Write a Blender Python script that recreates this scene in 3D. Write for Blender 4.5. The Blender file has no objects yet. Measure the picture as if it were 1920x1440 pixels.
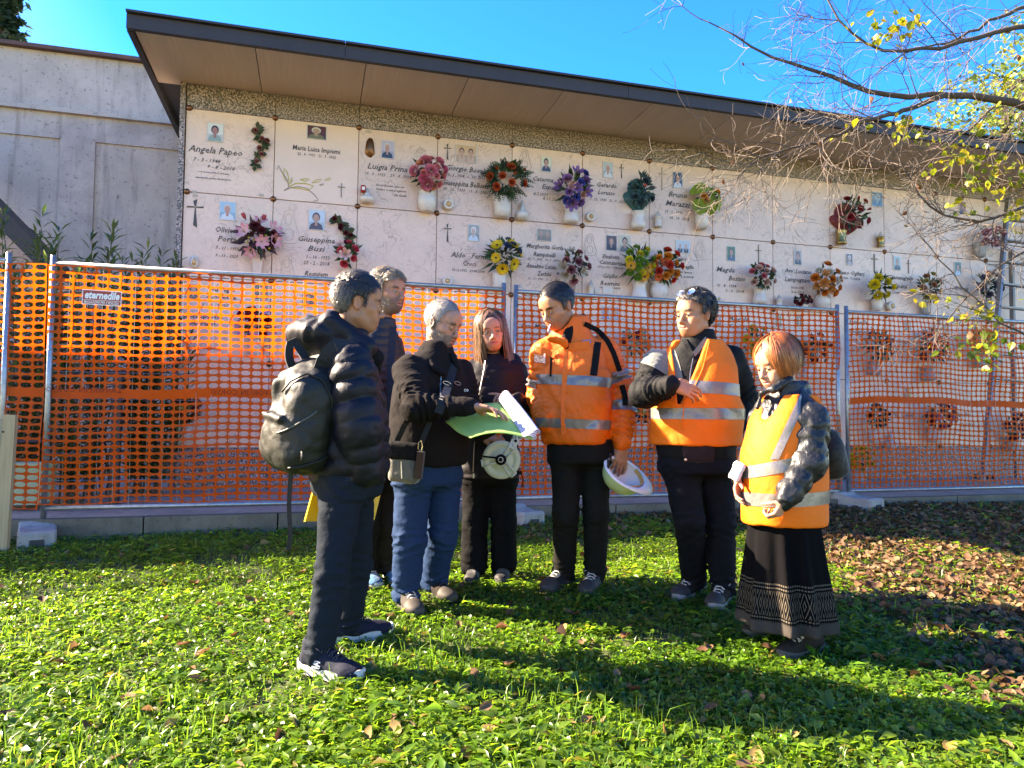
import bpy, bmesh, math, random
import numpy as np
from mathutils import Vector, Matrix, Euler

random.seed(7)
RNG = np.random.default_rng(11)
SC = bpy.context.scene
COL = SC.collection
R = math.radians

# ------------------------------------------------------------------ camera
FPX, PITCH, ROLL, CAMZ = 1340.0, 0.0483, -0.0089, 1.18
cam_data = bpy.data.cameras.new('camera')
cam_data.sensor_width = 36.0
cam_data.lens = FPX / 1920 * 36.0
cam_data.clip_start = 0.05
cam_data.clip_end = 2000
cam = bpy.data.objects.new('camera', cam_data)
COL.objects.link(cam)
_r0, _u0 = Vector((1, 0, 0)), Vector((0, -math.sin(PITCH), math.cos(PITCH)))
_fw = Vector((0, math.cos(PITCH), math.sin(PITCH)))
_c, _s = math.cos(ROLL), math.sin(ROLL)
_rt, _up = _r0 * _c - _u0 * _s, _r0 * _s + _u0 * _c
cam.matrix_world = Matrix(((_rt.x, _up.x, -_fw.x, 0), (_rt.y, _up.y, -_fw.y, 0), (_rt.z, _up.z, -_fw.z, CAMZ), (0, 0, 0, 1)))
SC.camera = cam

# ------------------------------------------------------------------ light
SUN_EL, SUN_DIR = R(30.5), R(-12)      # light travels along SUN_DIR on the ground
world = bpy.data.worlds.new('World')
SC.world = world
world.use_nodes = True
_nt = world.node_tree
_bg = _nt.nodes['Background']
_sky = _nt.nodes.new('ShaderNodeTexSky')
_sky.sky_type = 'NISHITA'
_sky.sun_disc = False
_sky.sun_elevation = SUN_EL
_sky.sun_rotation = math.atan2(-math.cos(SUN_DIR), -math.sin(SUN_DIR))
_sky.air_density = 1.0
_sky.dust_density = 0.6
_sky.ozone_density = 1.6
_hs = _nt.nodes.new('ShaderNodeHueSaturation')
_hs.inputs['Saturation'].default_value = 1.72
_hs.inputs['Hue'].default_value = 0.522
_nt.links.new(_sky.outputs['Color'], _hs.inputs['Color'])
_nt.links.new(_hs.outputs['Color'], _bg.inputs['Color'])
_bg.inputs['Strength'].default_value = 0.105
sun_data = bpy.data.lights.new('sun', 'SUN')
sun_data.energy = 5.0
sun_data.angle = R(0.53)
sun_data.color = (1.0, 0.96, 0.90)
sun = bpy.data.objects.new('sun', sun_data)
COL.objects.link(sun)
sun.rotation_euler = Vector((math.cos(SUN_DIR) * math.cos(SUN_EL), math.sin(SUN_DIR) * math.cos(SUN_EL), -math.sin(SUN_EL))).to_track_quat('-Z', 'Y').to_euler()
sun.location = (-8, 2, 9)
SC.view_settings.view_transform = 'Standard'
SC.view_settings.look = 'None'
SC.view_settings.gamma = 1.0
SC.view_settings.use_curve_mapping = False
SC.view_settings.exposure = 2.95
SC.view_settings.use_white_balance = True      # the phone's warm white balance in open shade
SC.view_settings.white_balance_temperature = 8900
SC.view_settings.white_balance_tint = 14

# ------------------------------------------------------------------ pixel -> place
def ray(px, py):
    x, y = (px - 960) / FPX, (720 - py) / FPX
    x, y = x * _c + y * _s, -x * _s + y * _c
    return np.array([x, math.cos(PITCH) - y * math.sin(PITCH), math.sin(PITCH) + y * math.cos(PITCH)])
CP = np.array([0, 0, CAMZ])
def at(px, py, Y):                       # point seen at a pixel, at distance Y in front of the camera
    d = ray(px, py)
    return CP + d * (Y / d[1])
def on_plane(px, py, n, c):
    d = ray(px, py)
    return CP + d * ((c - CP @ n) / (d @ n))
SLOPE = 0.04                             # the lawn rises gently to the kerb
def gz(x, y):
    return SLOPE * y
def ground(px, py):
    return on_plane(px, py, np.array([0, -SLOPE, 1.0]), 0.0)

# ------------------------------------------------------------------ mesh helpers
WL = {}
def mesh_np(name, V, F, smooth=False):
    """F: array (n,3), (n,4) or a list of polygons."""
    me = bpy.data.meshes.new(name)
    V = np.asarray(V, np.float32)
    if isinstance(F, np.ndarray) and F.ndim == 2:
        n, m = F.shape
        loops = F.astype(np.int32).ravel()
        starts = np.arange(0, n * m, m, dtype=np.int32)
    else:
        lens = np.array([len(f) for f in F], np.int32)
        loops = np.fromiter((i for f in F for i in f), np.int32)
        starts = np.concatenate([[0], np.cumsum(lens)[:-1]]).astype(np.int32) if len(lens) else np.zeros(0, np.int32)
        n = len(lens)
    me.vertices.add(len(V)); me.vertices.foreach_set('co', V.ravel())
    me.loops.add(len(loops)); me.loops.foreach_set('vertex_index', loops)
    me.polygons.add(n); me.polygons.foreach_set('loop_start', starts)
    me.update(calc_edges=True)
    me.polygons.foreach_set('use_smooth', np.full(n, bool(smooth)))
    me.validate()
    return me
def set_col(me, C):
    C = np.asarray(C, np.float32)
    if C.shape[1] == 3:
        C = np.c_[C, np.ones(len(C), np.float32)]
    a = me.color_attributes.new('Col', 'FLOAT_COLOR', 'POINT')
    a.data.foreach_set('color', C.ravel())
def link(name, me, mats, parent=None):
    o = bpy.data.objects.new(name, me)
    COL.objects.link(o)
    if mats is not None and len(me.materials) == 0:
        for m in (mats if isinstance(mats, (list, tuple)) else [mats]):
            me.materials.append(m)
    if parent is not None:
        o.parent = parent
    return o
def mk(name, V, F, mats, parent=None, smooth=False, col=None):
    """world-space verts; kept in the parent's translated frame"""
    V = np.asarray(V, float)
    if parent is not None and parent.name in WL:
        V = V - WL[parent.name]
    me = mesh_np(name, V, F, smooth)
    if col is not None:
        set_col(me, col)
    o = link(name, me, mats, parent)
    if parent is not None and parent.name in WL:
        WL[o.name] = WL[parent.name]
    return o
def tag(o, label=None, cat=None, group=None, kind=None):
    if label: o['label'] = label
    if cat: o['category'] = cat
    if group: o['group'] = group
    if kind: o['kind'] = kind
    return o
def thing(name, label, cat, loc=(0, 0, 0), group=None, rotz=0):
    o = bpy.data.objects.new(name, None)
    o.empty_display_size = 0.1
    COL.objects.link(o)
    o.location = loc
    o.rotation_euler = (0, 0, rotz)
    if not rotz: WL[o.name] = np.array(loc, float)
    return tag(o, label, cat, group)

class MB:
    """collects shapes into one mesh"""
    def __init__(s): s.V, s.F, s.C, s.n, s.M = [], [], [], 0, []
    def add(s, V, F, c=None, m=0):
        V = np.asarray(V, float)
        s.V.append(V)
        for f in F: s.F.append([int(i) + s.n for i in f])
        s.M += [m] * len(F)
        if c is not None: s.C.append(np.tile(np.asarray(c, float)[:3], (len(V), 1)))
        s.n += len(V)
    def box(s, c, size, rot=None, col=None, m=0, taper=1.0):
        hx, hy, hz = [v / 2 for v in size]
        V = np.array([[x * (taper if z > 0 else 1), y * (taper if z > 0 else 1), z] for z in (-hz, hz) for x, y in ((-hx, -hy), (hx, -hy), (hx, hy), (-hx, hy))])
        if rot is not None: V = V @ np.asarray(rot).T
        s.add(V + np.asarray(c), [(3, 2, 1, 0), (4, 5, 6, 7), (0, 1, 5, 4), (1, 2, 6, 5), (2, 3, 7, 6), (3, 0, 4, 7)], col, m)
    def tube(s, pts, r, n=6, col=None, m=0, cap=True):
        pts = np.asarray(pts, float)
        r = np.broadcast_to(np.asarray(r, float), (len(pts),))
        T = np.gradient(pts, axis=0)
        T /= np.linalg.norm(T, axis=1)[:, None] + 1e-12
        up = np.array([0, 0, 1.0]) if abs(T[0][2]) < 0.9 else np.array([1.0, 0, 0])
        V = []
        for p, t, q in zip(pts, T, r):
            a = np.cross(t, up); a /= np.linalg.norm(a) + 1e-12
            b = np.cross(a, t); up = b
            for k in range(n):
                w = 2 * math.pi * k / n
                V.append(p + q * (a * math.cos(w) + b * math.sin(w)))
        F = []
        for i in range(len(pts) - 1):
            for k in range(n):
                F.append((i * n + k, i * n + (k + 1) % n, (i + 1) * n + (k + 1) % n, (i + 1) * n + k))
        if cap:
            F.append(tuple(range(n - 1, -1, -1))); F.append(tuple((len(pts) - 1) * n + k for k in range(n)))
        s.add(V, F, col, m)
    def lathe(s, prof, n=16, c=(0, 0, 0), sx=1, sy=1, col=None, m=0, rot=None):
        V, F = [], []
        for r, z in prof:
            for k in range(n):
                w = 2 * math.pi * k / n
                V.append((r * sx * math.cos(w), r * sy * math.sin(w), z))
        for i in range(len(prof) - 1):
            for k in range(n):
                F.append((i * n + k, i * n + (k + 1) % n, (i + 1) * n + (k + 1) % n, (i + 1) * n + k))
        V = np.array(V)
        if rot is not None: V = V @ np.asarray(rot).T
        s.add(V + np.asarray(c), F, col, m)
    def mesh(s, name, smooth=False):
        me = mesh_np(name, np.concatenate(s.V), s.F, smooth)
        if s.C and sum(len(c) for c in s.C) == s.n: set_col(me, np.concatenate(s.C))
        if any(s.M): me.polygons.foreach_set('material_index', np.array(s.M, np.int32))
        return me
    def obj(s, name, mats, parent=None, smooth=False):
        V = np.concatenate(s.V)
        if parent is not None and parent.name in WL:
            s.V = [V - WL[parent.name]]
        o = link(name, s.mesh(name, smooth), mats, parent)
        if parent is not None and parent.name in WL: WL[o.name] = WL[parent.name]
        return o
def rotm(rx=0, ry=0, rz=0):
    return np.array(Euler((rx, ry, rz)).to_matrix())
def frame(x, y, z):
    return np.array([x, y, z], float).T
def unit(v):
    v = np.asarray(v, float); return v / (np.linalg.norm(v) + 1e-12)

# ------------------------------------------------------------------ materials
def mat(name, base=(0.5, 0.5, 0.5), rough=0.6, spec=0.4, metal=0.0, var=None, bump=None, attr=False, rnd=0.0, transl=0.0, tgain=1.0, sheen=0.0, stops=None, coord='Object', coat=0.0, var2=None):
    """var=(scale, second colour, contrast); bump=(scale, strength, detail); stops: list for a ramp"""
    m = bpy.data.materials.new(name); m.use_nodes = True
    nt = m.node_tree; N, L = nt.nodes, nt.links
    b = N['Principled BSDF']; out = N['Material Output']
    tc = N.new('ShaderNodeTexCoord')
    src = None
    if attr:
        a = N.new('ShaderNodeAttribute'); a.attribute_name = 'Col'; src = a.outputs['Color']
    def mix(a, bb, fac, mode='MIX'):
        x = N.new('ShaderNodeMix'); x.data_type = 'RGBA'; x.blend_type = mode
        for i, v in (('A', a), ('B', bb)):
            s = [q for q in x.inputs if q.name == i and q.type == 'RGBA'][0]
            if isinstance(v, tuple): s.default_value = (*v[:3], 1)
            else: L.new(v, s)
        if isinstance(fac, (int, float)): x.inputs[0].default_value = fac
        else: L.new(fac, x.inputs[0])
        return [q for q in x.outputs if q.type == 'RGBA'][0]
    def noise(scale, detail=4, rough_=0.6, dist=0.0):
        n = N.new('ShaderNodeTexNoise'); n.inputs['Scale'].default_value = scale if not isinstance(scale, tuple) else 1.0
        n.inputs['Detail'].default_value = detail; n.inputs['Roughness'].default_value = rough_; n.inputs['Distortion'].default_value = dist
        if isinstance(scale, tuple):
            mp = N.new('ShaderNodeMapping'); mp.inputs['Scale'].default_value = scale
            L.new(tc.outputs[coord], mp.inputs['Vector']); L.new(mp.outputs['Vector'], n.inputs['Vector'])
        else:
            L.new(tc.outputs[coord], n.inputs['Vector'])
        return n.outputs['Fac']
    def ramp(f, lo, hi):
        r = N.new('ShaderNodeMapRange'); r.inputs['From Min'].default_value = lo; r.inputs['From Max'].default_value = hi
        L.new(f, r.inputs['Value']); return r.outputs['Result']
    cur = src if src is not None else base
    for vv in (var, var2):
        if vv:
            sc, c2, w = vv[:3]
            f = ramp(noise(sc, vv[3] if len(vv) > 3 else 5), 0.5 - w, 0.5 + w)
            if src is not None and isinstance(c2, (int, float)):
                cur = mix(cur, mix(cur, (c2, c2, c2), 1.0, 'MULTIPLY'), f)
            else:
                cur = mix(cur, c2, f)
    if rnd:
        oi = N.new('ShaderNodeObjectInfo')
        hv = N.new('ShaderNodeHueSaturation')
        mr = N.new('ShaderNodeMapRange'); mr.inputs['To Min'].default_value = 1 - rnd; mr.inputs['To Max'].default_value = 1 + rnd
        L.new(oi.outputs['Random'], mr.inputs['Value']); L.new(mr.outputs['Result'], hv.inputs['Value'])
        if isinstance(cur, tuple): hv.inputs['Color'].default_value = (*cur, 1)
        else: L.new(cur, hv.inputs['Color'])
        cur = hv.outputs['Color']
    if isinstance(cur, tuple): b.inputs['Base Color'].default_value = (*cur[:3], 1)
    else: L.new(cur, b.inputs['Base Color'])
    b.inputs['Roughness'].default_value = rough
    b.inputs['Specular IOR Level'].default_value = spec
    b.inputs['Metallic'].default_value = metal
    if sheen:
        b.inputs['Sheen Weight'].default_value = sheen; b.inputs['Sheen Roughness'].default_value = 0.4
    if coat:
        b.inputs['Coat Weight'].default_value = coat; b.inputs['Coat Roughness'].default_value = 0.2
    if bump:
        h = noise(bump[0], bump[2] if len(bump) > 2 else 4)
        bp = N.new('ShaderNodeBump'); bp.inputs['Strength'].default_value = bump[1]; bp.inputs['Distance'].default_value = bump[3] if len(bump) > 3 else 0.01
        L.new(h, bp.inputs['Height']); L.new(bp.outputs['Normal'], b.inputs['Normal'])
    if transl:
        t = N.new('ShaderNodeBsdfTranslucent')
        if isinstance(cur, tuple): t.inputs['Color'].default_value = (*cur[:3], 1)
        elif tgain != 1: L.new(mix(cur, (tgain, tgain, tgain * .8), 1.0, 'MULTIPLY'), t.inputs['Color'])
        else: L.new(cur, t.inputs['Color'])
        x = N.new('ShaderNodeMixShader'); x.inputs[0].default_value = transl
        L.new(b.outputs['BSDF'], x.inputs[1]); L.new(t.outputs['BSDF'], x.inputs[2])
        L.new(x.outputs['Shader'], out.inputs['Surface'])
    m['_n'] = 1
    return m
# ------------------------------------------------------------------ the columbarium
TH = 0.2718
WO = np.array([-3.3259, 7.1011, 0.0])
WE = np.array([math.cos(TH), math.sin(TH), 0.0])          # along the wall
WN = np.array([math.sin(TH), -math.cos(TH), 0.0])         # out of the wall
UZ = np.array([0, 0, 1.0])
SW, SH, Z0 = 0.8578, 0.86, 3.118 + CAMZ                   # slab width, height, top of the slabs
WC = WN @ WO
WR = frame(WE, UZ, WN)                                    # text frame: x along, y up, z out
WB = frame(WE, -WN, UZ)                                   # box frame: x along, y into the wall, z up
def wp(s, z, off=0.0): return WO + WE * s + UZ * z + WN * off
def wall_px(px, py, off=0.0):
    """pixel -> (s, z) on a plane lying off in front of the wall"""
    p = on_plane(px, py, WN, WC + off)
    return float((p - WO) @ WE), float(p[2])

def marble_mat(name, base, vein, rough=0.35, sc=5.0):
    m = bpy.data.materials.new(name); m.use_nodes = True
    nt = m.node_tree; N, L = nt.nodes, nt.links; b = N['Principled BSDF']
    tc = N.new('ShaderNodeTexCoord'); oi = N.new('ShaderNodeObjectInfo')
    ad = N.new('ShaderNodeVectorMath'); ad.operation = 'ADD'
    ml = N.new('ShaderNodeVectorMath'); ml.operation = 'SCALE'; ml.inputs['Scale'].default_value = 37.0
    cb = N.new('ShaderNodeCombineXYZ')
    for k in 'XYZ': L.new(oi.outputs['Random'], cb.inputs[k])
    L.new(cb.outputs['Vector'], ml.inputs[0]); L.new(tc.outputs['Object'], ad.inputs[0]); L.new(ml.outputs['Vector'], ad.inputs[1])
    def noise(scale, det, dist=0):
        n = N.new('ShaderNodeTexNoise'); n.inputs['Scale'].default_value = scale; n.inputs['Detail'].default_value = det; n.inputs['Distortion'].default_value = dist
        L.new(ad.outputs['Vector'], n.inputs['Vector']); return n.outputs['Fac']
    def mp(f, a, b_, c, d):
        r = N.new('ShaderNodeMapRange'); 
        for k, v in zip(('From Min', 'From Max', 'To Min', 'To Max'), (a, b_, c, d)): r.inputs[k].default_value = v
        L.new(f, r.inputs['Value']); return r.outputs['Result']
    def mth(op, a, b_=None):
        x = N.new('ShaderNodeMath'); x.operation = op
        for i, v in enumerate((a, b_)):
            if v is None: continue
            if isinstance(v, (int, float)): x.inputs[i].default_value = v
            else: L.new(v, x.inputs[i])
        return x.outputs[0]
    def mix(a, b_, f):
        x = N.new('ShaderNodeMix'); x.data_type = 'RGBA'
        ia = [q for q in x.inputs if q.type == 'RGBA']
        for s, v in zip(ia, (a, b_)):
            if isinstance(v, tuple): s.default_value = (*v, 1)
            else: L.new(v, s)
        L.new(f, x.inputs[0]); return [q for q in x.outputs if q.type == 'RGBA'][0]
    n1 = noise(sc, 9, 1.6)
    v1 = mp(mth('ABSOLUTE', mth('SUBTRACT', n1, 0.5)), 0.0, 0.022, 1.0, 0.0)
    n2 = noise(sc * 2.6, 8, 2.2)
    v2 = mp(mth('ABSOLUTE', mth('SUBTRACT', n2, 0.47)), 0.0, 0.018, 0.7, 0.0)
    msk = mp(noise(sc * 0.6, 3), 0.42, 0.62, 0.0, 1.0)
    vv = mth('MULTIPLY', mth('MAXIMUM', v1, v2), mp(msk, 0, 1, 0.25, 1.0))
    cl = mix(base, tuple(c * 0.91 for c in base), mp(noise(sc * 1.3, 6), 0.35, 0.68, 0, 1))
    sp = mp(noise(sc * 14, 3), 0.66, 0.74, 0, 0.6)
    c = mix(mix(cl, vein, vv), vein, sp)
    hv = N.new('ShaderNodeHueSaturation')
    rr = mp(oi.outputs['Random'], 0, 1, 0.93, 1.06); L.new(rr, hv.inputs['Value']); L.new(c, hv.inputs['Color'])
    L.new(hv.outputs['Color'], b.inputs['Base Color'])
    b.inputs['Roughness'].default_value = rough
    return m
def granite_mat(name, bright=1.0):
    m = bpy.data.materials.new(name); m.use_nodes = True
    nt = m.node_tree; N, L = nt.nodes, nt.links; b = N['Principled BSDF']
    tc = N.new('ShaderNodeTexCoord'); oi = N.new('ShaderNodeObjectInfo')
    mpn = N.new('ShaderNodeMapping'); L.new(tc.outputs['Object'], mpn.inputs['Vector']); L.new(oi.outputs['Random'], mpn.inputs['Location'])
    n = N.new('ShaderNodeTexNoise'); n.inputs['Scale'].default_value = 62; n.inputs['Detail'].default_value = 3; n.inputs['Roughness'].default_value = 0.65
    L.new(mpn.outputs['Vector'], n.inputs['Vector'])
    r = N.new('ShaderNodeValToRGB'); e = r.color_ramp.elements
    e[0].position, e[0].color = 0.40, (0.035 * bright, 0.031 * bright, 0.029 * bright, 1)
    e[1].position, e[1].color = 0.62, (0.52 * bright, 0.39 * bright, 0.385 * bright, 1)
    x = e.new(0.47); x.color = (0.14 * bright, 0.125 * bright, 0.115 * bright, 1)
    x = e.new(0.54); x.color = (0.28 * bright, 0.21 * bright, 0.205 * bright, 1)
    L.new(n.outputs['Fac'], r.inputs['Fac']); L.new(r.outputs['Color'], b.inputs['Base Color'])
    b.inputs['Roughness'].default_value = 0.55
    return m
def concrete_mat(name, c1, c2, stain, scale=1.2, coord='Object'):
    m = bpy.data.materials.new(name); m.use_nodes = True
    nt = m.node_tree; N, L = nt.nodes, nt.links; b = N['Principled BSDF']
    tc = N.new('ShaderNodeTexCoord')
    def noise(scale, det, rg=0.65):
        n = N.new('ShaderNodeTexNoise'); n.inputs['Detail'].default_value = det; n.inputs['Roughness'].default_value = rg
        mp = N.new('ShaderNodeMapping'); mp.inputs['Scale'].default_value = scale if isinstance(scale, tuple) else (scale,) * 3
        L.new(tc.outputs[coord], mp.inputs['Vector']); L.new(mp.outputs['Vector'], n.inputs['Vector'])
        n.inputs['Scale'].default_value = 1.0; return n.outputs['Fac']
    def mp(f, a, b_, c=0.0, d=1.0):
        r = N.new('ShaderNodeMapRange')
        for k, v in zip(('From Min', 'From Max', 'To Min', 'To Max'), (a, b_, c, d)): r.inputs[k].default_value = v
        L.new(f, r.inputs['Value']); return r.outputs['Result']
    def mix(a, b_, f):
        x = N.new('ShaderNodeMix'); x.data_type = 'RGBA'
        ia = [q for q in x.inputs if q.type == 'RGBA']
        for s, v in zip(ia, (a, b_)):
            if isinstance(v, tuple): s.default_value = (*v, 1)
            else: L.new(v, s)
        L.new(f, x.inputs[0]); return [q for q in x.outputs if q.type == 'RGBA'][0]
    c = mix(c1, c2, mp(noise(scale * 2, 8), 0.36, 0.66))
    c = mix(c, stain, mp(noise((9.0, 9.0, 0.9), 6), 0.54, 0.78, 0, 0.6))
    c = mix(c, stain, mp(noise(26, 4), 0.60, 0.68, 0, 0.7))
    c = mix(c, tuple(v * 1.25 for v in c1), mp(noise(90, 3), 0.60, 0.70, 0, 0.5))
    L.new(c, b.inputs['Base Color']); b.inputs['Roughness'].default_value = 0.9; b.inputs['Specular IOR Level'].default_value = 0.2
    bp = N.new('ShaderNodeBump'); bp.inputs['Strength'].default_value = 0.5; bp.inputs['Distance'].default_value = 0.008
    L.new(noise(70, 5), bp.inputs['Height']); L.new(bp.outputs['Normal'], b.inputs['Normal'])
    return m

M_MARBLE = marble_mat('veined pale marble', (0.72, 0.51, 0.415), (0.40, 0.27, 0.21))
M_MARBLE_PLAIN = marble_mat('smooth cream marble', (0.75, 0.54, 0.43), (0.67, 0.48, 0.38), 0.3, 2.0)
M_GRANITE = granite_mat('speckled granite')
M_BRONZE = mat('bronze stud', (0.28, 0.13, 0.07), 0.35, metal=0.9, var=(30, (0.12, 0.06, 0.04), 0.15))
M_SOFFIT = mat('beige soffit board', (0.60, 0.45, 0.375), 0.8, var=((3.5, 0.6, 1), (0.47, 0.35, 0.285), 0.22), var2=((40, 2.0, 1), (0.50, 0.37, 0.305), 0.12))
M_FASCIA = mat('dark brown sheet metal', (0.026, 0.020, 0.021), 0.55, var=(4, (0.036, 0.028, 0.028), 0.25))
M_JOINT = mat('dark joint', (0.05, 0.043, 0.04), 0.9)
M_SIDE = mat('pale render', (0.55, 0.53, 0.48), 0.9, var=(3, (0.42, 0.41, 0.38), 0.2))
M_INK = mat('dark engraved lettering', (0.06, 0.052, 0.048), 0.5)
M_INK_GREY = mat('grey engraved line', (0.16, 0.14, 0.13), 0.6)
M_INK_FAINT = mat('faint engraved line', (0.40, 0.33, 0.29), 0.6)
M_GOLD = mat('gilded line', (0.45, 0.36, 0.06), 0.4)

Z_TOP = wall_px(340, 155)[1]
Z_GB = Z0 - 4 * SH                        # top of the granite plinth
Z_BASE = 0.44
NU = 13
L_WALL = NU * SW + 0.6
colum = thing('columbarium', 'long columbarium with rows of veined marble niche slabs under a flat dark edged roof', 'columbarium', tuple(wp(0, Z_BASE)))
colum['kind'] = 'thing'
# core and roof
mb = MB()
depth = 3.4
mb.box(wp(L_WALL / 2 - 0.01, (Z_BASE + Z_TOP) / 2 - 0.1, -0.045 - depth / 2), (L_WALL, depth, Z_TOP - Z_BASE + 0.2), WB)
mb.obj('wall_core', M_JOINT, colum)
mb = MB(); mb.box(wp(-0.035, (Z_BASE + Z_TOP) / 2 - 0.1, -0.05 - depth / 2), (0.03, depth, Z_TOP - Z_BASE + 0.19), WB)
mb.obj('side_wall', M_SIDE, colum)
mb = MB(); mb.box(wp(-0.03, (Z_BASE + Z_TOP) / 2, -0.012), (0.05, 0.07, Z_TOP - Z_BASE), WB)
mb.obj('corner_trim', M_GRANITE, colum)
# roof: soffit panels, fascia, deck
OVER = 0.98; SO0 = -0.33; Z_SOF = Z_TOP + 0.002; SOFL = L_WALL + 1.5
FASH = 0.125
mb = MB(); mb.box(wp(SO0 + SOFL / 2, Z_SOF + 0.11, (OVER - depth) / 2), (SOFL - 0.10, OVER + depth - 0.10, 0.12), WB); mb.obj('roof', M_FASCIA, colum)
pw = 1.0
sp_me = None
for i in range(int(SOFL / pw)):
    a = SO0 + 0.05 + i * pw
    sp_ = MB(); sp_.box((0, 0, 0), (pw - 0.008, OVER + 0.03, 0.03))
    if sp_me is None: sp_me = sp_.mesh('soffit_panel')
    o = link('soffit_panel', sp_me, M_SOFFIT, colum)
    o.location = Vector(wp(a + pw / 2 + (0.4 if i else 0.4) - 0.4, Z_SOF + 0.018 + random.uniform(-.002, .002), OVER / 2 - 0.05)) - colum.location
    o.rotation_euler = (0, 0, TH)
def fascia(a, b):
    f = MB(); f.box(wp((a + b) / 2, Z_SOF + FASH / 2 - 0.02, OVER + 0.015), (b - a - 0.004, 0.05, FASH), WB)
    f.box(wp((a + b) / 2, Z_SOF + FASH - 0.005, OVER + 0.03), (b - a - 0.004, 0.09, 0.02), WB)
    f.obj('fascia', M_FASCIA, colum)
for a, b in ((SO0, 1.52), (1.52, 4.4), (4.4, 7.3), (7.3, 10.2), (10.2, SO0 + SOFL)): fascia(a, b)
f = MB(); f.box(wp(SO0 + 0.02, Z_SOF + FASH / 2 - 0.02, (OVER - depth) / 2 - 0.02), (0.05, OVER + depth, FASH), WB)
f.obj('fascia', M_FASCIA, colum)
# granite band and plinth panels
for i in range(NU):
    for za, zb, off in ((Z0 + 0.002, Z_TOP - 0.002, 0.0), (Z_BASE, Z_GB - 0.002, 0.004)):
        g = MB(); g.box((0, 0, 0), (SW - 0.005, 0.04, zb - za))
        o = link('granite_panel', g.mesh('granite_panel'), M_GRANITE, colum)
        o.location = Vector(wp((i + .5) * SW, (za + zb) / 2, -0.02 + off + random.uniform(-.001, .001))) - colum.location
        o.rotation_euler = (0, 0, TH)
# marble slabs
def bevel_box(name, sx, sy, sz, bev):
    bm = bmesh.new(); bmesh.ops.create_cube(bm, size=1)
    bmesh.ops.scale(bm, vec=(sx, sy, sz), verts=bm.verts)
    bmesh.ops.bevel(bm, geom=bm.edges[:], offset=bev, segments=1, affect='EDGES')
    me = bpy.data.meshes.new(name); bm.to_mesh(me); bm.free(); return me
slab_me = bevel_box('marble_slab', SW - 0.006, 0.03, SH - 0.006, 0.003)
slab_me2 = slab_me.copy()
slab_me.materials.append(M_MARBLE); slab_me2.materials.append(M_MARBLE_PLAIN)
SLABS = {}
for u in range(NU):
    for v in range(4):
        plain = (u, v) in ((1, 0),)
        o = link('marble_slab', slab_me2 if plain else slab_me, None, colum)
        off = random.uniform(-.0015, .0015)
        pos = wp((u + .5) * SW, Z0 - (v + .5) * SH, -0.015 + off)
        o.location = Vector(pos) - colum.location
        o.rotation_euler = (0, 0, TH)
        SLABS[u, v] = (o, pos)
SLABFRONT = 0.0015
def slab_child(name, V, F, mats, u, v, smooth=False):
    """world verts -> sub-part of slab (u, v)"""
    so, pos = SLABS[u, v]
    Vl = (np.asarray(V, float) - pos) @ WB
    return link(name, mesh_np(name, Vl, F, smooth), mats, so)
def slab_of(px, py):
    s, z = wall_px(px, py)
    return min(NU - 1, max(0, int(s // SW))), min(3, max(0, int((Z0 - z) // SH)))
# studs
bs = MB(); bs.lathe([(0.0001, 0.026), (0.012, 0.025), (0.024, 0.018), (0.030, 0.006), (0.032, -0.004)], 14)
bs.lathe([(0.006, 0.0268), (0.011, 0.0265), (0.0115, 0.0255)], 10)
stud_me = bs.mesh('bronze_stud', True); stud_me.materials.append(M_BRONZE)
for u in range(NU + 1):
    for v in range(5):
        if (u, v) in ((8, 0), (10, 0)): continue
        o = link('bronze_stud', stud_me, None, colum)
        o.matrix_local = Matrix.Translation(Vector(wp(u * SW + (0.03 if u == 0 else 0), Z0 - v * SH, 0.003)) - colum.location) @ Matrix(WR).to_4x4()

# ------------------------------------------------------------------ old concrete wall at the left
M_CONC = concrete_mat('weathered concrete', (0.47, 0.385, 0.355), (0.33, 0.27, 0.25), (0.09, 0.075, 0.068))
M_CONC_D = concrete_mat('stained concrete', (0.47, 0.385, 0.355), (0.37, 0.305, 0.28), (0.09, 0.075, 0.068))
M_COPING = mat('rusty coping', (0.16, 0.06, 0.045), 0.7, var=(6, (0.07, 0.045, 0.04), 0.2))
SB = -1.5
def lw(px, py, off=SB): return wall_px(px, py, off)
cwall = thing('concrete_wall', 'old stained concrete boundary wall with recessed panels left of the columbarium', 'wall', tuple(wp(-3, 0.3, SB)))
zt = lw(140, 93)[1]; zc = lw(140, 209)[1]; zb2 = lw(250, 266)[1]
s0, s1 = -9.0, 0.0 - 0.06
x_p0, x_p1 = lw(110, 330)[0], lw(176, 330)[0]
mb = MB(); mb.box(wp((s0 + s1) / 2, zt / 2, SB - 0.225), (s1 - s0, 0.36, zt - 0.06), WB); mb.obj('panel', M_CONC_D, cwall)
mb = MB(); mb.box(wp((s0 + s1) / 2, (zc + zt) / 2 - 0.02, SB - 0.22), (s1 - s0 - 0.01, 0.30, zt - zc - 0.04), WB); mb.obj('upper_band', M_CONC, cwall)
mb = MB(); mb.box(wp((s0 + s1) / 2, (zc + zb2) / 2 - 0.03, SB - 0.19), (s1 - s0 - 0.02, 0.34, zc - zb2 + 0.02), WB); mb.obj('beam', M_CONC, cwall)
mb = MB(); mb.box(wp((s0 + s1) / 2, zc - 0.01, SB - 0.13), (s1 - s0 - 0.005, 0.34, 0.05), WB); mb.obj('ledge', M_CONC_D, cwall)
mb = MB(); mb.box(wp((s0 + s1) / 2, zt - 0.02, SB - 0.2), (s1 - s0, 0.46, 0.045), WB); mb.obj('coping', M_COPING, cwall)
wpl = x_p1 - x_p0
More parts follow.
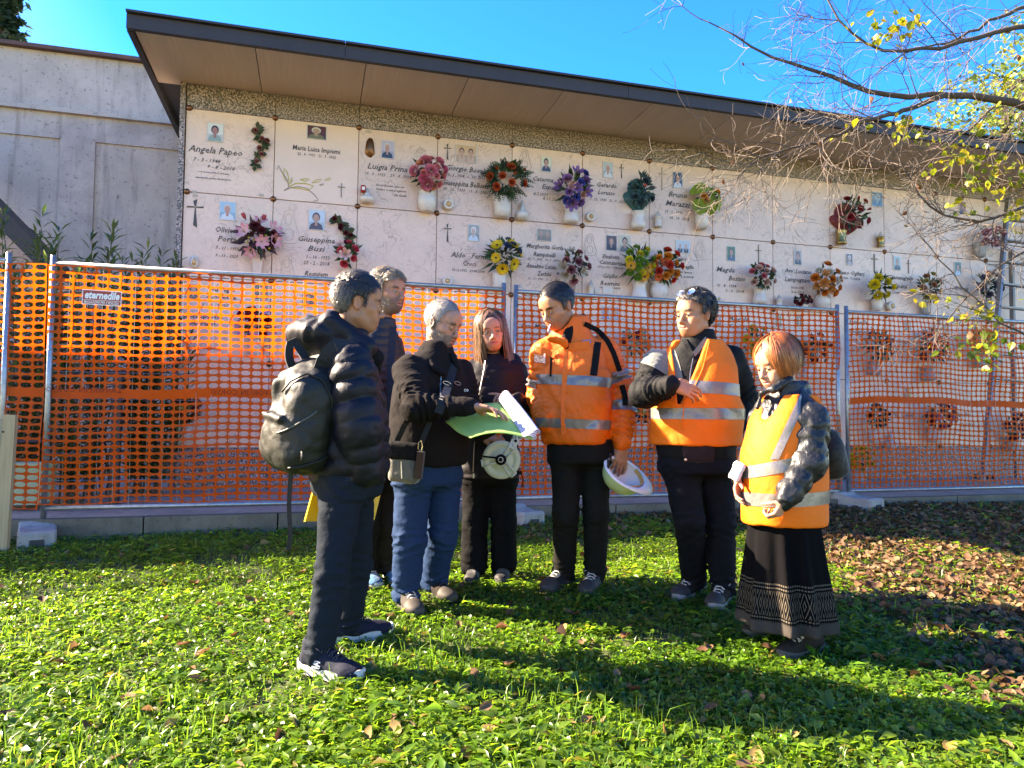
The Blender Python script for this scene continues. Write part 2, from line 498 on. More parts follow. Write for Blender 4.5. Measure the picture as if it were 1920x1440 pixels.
for k in range(4):
    a = x_p0 - k * 2.1
    mb = MB(); mb.box(wp(a + wpl / 2, zb2 / 2, SB - 0.18), (wpl, 0.34, zb2 - 0.03), WB); mb.obj('pilaster', M_CONC, cwall)

# ------------------------------------------------------------------ ground, pavement, kerb
def turf_mat():
    return mat('soil under the lawn', (0.070, 0.095, 0.016), 0.95, var=(6, (0.06, 0.05, 0.025), 0.2), var2=(55, (0.028, 0.04, 0.012), 0.15), bump=(60, 0.6, 5, 0.02))
FO = np.array([0, 6.5]); FT = math.tan(TH)                 # fence line on plan: y = 6.5 + FT x
def fence_c(off=0.0): return WN @ np.array([0, 6.5, 0]) + off
KOFF = 0.06                                                # kerb face in front of the fence line
kc = fence_c(KOFF)
def kp(s, z, off=0.0):                                     # point on the kerb face
    return np.array([0, 6.5, 0]) + WE * s + WN * (KOFF + off) + UZ * z
n = 60
xs = np.linspace(-60, 60, 49); ys = np.concatenate([np.linspace(-20, 12, 33), [20, 60, 200]])
V = [(x, y, SLOPE * min(y, 12)) for y in ys for x in xs]
F = [(j * 49 + i, j * 49 + i + 1, (j + 1) * 49 + i + 1, (j + 1) * 49 + i) for j in range(len(ys) - 1) for i in range(48)]
tag(mk('ground', V, F, turf_mat()), kind='structure')
ZK = 0.385
M_PAVE = concrete_mat('paving concrete', (0.34, 0.31, 0.28), (0.25, 0.23, 0.21), (0.12, 0.10, 0.09))
gap = 1.47
wall_to_kerb = float(WC - kc) * -1
pv = []
mb = MB()
a0, a1 = -7, 13
V = [kp(a0, ZK - 0.004, -0.10), kp(a1, ZK - 0.004, -0.10), wp(0, 0, 0) * 0, wp(0, 0, 0) * 0]
kw = wall_to_kerb
V = [kp(a0, ZK - 0.006, -0.09), kp(a1, ZK - 0.006, -0.09), kp(a1, Z_BASE + 0.03, -kw - 3), kp(a0, Z_BASE + 0.03, -kw - 3), kp(a0, Z_BASE, -kw), kp(a1, Z_BASE, -kw)]
pav = tag(mk('pavement', V, [(0, 1, 5, 4), (4, 5, 2, 3)], M_PAVE), kind='structure')
kerb = thing('kerb', 'low concrete kerb of end to end stones along the foot of the fence', 'kerb', tuple(kp(0, 0.25)))
M_KERB = concrete_mat('kerb concrete', (0.19, 0.150, 0.11), (0.12, 0.095, 0.07), (0.05, 0.045, 0.03))
for i in range(20):
    a = a0 + i * 1.0
    b = MB(); b.box(kp(a + .5, ZK - 0.15 + random.uniform(-.003, .003), -0.05), (0.988, 0.10, 0.30), WB); b.obj('kerb_stone', M_KERB, kerb)
# ------------------------------------------------------------------ temporary fence with orange netting
M_STEEL = mat('galvanised steel', (0.36, 0.37, 0.38), 0.42, metal=0.75, var=(25, (0.24, 0.25, 0.26), 0.2))
M_NET = mat('orange plastic netting', (0.90, 0.115, 0.008), 0.5, spec=0.3, transl=0.62)
M_NETTEXT = mat('printed warning text', (0.30, 0.03, 0.005), 0.6, transl=0.3)
M_BLOCK = concrete_mat('cast concrete foot', (0.36, 0.325, 0.29), (0.27, 0.245, 0.22), (0.13, 0.115, 0.10), 3)
def fpx(px, py, off=0.0):
    p = on_plane(px, py, WN, fence_c(off)); return float((p - np.array([0, 6.5, 0])) @ WE), float(p[2])
def fp(s, z, off=0.0): return np.array([0, 6.5, 0]) + WE * s + UZ * z + WN * off
def text_mesh(txt, size, shear=0.0, align='CENTER', off=0.0, res=2, space=1.0, sx=1.0):
    c = bpy.data.curves.new('t', 'FONT'); c.body = txt; c.size = size; c.shear = shear; c.align_x = align; c.align_y = 'CENTER'
    c.offset = off; c.resolution_u = res; c.space_character = space
    o = bpy.data.objects.new('t', c)
    me = o.to_mesh()
    V = np.array([v.co[:] for v in me.vertices]) if len(me.vertices) else np.zeros((0, 3))
    F = [tuple(p.vertices) for p in me.polygons]
    o.to_mesh_clear(); bpy.data.objects.remove(o); bpy.data.curves.remove(c)
    if len(V): V[:, 0] *= sx
    return V, F
def net(s0, s1, z0, z1, cw, ch, hw, hh, band=None, phase=0.0, wav=0.018, off0=0.02, power=3.0):
    """sheet of real holes; band=(z0,z1) stays solid"""
    nx = max(1, int(round((s1 - s0) / cw))); cw = (s1 - s0) / nx
    nz = int(round((z1 - z0) / ch)); ch = (z1 - z0) / nz
    K = 12
    V, F, off = [], [], 0
    idx = {}
    gx = np.arange(nx + 1) * cw + s0; gzv = np.arange(nz + 1) * ch + z0
    def corner(i, j):
        if (i, j) not in idx:
            idx[i, j] = len(V); V.append((gx[i], gzv[j]))
        return idx[i, j]
    mids = {}
    def mid(i, j, h):
        k = (i, j, h)
        if k not in mids:
            mids[k] = len(V)
            V.append((gx[i] + cw / 2, gzv[j]) if h else (gx[i], gzv[j] + ch / 2))
        return mids[k]
    ang = [2 * math.pi * k / K for k in range(K)]
    for i in range(nx):
        for j in range(nz):
            zc_ = gzv[j] + ch / 2
            c = [corner(i, j), corner(i + 1, j), corner(i + 1, j + 1), corner(i, j + 1)]
            m = [mid(i, j, 1), mid(i + 1, j, 0), mid(i, j + 1, 1), mid(i, j, 0)]
            if band and band[0] < zc_ < band[1]:
                F.append((c[0], m[0], c[1], m[1], c[2], m[2], c[3], m[3])); continue
            x0 = gx[i] + cw / 2; b0 = len(V)
            jx = random.uniform(-.04, .04) * cw
            for a in ang:
                ca, sa = math.cos(a), math.sin(a)
                q = (abs(ca) ** power + abs(sa) ** power) ** (-1 / power)
                V.append((x0 + jx + hw / 2 * ca * q, zc_ + hh / 2 * sa * q))
            # ring: inner 12, outer 8 (m1 at angle 0, c2, m2 ...)
            outer = [m[1], c[2], m[2], c[3], m[3], c[0], m[0], c[1]]
            inn = [b0 + k for k in range(K)]
            for k in range(4):
                o0, o1, o2 = outer[2 * k], outer[2 * k + 1], outer[(2 * k + 2) % 8]
                i0, i1, i2, i3 = inn[3 * k], inn[3 * k + 1], inn[3 * k + 2], inn[(3 * k + 3) % K]
                F += [(o0, o1, i1, i0), (o1, i2, i1), (o1, o2, i3, i2)]
    V = np.array(V)
    s, z = V[:, 0], V[:, 1]
    w = wav * (np.sin(s * 5.1 + phase + 1.7 * np.sin(z * 3.1)) + 0.6 * np.sin(z * 9 + s * 2.3 + phase) + 0.4 * np.sin(s * 17 + z * 4 + phase))
    zz = z + 0.016 * np.sin(s * 2.3 + phase) * np.sin((z - z0) / (z1 - z0) * math.pi) + 0.006 * np.sin(s * 8 + 2 * z + phase)
    P = np.array([0, 6.5, 0]) + np.outer(s, WE) + np.outer(zz, UZ) + np.outer(off0 + w, WN)
    return P, F
def panel(sa, sb, zt, zb, label, nets, posts=(True, True), wires=True):
    t = thing('temporary_fence', label, 'fence panel', tuple(fp((sa + sb) / 2, SLOPE * 6.5)), group='temporary fence panels in a row')
    for k, s in enumerate((sa, sb)):
        if not posts[k]: continue
        m = MB(); gzp = fp(s, 0); zz = SLOPE * gzp[1] - 0.0
        m.tube([fp(s, zz + 0.02), fp(s, zt + 0.06)], 0.021, 12)
        m.obj('post', M_STEEL, t, True)
    for z, nme in ((zt, 'rail'), (zb, 'rail')):
        m = MB(); m.tube([fp(sa, z), fp(sb, z)], 0.019, 10); m.obj(nme, M_STEEL, t, True)
    if wires:
        m = MB(); nw = int((sb - sa) / 0.115)
        for i in range(1, nw):
            s = sa + (sb - sa) * i / nw; m.tube([fp(s, zb), fp(s, zt)], 0.0016, 4, cap=False)
        for i in range(1, 9):
            z = zb + (zt - zb) * i / 9; m.tube([fp(sa, z), fp(sb, z)], 0.0016, 4, cap=False)
        tag(m.obj('wire_grid', M_STEEL, t), kind='stuff')
    # ties
    m = MB()
    for s in (sa, sb):
        for k in range(7):
            z = zb + (zt - zb) * (k + .5) / 7
            m.tube([fp(s, z) + 0.025 * (WE * math.cos(a) + WN * math.sin(a)) + UZ * 0.004 * math.sin(2 * a) for a in np.linspace(0, 6.28, 9)], 0.002, 4)
    m.obj('wire_tie', M_STEEL, t)
    for P, F in nets:
        o = mk('netting', P, F, M_NET, t)
    return t
zt = 2.60 - 0.03; zb = fpx(520, 950)[1]
zt = (fpx(200, 500)[1] + fpx(900, 543)[1] + fpx(1500, 573)[1]) / 3
zb = (fpx(200, 961)[1] + fpx(950, 937)[1] + fpx(1700, 908)[1]) / 3
sA0, sA1 = fpx(92, 700)[0], fpx(943, 700)[0]
sB0, sB1 = fpx(966, 700)[0], fpx(1571, 700)[0]
sC0 = fpx(1588, 700)[0]; sC1 = sC0 + 3.5
sZ1 = fpx(8, 700)[0]
zband = fpx(300, 733)[1]
pA = panel(sA0, sA1, zt, zb, 'first fence panel with bright orange netting and a red trade sign, left of the group', [net(sA0 - 0.02, sA1, zb + 0.03, zt - 0.02, 0.083, 0.0555, 0.0725, 0.0405, (zband - 0.03, zband + 0.032), power=2.6)])
pB = panel(sB0, sB1, zt - 0.01, zb, 'second fence panel with orange netting behind the men in orange jackets', [net(sB0, sB1, zb + 0.03, zt - 0.03, 0.073, 0.0535, 0.058, 0.041, None, 2.0)])
pC = panel(sC0, sC1, zt - 0.02, zb, 'third fence panel with finer orange netting under the tree branches at the far end', [net(sC0, sC1, zb + 0.03, zt - 0.04, 0.064, 0.0545, 0.051, 0.044, (fpx(1750, 758)[1], fpx(1750, 744)[1]), 4.0)])
pZ = panel(sZ1 - 3.4, sZ1, zt + 0.0, zb, 'fence panel cut off by the frame edge beside the wooden stake', [net(sZ1 - 3.4, sA0 - 0.03, zb + 0.0, zt - 0.02, 0.083, 0.0555, 0.0725, 0.0405, (zband - 0.03, zband + 0.032), 1.0, power=2.6)])
# mirrored print on the solid band of the net
for s_ in (fpx(160, 735)[0], fpx(460, 735)[0], fpx(-140, 735)[0]):
    V, F = text_mesh('LAVORI IN CORSO', 0.062, res=1)
    V[:, 0] *= -1
    mk('print', fp(s_, zband - 0.004, 0.052) + np.c_[V[:, 0], V[:, 1], V[:, 2] * 0] @ WR.T, [f[::-1] for f in F], M_NETTEXT, pA)['kind'] = 'stuff'
# trade sign
M_SIGNRED = mat('red enamel sign', (0.33, 0.035, 0.018), 0.4)
M_WHITE = mat('white print', (0.72, 0.70, 0.66), 0.5)
sg = thing('trade_sign', 'small red sign with white lettering tied to the orange netting', 'sign', tuple(fp(fpx(190, 557)[0], fpx(190, 557)[1], 0.05)))
sa, z1 = fpx(153, 543, .05); sb, z2 = fpx(228, 573, .05)
tl = np.array(fp(*fpx(154, 542, .05), .05)); tr = np.array(fp(*fpx(228, 547, .05), .05)); blp = np.array(fp(*fpx(154, 570, .05), .05))
ctr = tl + (tr - tl) / 2 + (blp - tl) / 2; wS = np.linalg.norm(tr - tl); hS = np.linalg.norm(blp - tl)
tilt = math.atan2((tr - tl)[2], (tr - tl) @ WE); RS = WR @ rotm(0, 0, tilt)
def sgbox(nm, cx, cy, w, h, t, o, mt):
    m = MB(); m.box(ctr + RS @ np.array([cx, cy, o]), (w, h, t), RS); return m.obj(nm, mt, sg)
sgbox('border', 0, 0, wS, hS, 0.004, 0, M_WHITE); sgbox('plate', 0, 0, wS - 0.012, hS - 0.012, 0.004, 0.002, M_SIGNRED)
sgbox('line', 0, -hS * 0.19, wS * 0.93, 0.003, 0.002, 0.0045, M_WHITE)
for tx, sz, cy, sh, of in (('eternedile', 0.082, 0.13, 0.22, 0.0028), ("MAGAZZINI PER L'EDILIZIA", 0.027, -0.34, 0, 0.0003)):
    V, F = text_mesh(tx, sz, sh, off=of); wdt = np.ptp(V[:, 0]); V[:, 0] *= wS * 0.88 / wdt
    V[:, 2] = 0.0062
    mk('lettering', ctr + (V + np.array([0, cy * hS, 0])) @ RS.T, F, M_WHITE, sg)
# concrete feet
def block(px, py, label, L=0.62, wd=0.24, h=0.13, dx=0):
    s, z = fpx(px, py); p = fp(s, 0); p[2] = gz(*p[:2])
    t = thing('concrete_block', label, 'concrete foot', tuple(p), group='concrete feet of the fence')
    fwd = WN * 0.95 + WE * 0.30; fwd /= np.linalg.norm(fwd); sd = np.cross(UZ, fwd)
    prof = [(-0.30, 0.02), (-0.30, .08), (-0.22, 0.125), (-0.10, 0.13), (-0.05, 0.155), (0.05, 0.155), (0.10, 0.13), (0.22, 0.115), (0.30, 0.12), (0.36, 0.12), (0.38, 0.10), (0.38, -0.03), (-0.30, -0.03)]
    V, F = [], []
    nP = len(prof)
    for k, w in enumerate((-wd / 2, -wd / 2 + 0.015, wd / 2 - 0.015, wd / 2)):
        q = 0.94 if k in (0, 3) else 1
        for a, b in prof: V.append(p + fwd * a * q + sd * w + UZ * b * (q if b > 0 else 1))
    for k in range(3):
        for i in range(nP): F.append((k * nP + i, k * nP + (i + 1) % nP, (k + 1) * nP + (i + 1) % nP, (k + 1) * nP + i))
    F.append(tuple(range(nP - 1, -1, -1))); F.append(tuple(3 * nP + i for i in range(nP)))
    mk('block', V, F, M_BLOCK, t)
    m = MB(); rt = frame(sd, fwd, UZ); m.box(p + fwd * 0.381 + UZ * 0.035, (0.09, 0.012, 0.05), rt); m.obj('forklift_hole', M_JOINT, t)
    return t
block(70, 1000, 'concrete fence foot behind the wooden stake')
block(957, 970, 'concrete fence foot behind the woman in black')
block(1580, 945, 'concrete fence foot among dry leaves beside the woman in the long skirt')
# wooden stake
M_WOOD = mat('raw pale timber', (0.46, 0.32, 0.17), 0.7, var=((40, 40, 3), (0.34, 0.22, 0.11), 0.2))
b_ = ground(10, 1038); t_ = at(12, 783, b_[1])
st = thing('wooden_stake', 'raw timber stake standing in front of the fence at the edge of the lawn', 'stake', tuple(b_))
m = MB(); Vw = t_ - b_
m.box(b_ + Vw / 2, (0.082, 0.045, Vw[2] + 0.04), rotm(0, 0.02, 0.2)); o = m.obj('post', M_WOOD, st)
m = MB(); m.tube([t_ + np.array([0.0, -0.026, -0.10]), t_ + np.array([0, -0.030, -0.10])], 0.008, 8); m.obj('nail_hole', M_JOINT, st)
# ------------------------------------------------------------------ implicit-surface modelling kit
class Grid:
    """distance field on a rectilinear grid, finer inside the given boxes"""
    def __init__(s, lo, hi, h, fine=()):
        ax = []
        for k in range(3):
            c = [lo[k]]
            while c[-1] < hi[k]:
                x = c[-1]; st = h
                for fl, fh, fs in fine:
                    if fl[k] - h < x < fh[k]: st = min(st, fs)
                c.append(x + st)
            ax.append(np.array(c, np.float32))
        s.ax = ax
        s.F = np.full([len(a) for a in ax], 1.0, np.float32)
    def sl(s, lo, hi):
        i = [np.searchsorted(s.ax[k], [lo[k], hi[k]]) for k in range(3)]
        return tuple(slice(max(0, a - 1), b + 1) for a, b in i)
    def xyz(s, sl):
        return (s.ax[0][sl[0]][:, None, None], s.ax[1][sl[1]][None, :, None], s.ax[2][sl[2]][None, None, :])
    def put(s, fn, lo, hi, k=0.02, op='u'):
        sl = s.sl(np.asarray(lo) - k - .02, np.asarray(hi) + k + .02)
        if any(q.stop <= q.start for q in sl): return
        d = fn(*s.xyz(sl)).astype(np.float32)
        f = s.F[sl]
        if op == 'u':
            h = np.maximum(k - np.abs(f - d), 0) / max(k, 1e-6)
            s.F[sl] = np.minimum(f, d) - h * h * k * 0.25
        elif op == 's':
            d = -d
            h = np.maximum(k - np.abs(f - d), 0) / max(k, 1e-6)
            s.F[sl] = np.maximum(f, d) + h * h * k * 0.25
        elif op == 'i':                    # intersect (fn must cover the whole region)
            h = np.maximum(k - np.abs(f - d), 0) / max(k, 1e-6)
            s.F[sl] = np.maximum(f, d) + h * h * k * 0.25
    def cap(s, a, b, ra, rb=None, k=0.02, op='u', sq=None, mod=None):
        """tapered limb; sq=(direction, factor) flattens it; mod(t, x, y, z) adds to the radius"""
        a, b = np.asarray(a, float), np.asarray(b, float)
        rb = ra if rb is None else rb
        ab = b - a; L2 = float(ab @ ab) + 1e-12
        rm = max(ra, rb) * (1 if sq is None else max(1, sq[1])) + (0.03 if mod else 0)
        def fn(x, y, z):
            px, py, pz = x - a[0], y - a[1], z - a[2]
            t = np.clip((px * ab[0] + py * ab[1] + pz * ab[2]) / L2, 0, 1)
            vx, vy, vz = px - t * ab[0], py - t * ab[1], pz - t * ab[2]
            d2 = vx * vx + vy * vy + vz * vz
            if sq is not None:
                u = unit(sq[0]); q = vx * u[0] + vy * u[1] + vz * u[2]
                d2 = d2 + (1 / sq[1] ** 2 - 1) * q * q
            r = ra + (rb - ra) * t
            if mod is not None: r = r + mod(t, x, y, z)
            return np.sqrt(np.maximum(d2, 1e-12)) - r
        s.put(fn, np.minimum(a, b) - rm, np.maximum(a, b) + rm, k, op)
    def ell(s, c, r, rot=None, k=0.02, op='u'):
        c = np.asarray(c, float); r = np.asarray(r, float); m = np.eye(3) if rot is None else np.asarray(rot, float)
        ext = np.sqrt(((m * r[None, :]) ** 2).sum(1))
        def fn(x, y, z):
            px, py, pz = x - c[0], y - c[1], z - c[2]
            q = [(m[0, i] * px + m[1, i] * py + m[2, i] * pz) / r[i] for i in range(3)]
            g = np.sqrt(q[0] ** 2 + q[1] ** 2 + q[2] ** 2 + 1e-12)
            g2 = np.sqrt((q[0] / r[0]) ** 2 + (q[1] / r[1]) ** 2 + (q[2] / r[2]) ** 2 + 1e-12)
            return g * (g - 1) / g2
        s.put(fn, c - ext, c + ext, k, op)
    def box(s, c, half, rot=None, rd=0.01, k=0.01, op='u'):
        c = np.asarray(c, float); h = np.asarray(half, float) - rd; m = np.eye(3) if rot is None else np.asarray(rot, float)
        ext = (np.abs(m) * (h + rd)[None, :]).sum(1)
        def fn(x, y, z):
            px, py, pz = x - c[0], y - c[1], z - c[2]
            q = [np.abs(m[0, i] * px + m[1, i] * py + m[2, i] * pz) - h[i] for i in range(3)]
            o = np.sqrt(sum(np.maximum(v, 0) ** 2 for v in q))
            return o + np.minimum(np.maximum(np.maximum(q[0], q[1]), q[2]), 0) - rd
        s.put(fn, c - ext, c + ext, k, op)
    def loft(s, rings, yaw, k=0.03, op='u', n=2.4, mod=None, capr=0.02):
        """rings: (x, y, z, half width, half depth) from bottom to top; yaw: heading of the chest"""
        Rg = np.array(sorted(rings, key=lambda q: q[2]), float)
        c, sn = math.cos(yaw), math.sin(yaw)
        zs = Rg[:, 2]
        def smooth(zv, col):
            return np.interp(zv, zs, Rg[:, col])
        lo = np.array([Rg[:, 0].min() - Rg[:, 3].max(), Rg[:, 1].min() - Rg[:, 3].max(), zs[0]]) - .03
        hi = np.array([Rg[:, 0].max() + Rg[:, 3].max(), Rg[:, 1].max() + Rg[:, 3].max(), zs[-1]]) + .03
        def fn(x, y, z):
            zv = z.ravel()
            zz = [(smooth(zv, i) + smooth(zv - .02, i) + smooth(zv + .02, i)) / 3 for i in range(5)]
            cx, cy, w, d = [zz[i].reshape(1, 1, -1) for i in (0, 1, 3, 4)]
            px, py = x - cx, y - cy
            u = px * c + py * sn; v = -px * sn + py * c       # u: across the chest, v: forward
            g = (np.abs(u / w) ** n + np.abs(v / d) ** n + 1e-9) ** (1 / n)
            q = (g - 1) * np.minimum(w, d) * 0.95
            if mod is not None: q = q - mod(x, y, z, u, v)
            zd = np.maximum(zs[0] - z, z - zs[-1]) + 0 * q
            o = np.sqrt(np.maximum(q + capr, 0) ** 2 + np.maximum(zd + capr, 0) ** 2) - capr
            return np.where((q + capr > 0) | (zd + capr > 0), o, np.maximum(q, zd))
        s.put(fn, lo, hi, k, op)
    def noise(s, amp, freq, seed=0, ridged=False, lo=None, hi=None, stretch=(1, 1, 1)):
        sl = s.sl(lo, hi) if lo is not None else tuple(slice(0, n) for n in s.F.shape)
        f = s.F[sl]
        I = np.nonzero(np.abs(f) < 0.03)
        if len(I[0]) == 0: return
        P = np.stack([s.ax[k][sl[k]][I[k]] for k in range(3)], 1)
        amp_ = amp(P) if callable(amp) else amp
        f[I] += amp_ * wn(P, freq, seed, ridged, stretch)
        s.F[sl] = f
    def surf(s):
        F = s.F
        nx, ny, nz = F.shape
        S = F < 0
        a = S[:-1, :-1, :-1]
        mn = a.copy(); mx = a.copy()
        for i in (0, 1):
            for j in (0, 1):
                for k in (0, 1):
                    q = S[i:nx - 1 + i, j:ny - 1 + j, k:nz - 1 + k]
                    mn &= q; mx |= q
        act = mx & ~mn
        I = np.argwhere(act)
        ids = np.full(act.shape, -1, np.int32); ids[tuple(I.T)] = np.arange(len(I))
        cs = [(i, j, k) for i in (0, 1) for j in (0, 1) for k in (0, 1)]
        val = {c: F[I[:, 0] + c[0], I[:, 1] + c[1], I[:, 2] + c[2]] for c in cs}
        acc = np.zeros((len(I), 3)); cnt = np.zeros(len(I))
        for c in cs:
            for ax in range(3):
                if c[ax]: continue
                d = list(c); d[ax] = 1; d = tuple(d)
                va, vb = val[c], val[d]
                m = (va < 0) != (vb < 0)
                t = np.where(m, va / np.where(m, va - vb, 1), 0)
                p = np.tile(np.array(c, float), (len(I), 1)); p[:, ax] = t
                acc[m] += p[m]; cnt[m] += 1
        fr = acc / np.maximum(cnt, 1)[:, None]
        V = np.empty((len(I), 3))
        for k in range(3):
            A = s.ax[k]; i = I[:, k]
            V[:, k] = A[i] + fr[:, k] * (A[i + 1] - A[i])
        quads = []
        for ax in range(3):
            o1, o2 = [q for q in range(3) if q != ax]
            sl0 = [slice(None)] * 3; sl1 = [slice(None)] * 3
            sl0[ax] = slice(0, -1); sl1[ax] = slice(1, None)
            A_, B_ = S[tuple(sl0)], S[tuple(sl1)]
            X = np.argwhere(A_ != B_)
            X = X[(X[:, o1] > 0) & (X[:, o2] > 0) & (X[:, o1] < F.shape[o1] - 1) & (X[:, o2] < F.shape[o2] - 1)]
            if not len(X): continue
            ins = A_[tuple(X.T)]
            def cell(d1, d2):
                Y = X.copy(); Y[:, o1] += d1; Y[:, o2] += d2; return ids[tuple(Y.T)]
            q = np.stack([cell(-1, -1), cell(0, -1), cell(0, 0), cell(-1, 0)], 1)
            flip = ins if ax != 1 else ~ins
            q = np.where(flip[:, None], q, q[:, ::-1])
            quads.append(q)
        Q = np.concatenate(quads)
        Q = Q[(Q >= 0).all(1)]
        return V, Q
_wn_cache = {}
def wn(P, freq, seed=0, ridged=False, stretch=(1, 1, 1)):
    """cheap smooth noise: warped sums of sines, about -1..1"""
    r = np.random.default_rng(seed + 1000)
    P = np.asarray(P, np.float32) * np.asarray(stretch, np.float32) * freq
    W = P + 0.8 * np.sin(P[:, [1, 2, 0]] * 1.3 + r.uniform(0, 6, 3)) + 0.5 * np.sin(P[:, [2, 0, 1]] * 2.1 + r.uniform(0, 6, 3))
    o = 0
    for k in range(4):
        d = unit(r.normal(size=3)) * (1 + 0.35 * k)
        v = np.sin(W @ d.astype(np.float32) + r.uniform(0, 6))
        o = o + ((1 - 2 * np.abs(v)) if ridged else v) * (0.5 / (1 + 0.4 * k))
    return o
def smoothed(V, Q, it=1, lam=0.5):
    n = len(V)
    for _ in range(it):
        acc = np.zeros_like(V); cnt = np.zeros(n)
        for a, b in ((0, 1), (1, 2), (2, 3), (3, 0)):
            for i, j in ((a, b), (b, a)):
                np.add.at(acc, Q[:, i], V[Q[:, j]]); np.add.at(cnt, Q[:, i], 1)
        V = V + lam * (acc / np.maximum(cnt, 1)[:, None] - V)
    return V
def vnormals(V, Q):
    n = np.cross(V[Q[:, 2]] - V[Q[:, 0]], V[Q[:, 3 if Q.shape[1] > 3 else 1]] - V[Q[:, 1 if Q.shape[1] > 3 else 0]])
    if Q.shape[1] == 3: n = np.cross(V[Q[:, 1]] - V[Q[:, 0]], V[Q[:, 2]] - V[Q[:, 0]])
    N = np.zeros_like(V)
    for k in range(Q.shape[1]): np.add.at(N, Q[:, k], n)
    return N / (np.linalg.norm(N, axis=1)[:, None] + 1e-12)
def patch(V, Q, planes, off=0.003, inside=None):
    """cut a clean-edged piece out of a garment's surface: keep the side where (p - co) @ no < 0"""
    N = vnormals(V, Q)
    C = V[Q].mean(1)
    keep = np.ones(len(Q), bool)
    for co, no in planes: keep &= ((C - co) @ unit(no)) < 0.012
    if inside is not None: keep &= inside(C)
    Qk = Q[keep]
    if not len(Qk): return np.zeros((0, 3)), np.zeros((0, 4), int)
    u, inv = np.unique(Qk, return_inverse=True)
    V2 = V[u] + N[u] * off; Q2 = inv.reshape(Qk.shape)
    bm = bmesh.new()
    vs = [bm.verts.new(v) for v in V2]
    for q in Q2:
        try: bm.faces.new([vs[i] for i in q])
        except ValueError: pass
    for co, no in planes:
        bmesh.ops.bisect_plane(bm, geom=bm.verts[:] + bm.edges[:] + bm.faces[:], plane_co=Vector(co), plane_no=Vector(unit(no)), clear_outer=True)
    bm.verts.index_update()
    Vo = np.array([v.co[:] for v in bm.verts]).reshape(-1, 3); Fo = [[v.index for v in f.verts] for f in bm.faces]
    bm.free()
    return Vo, Fo

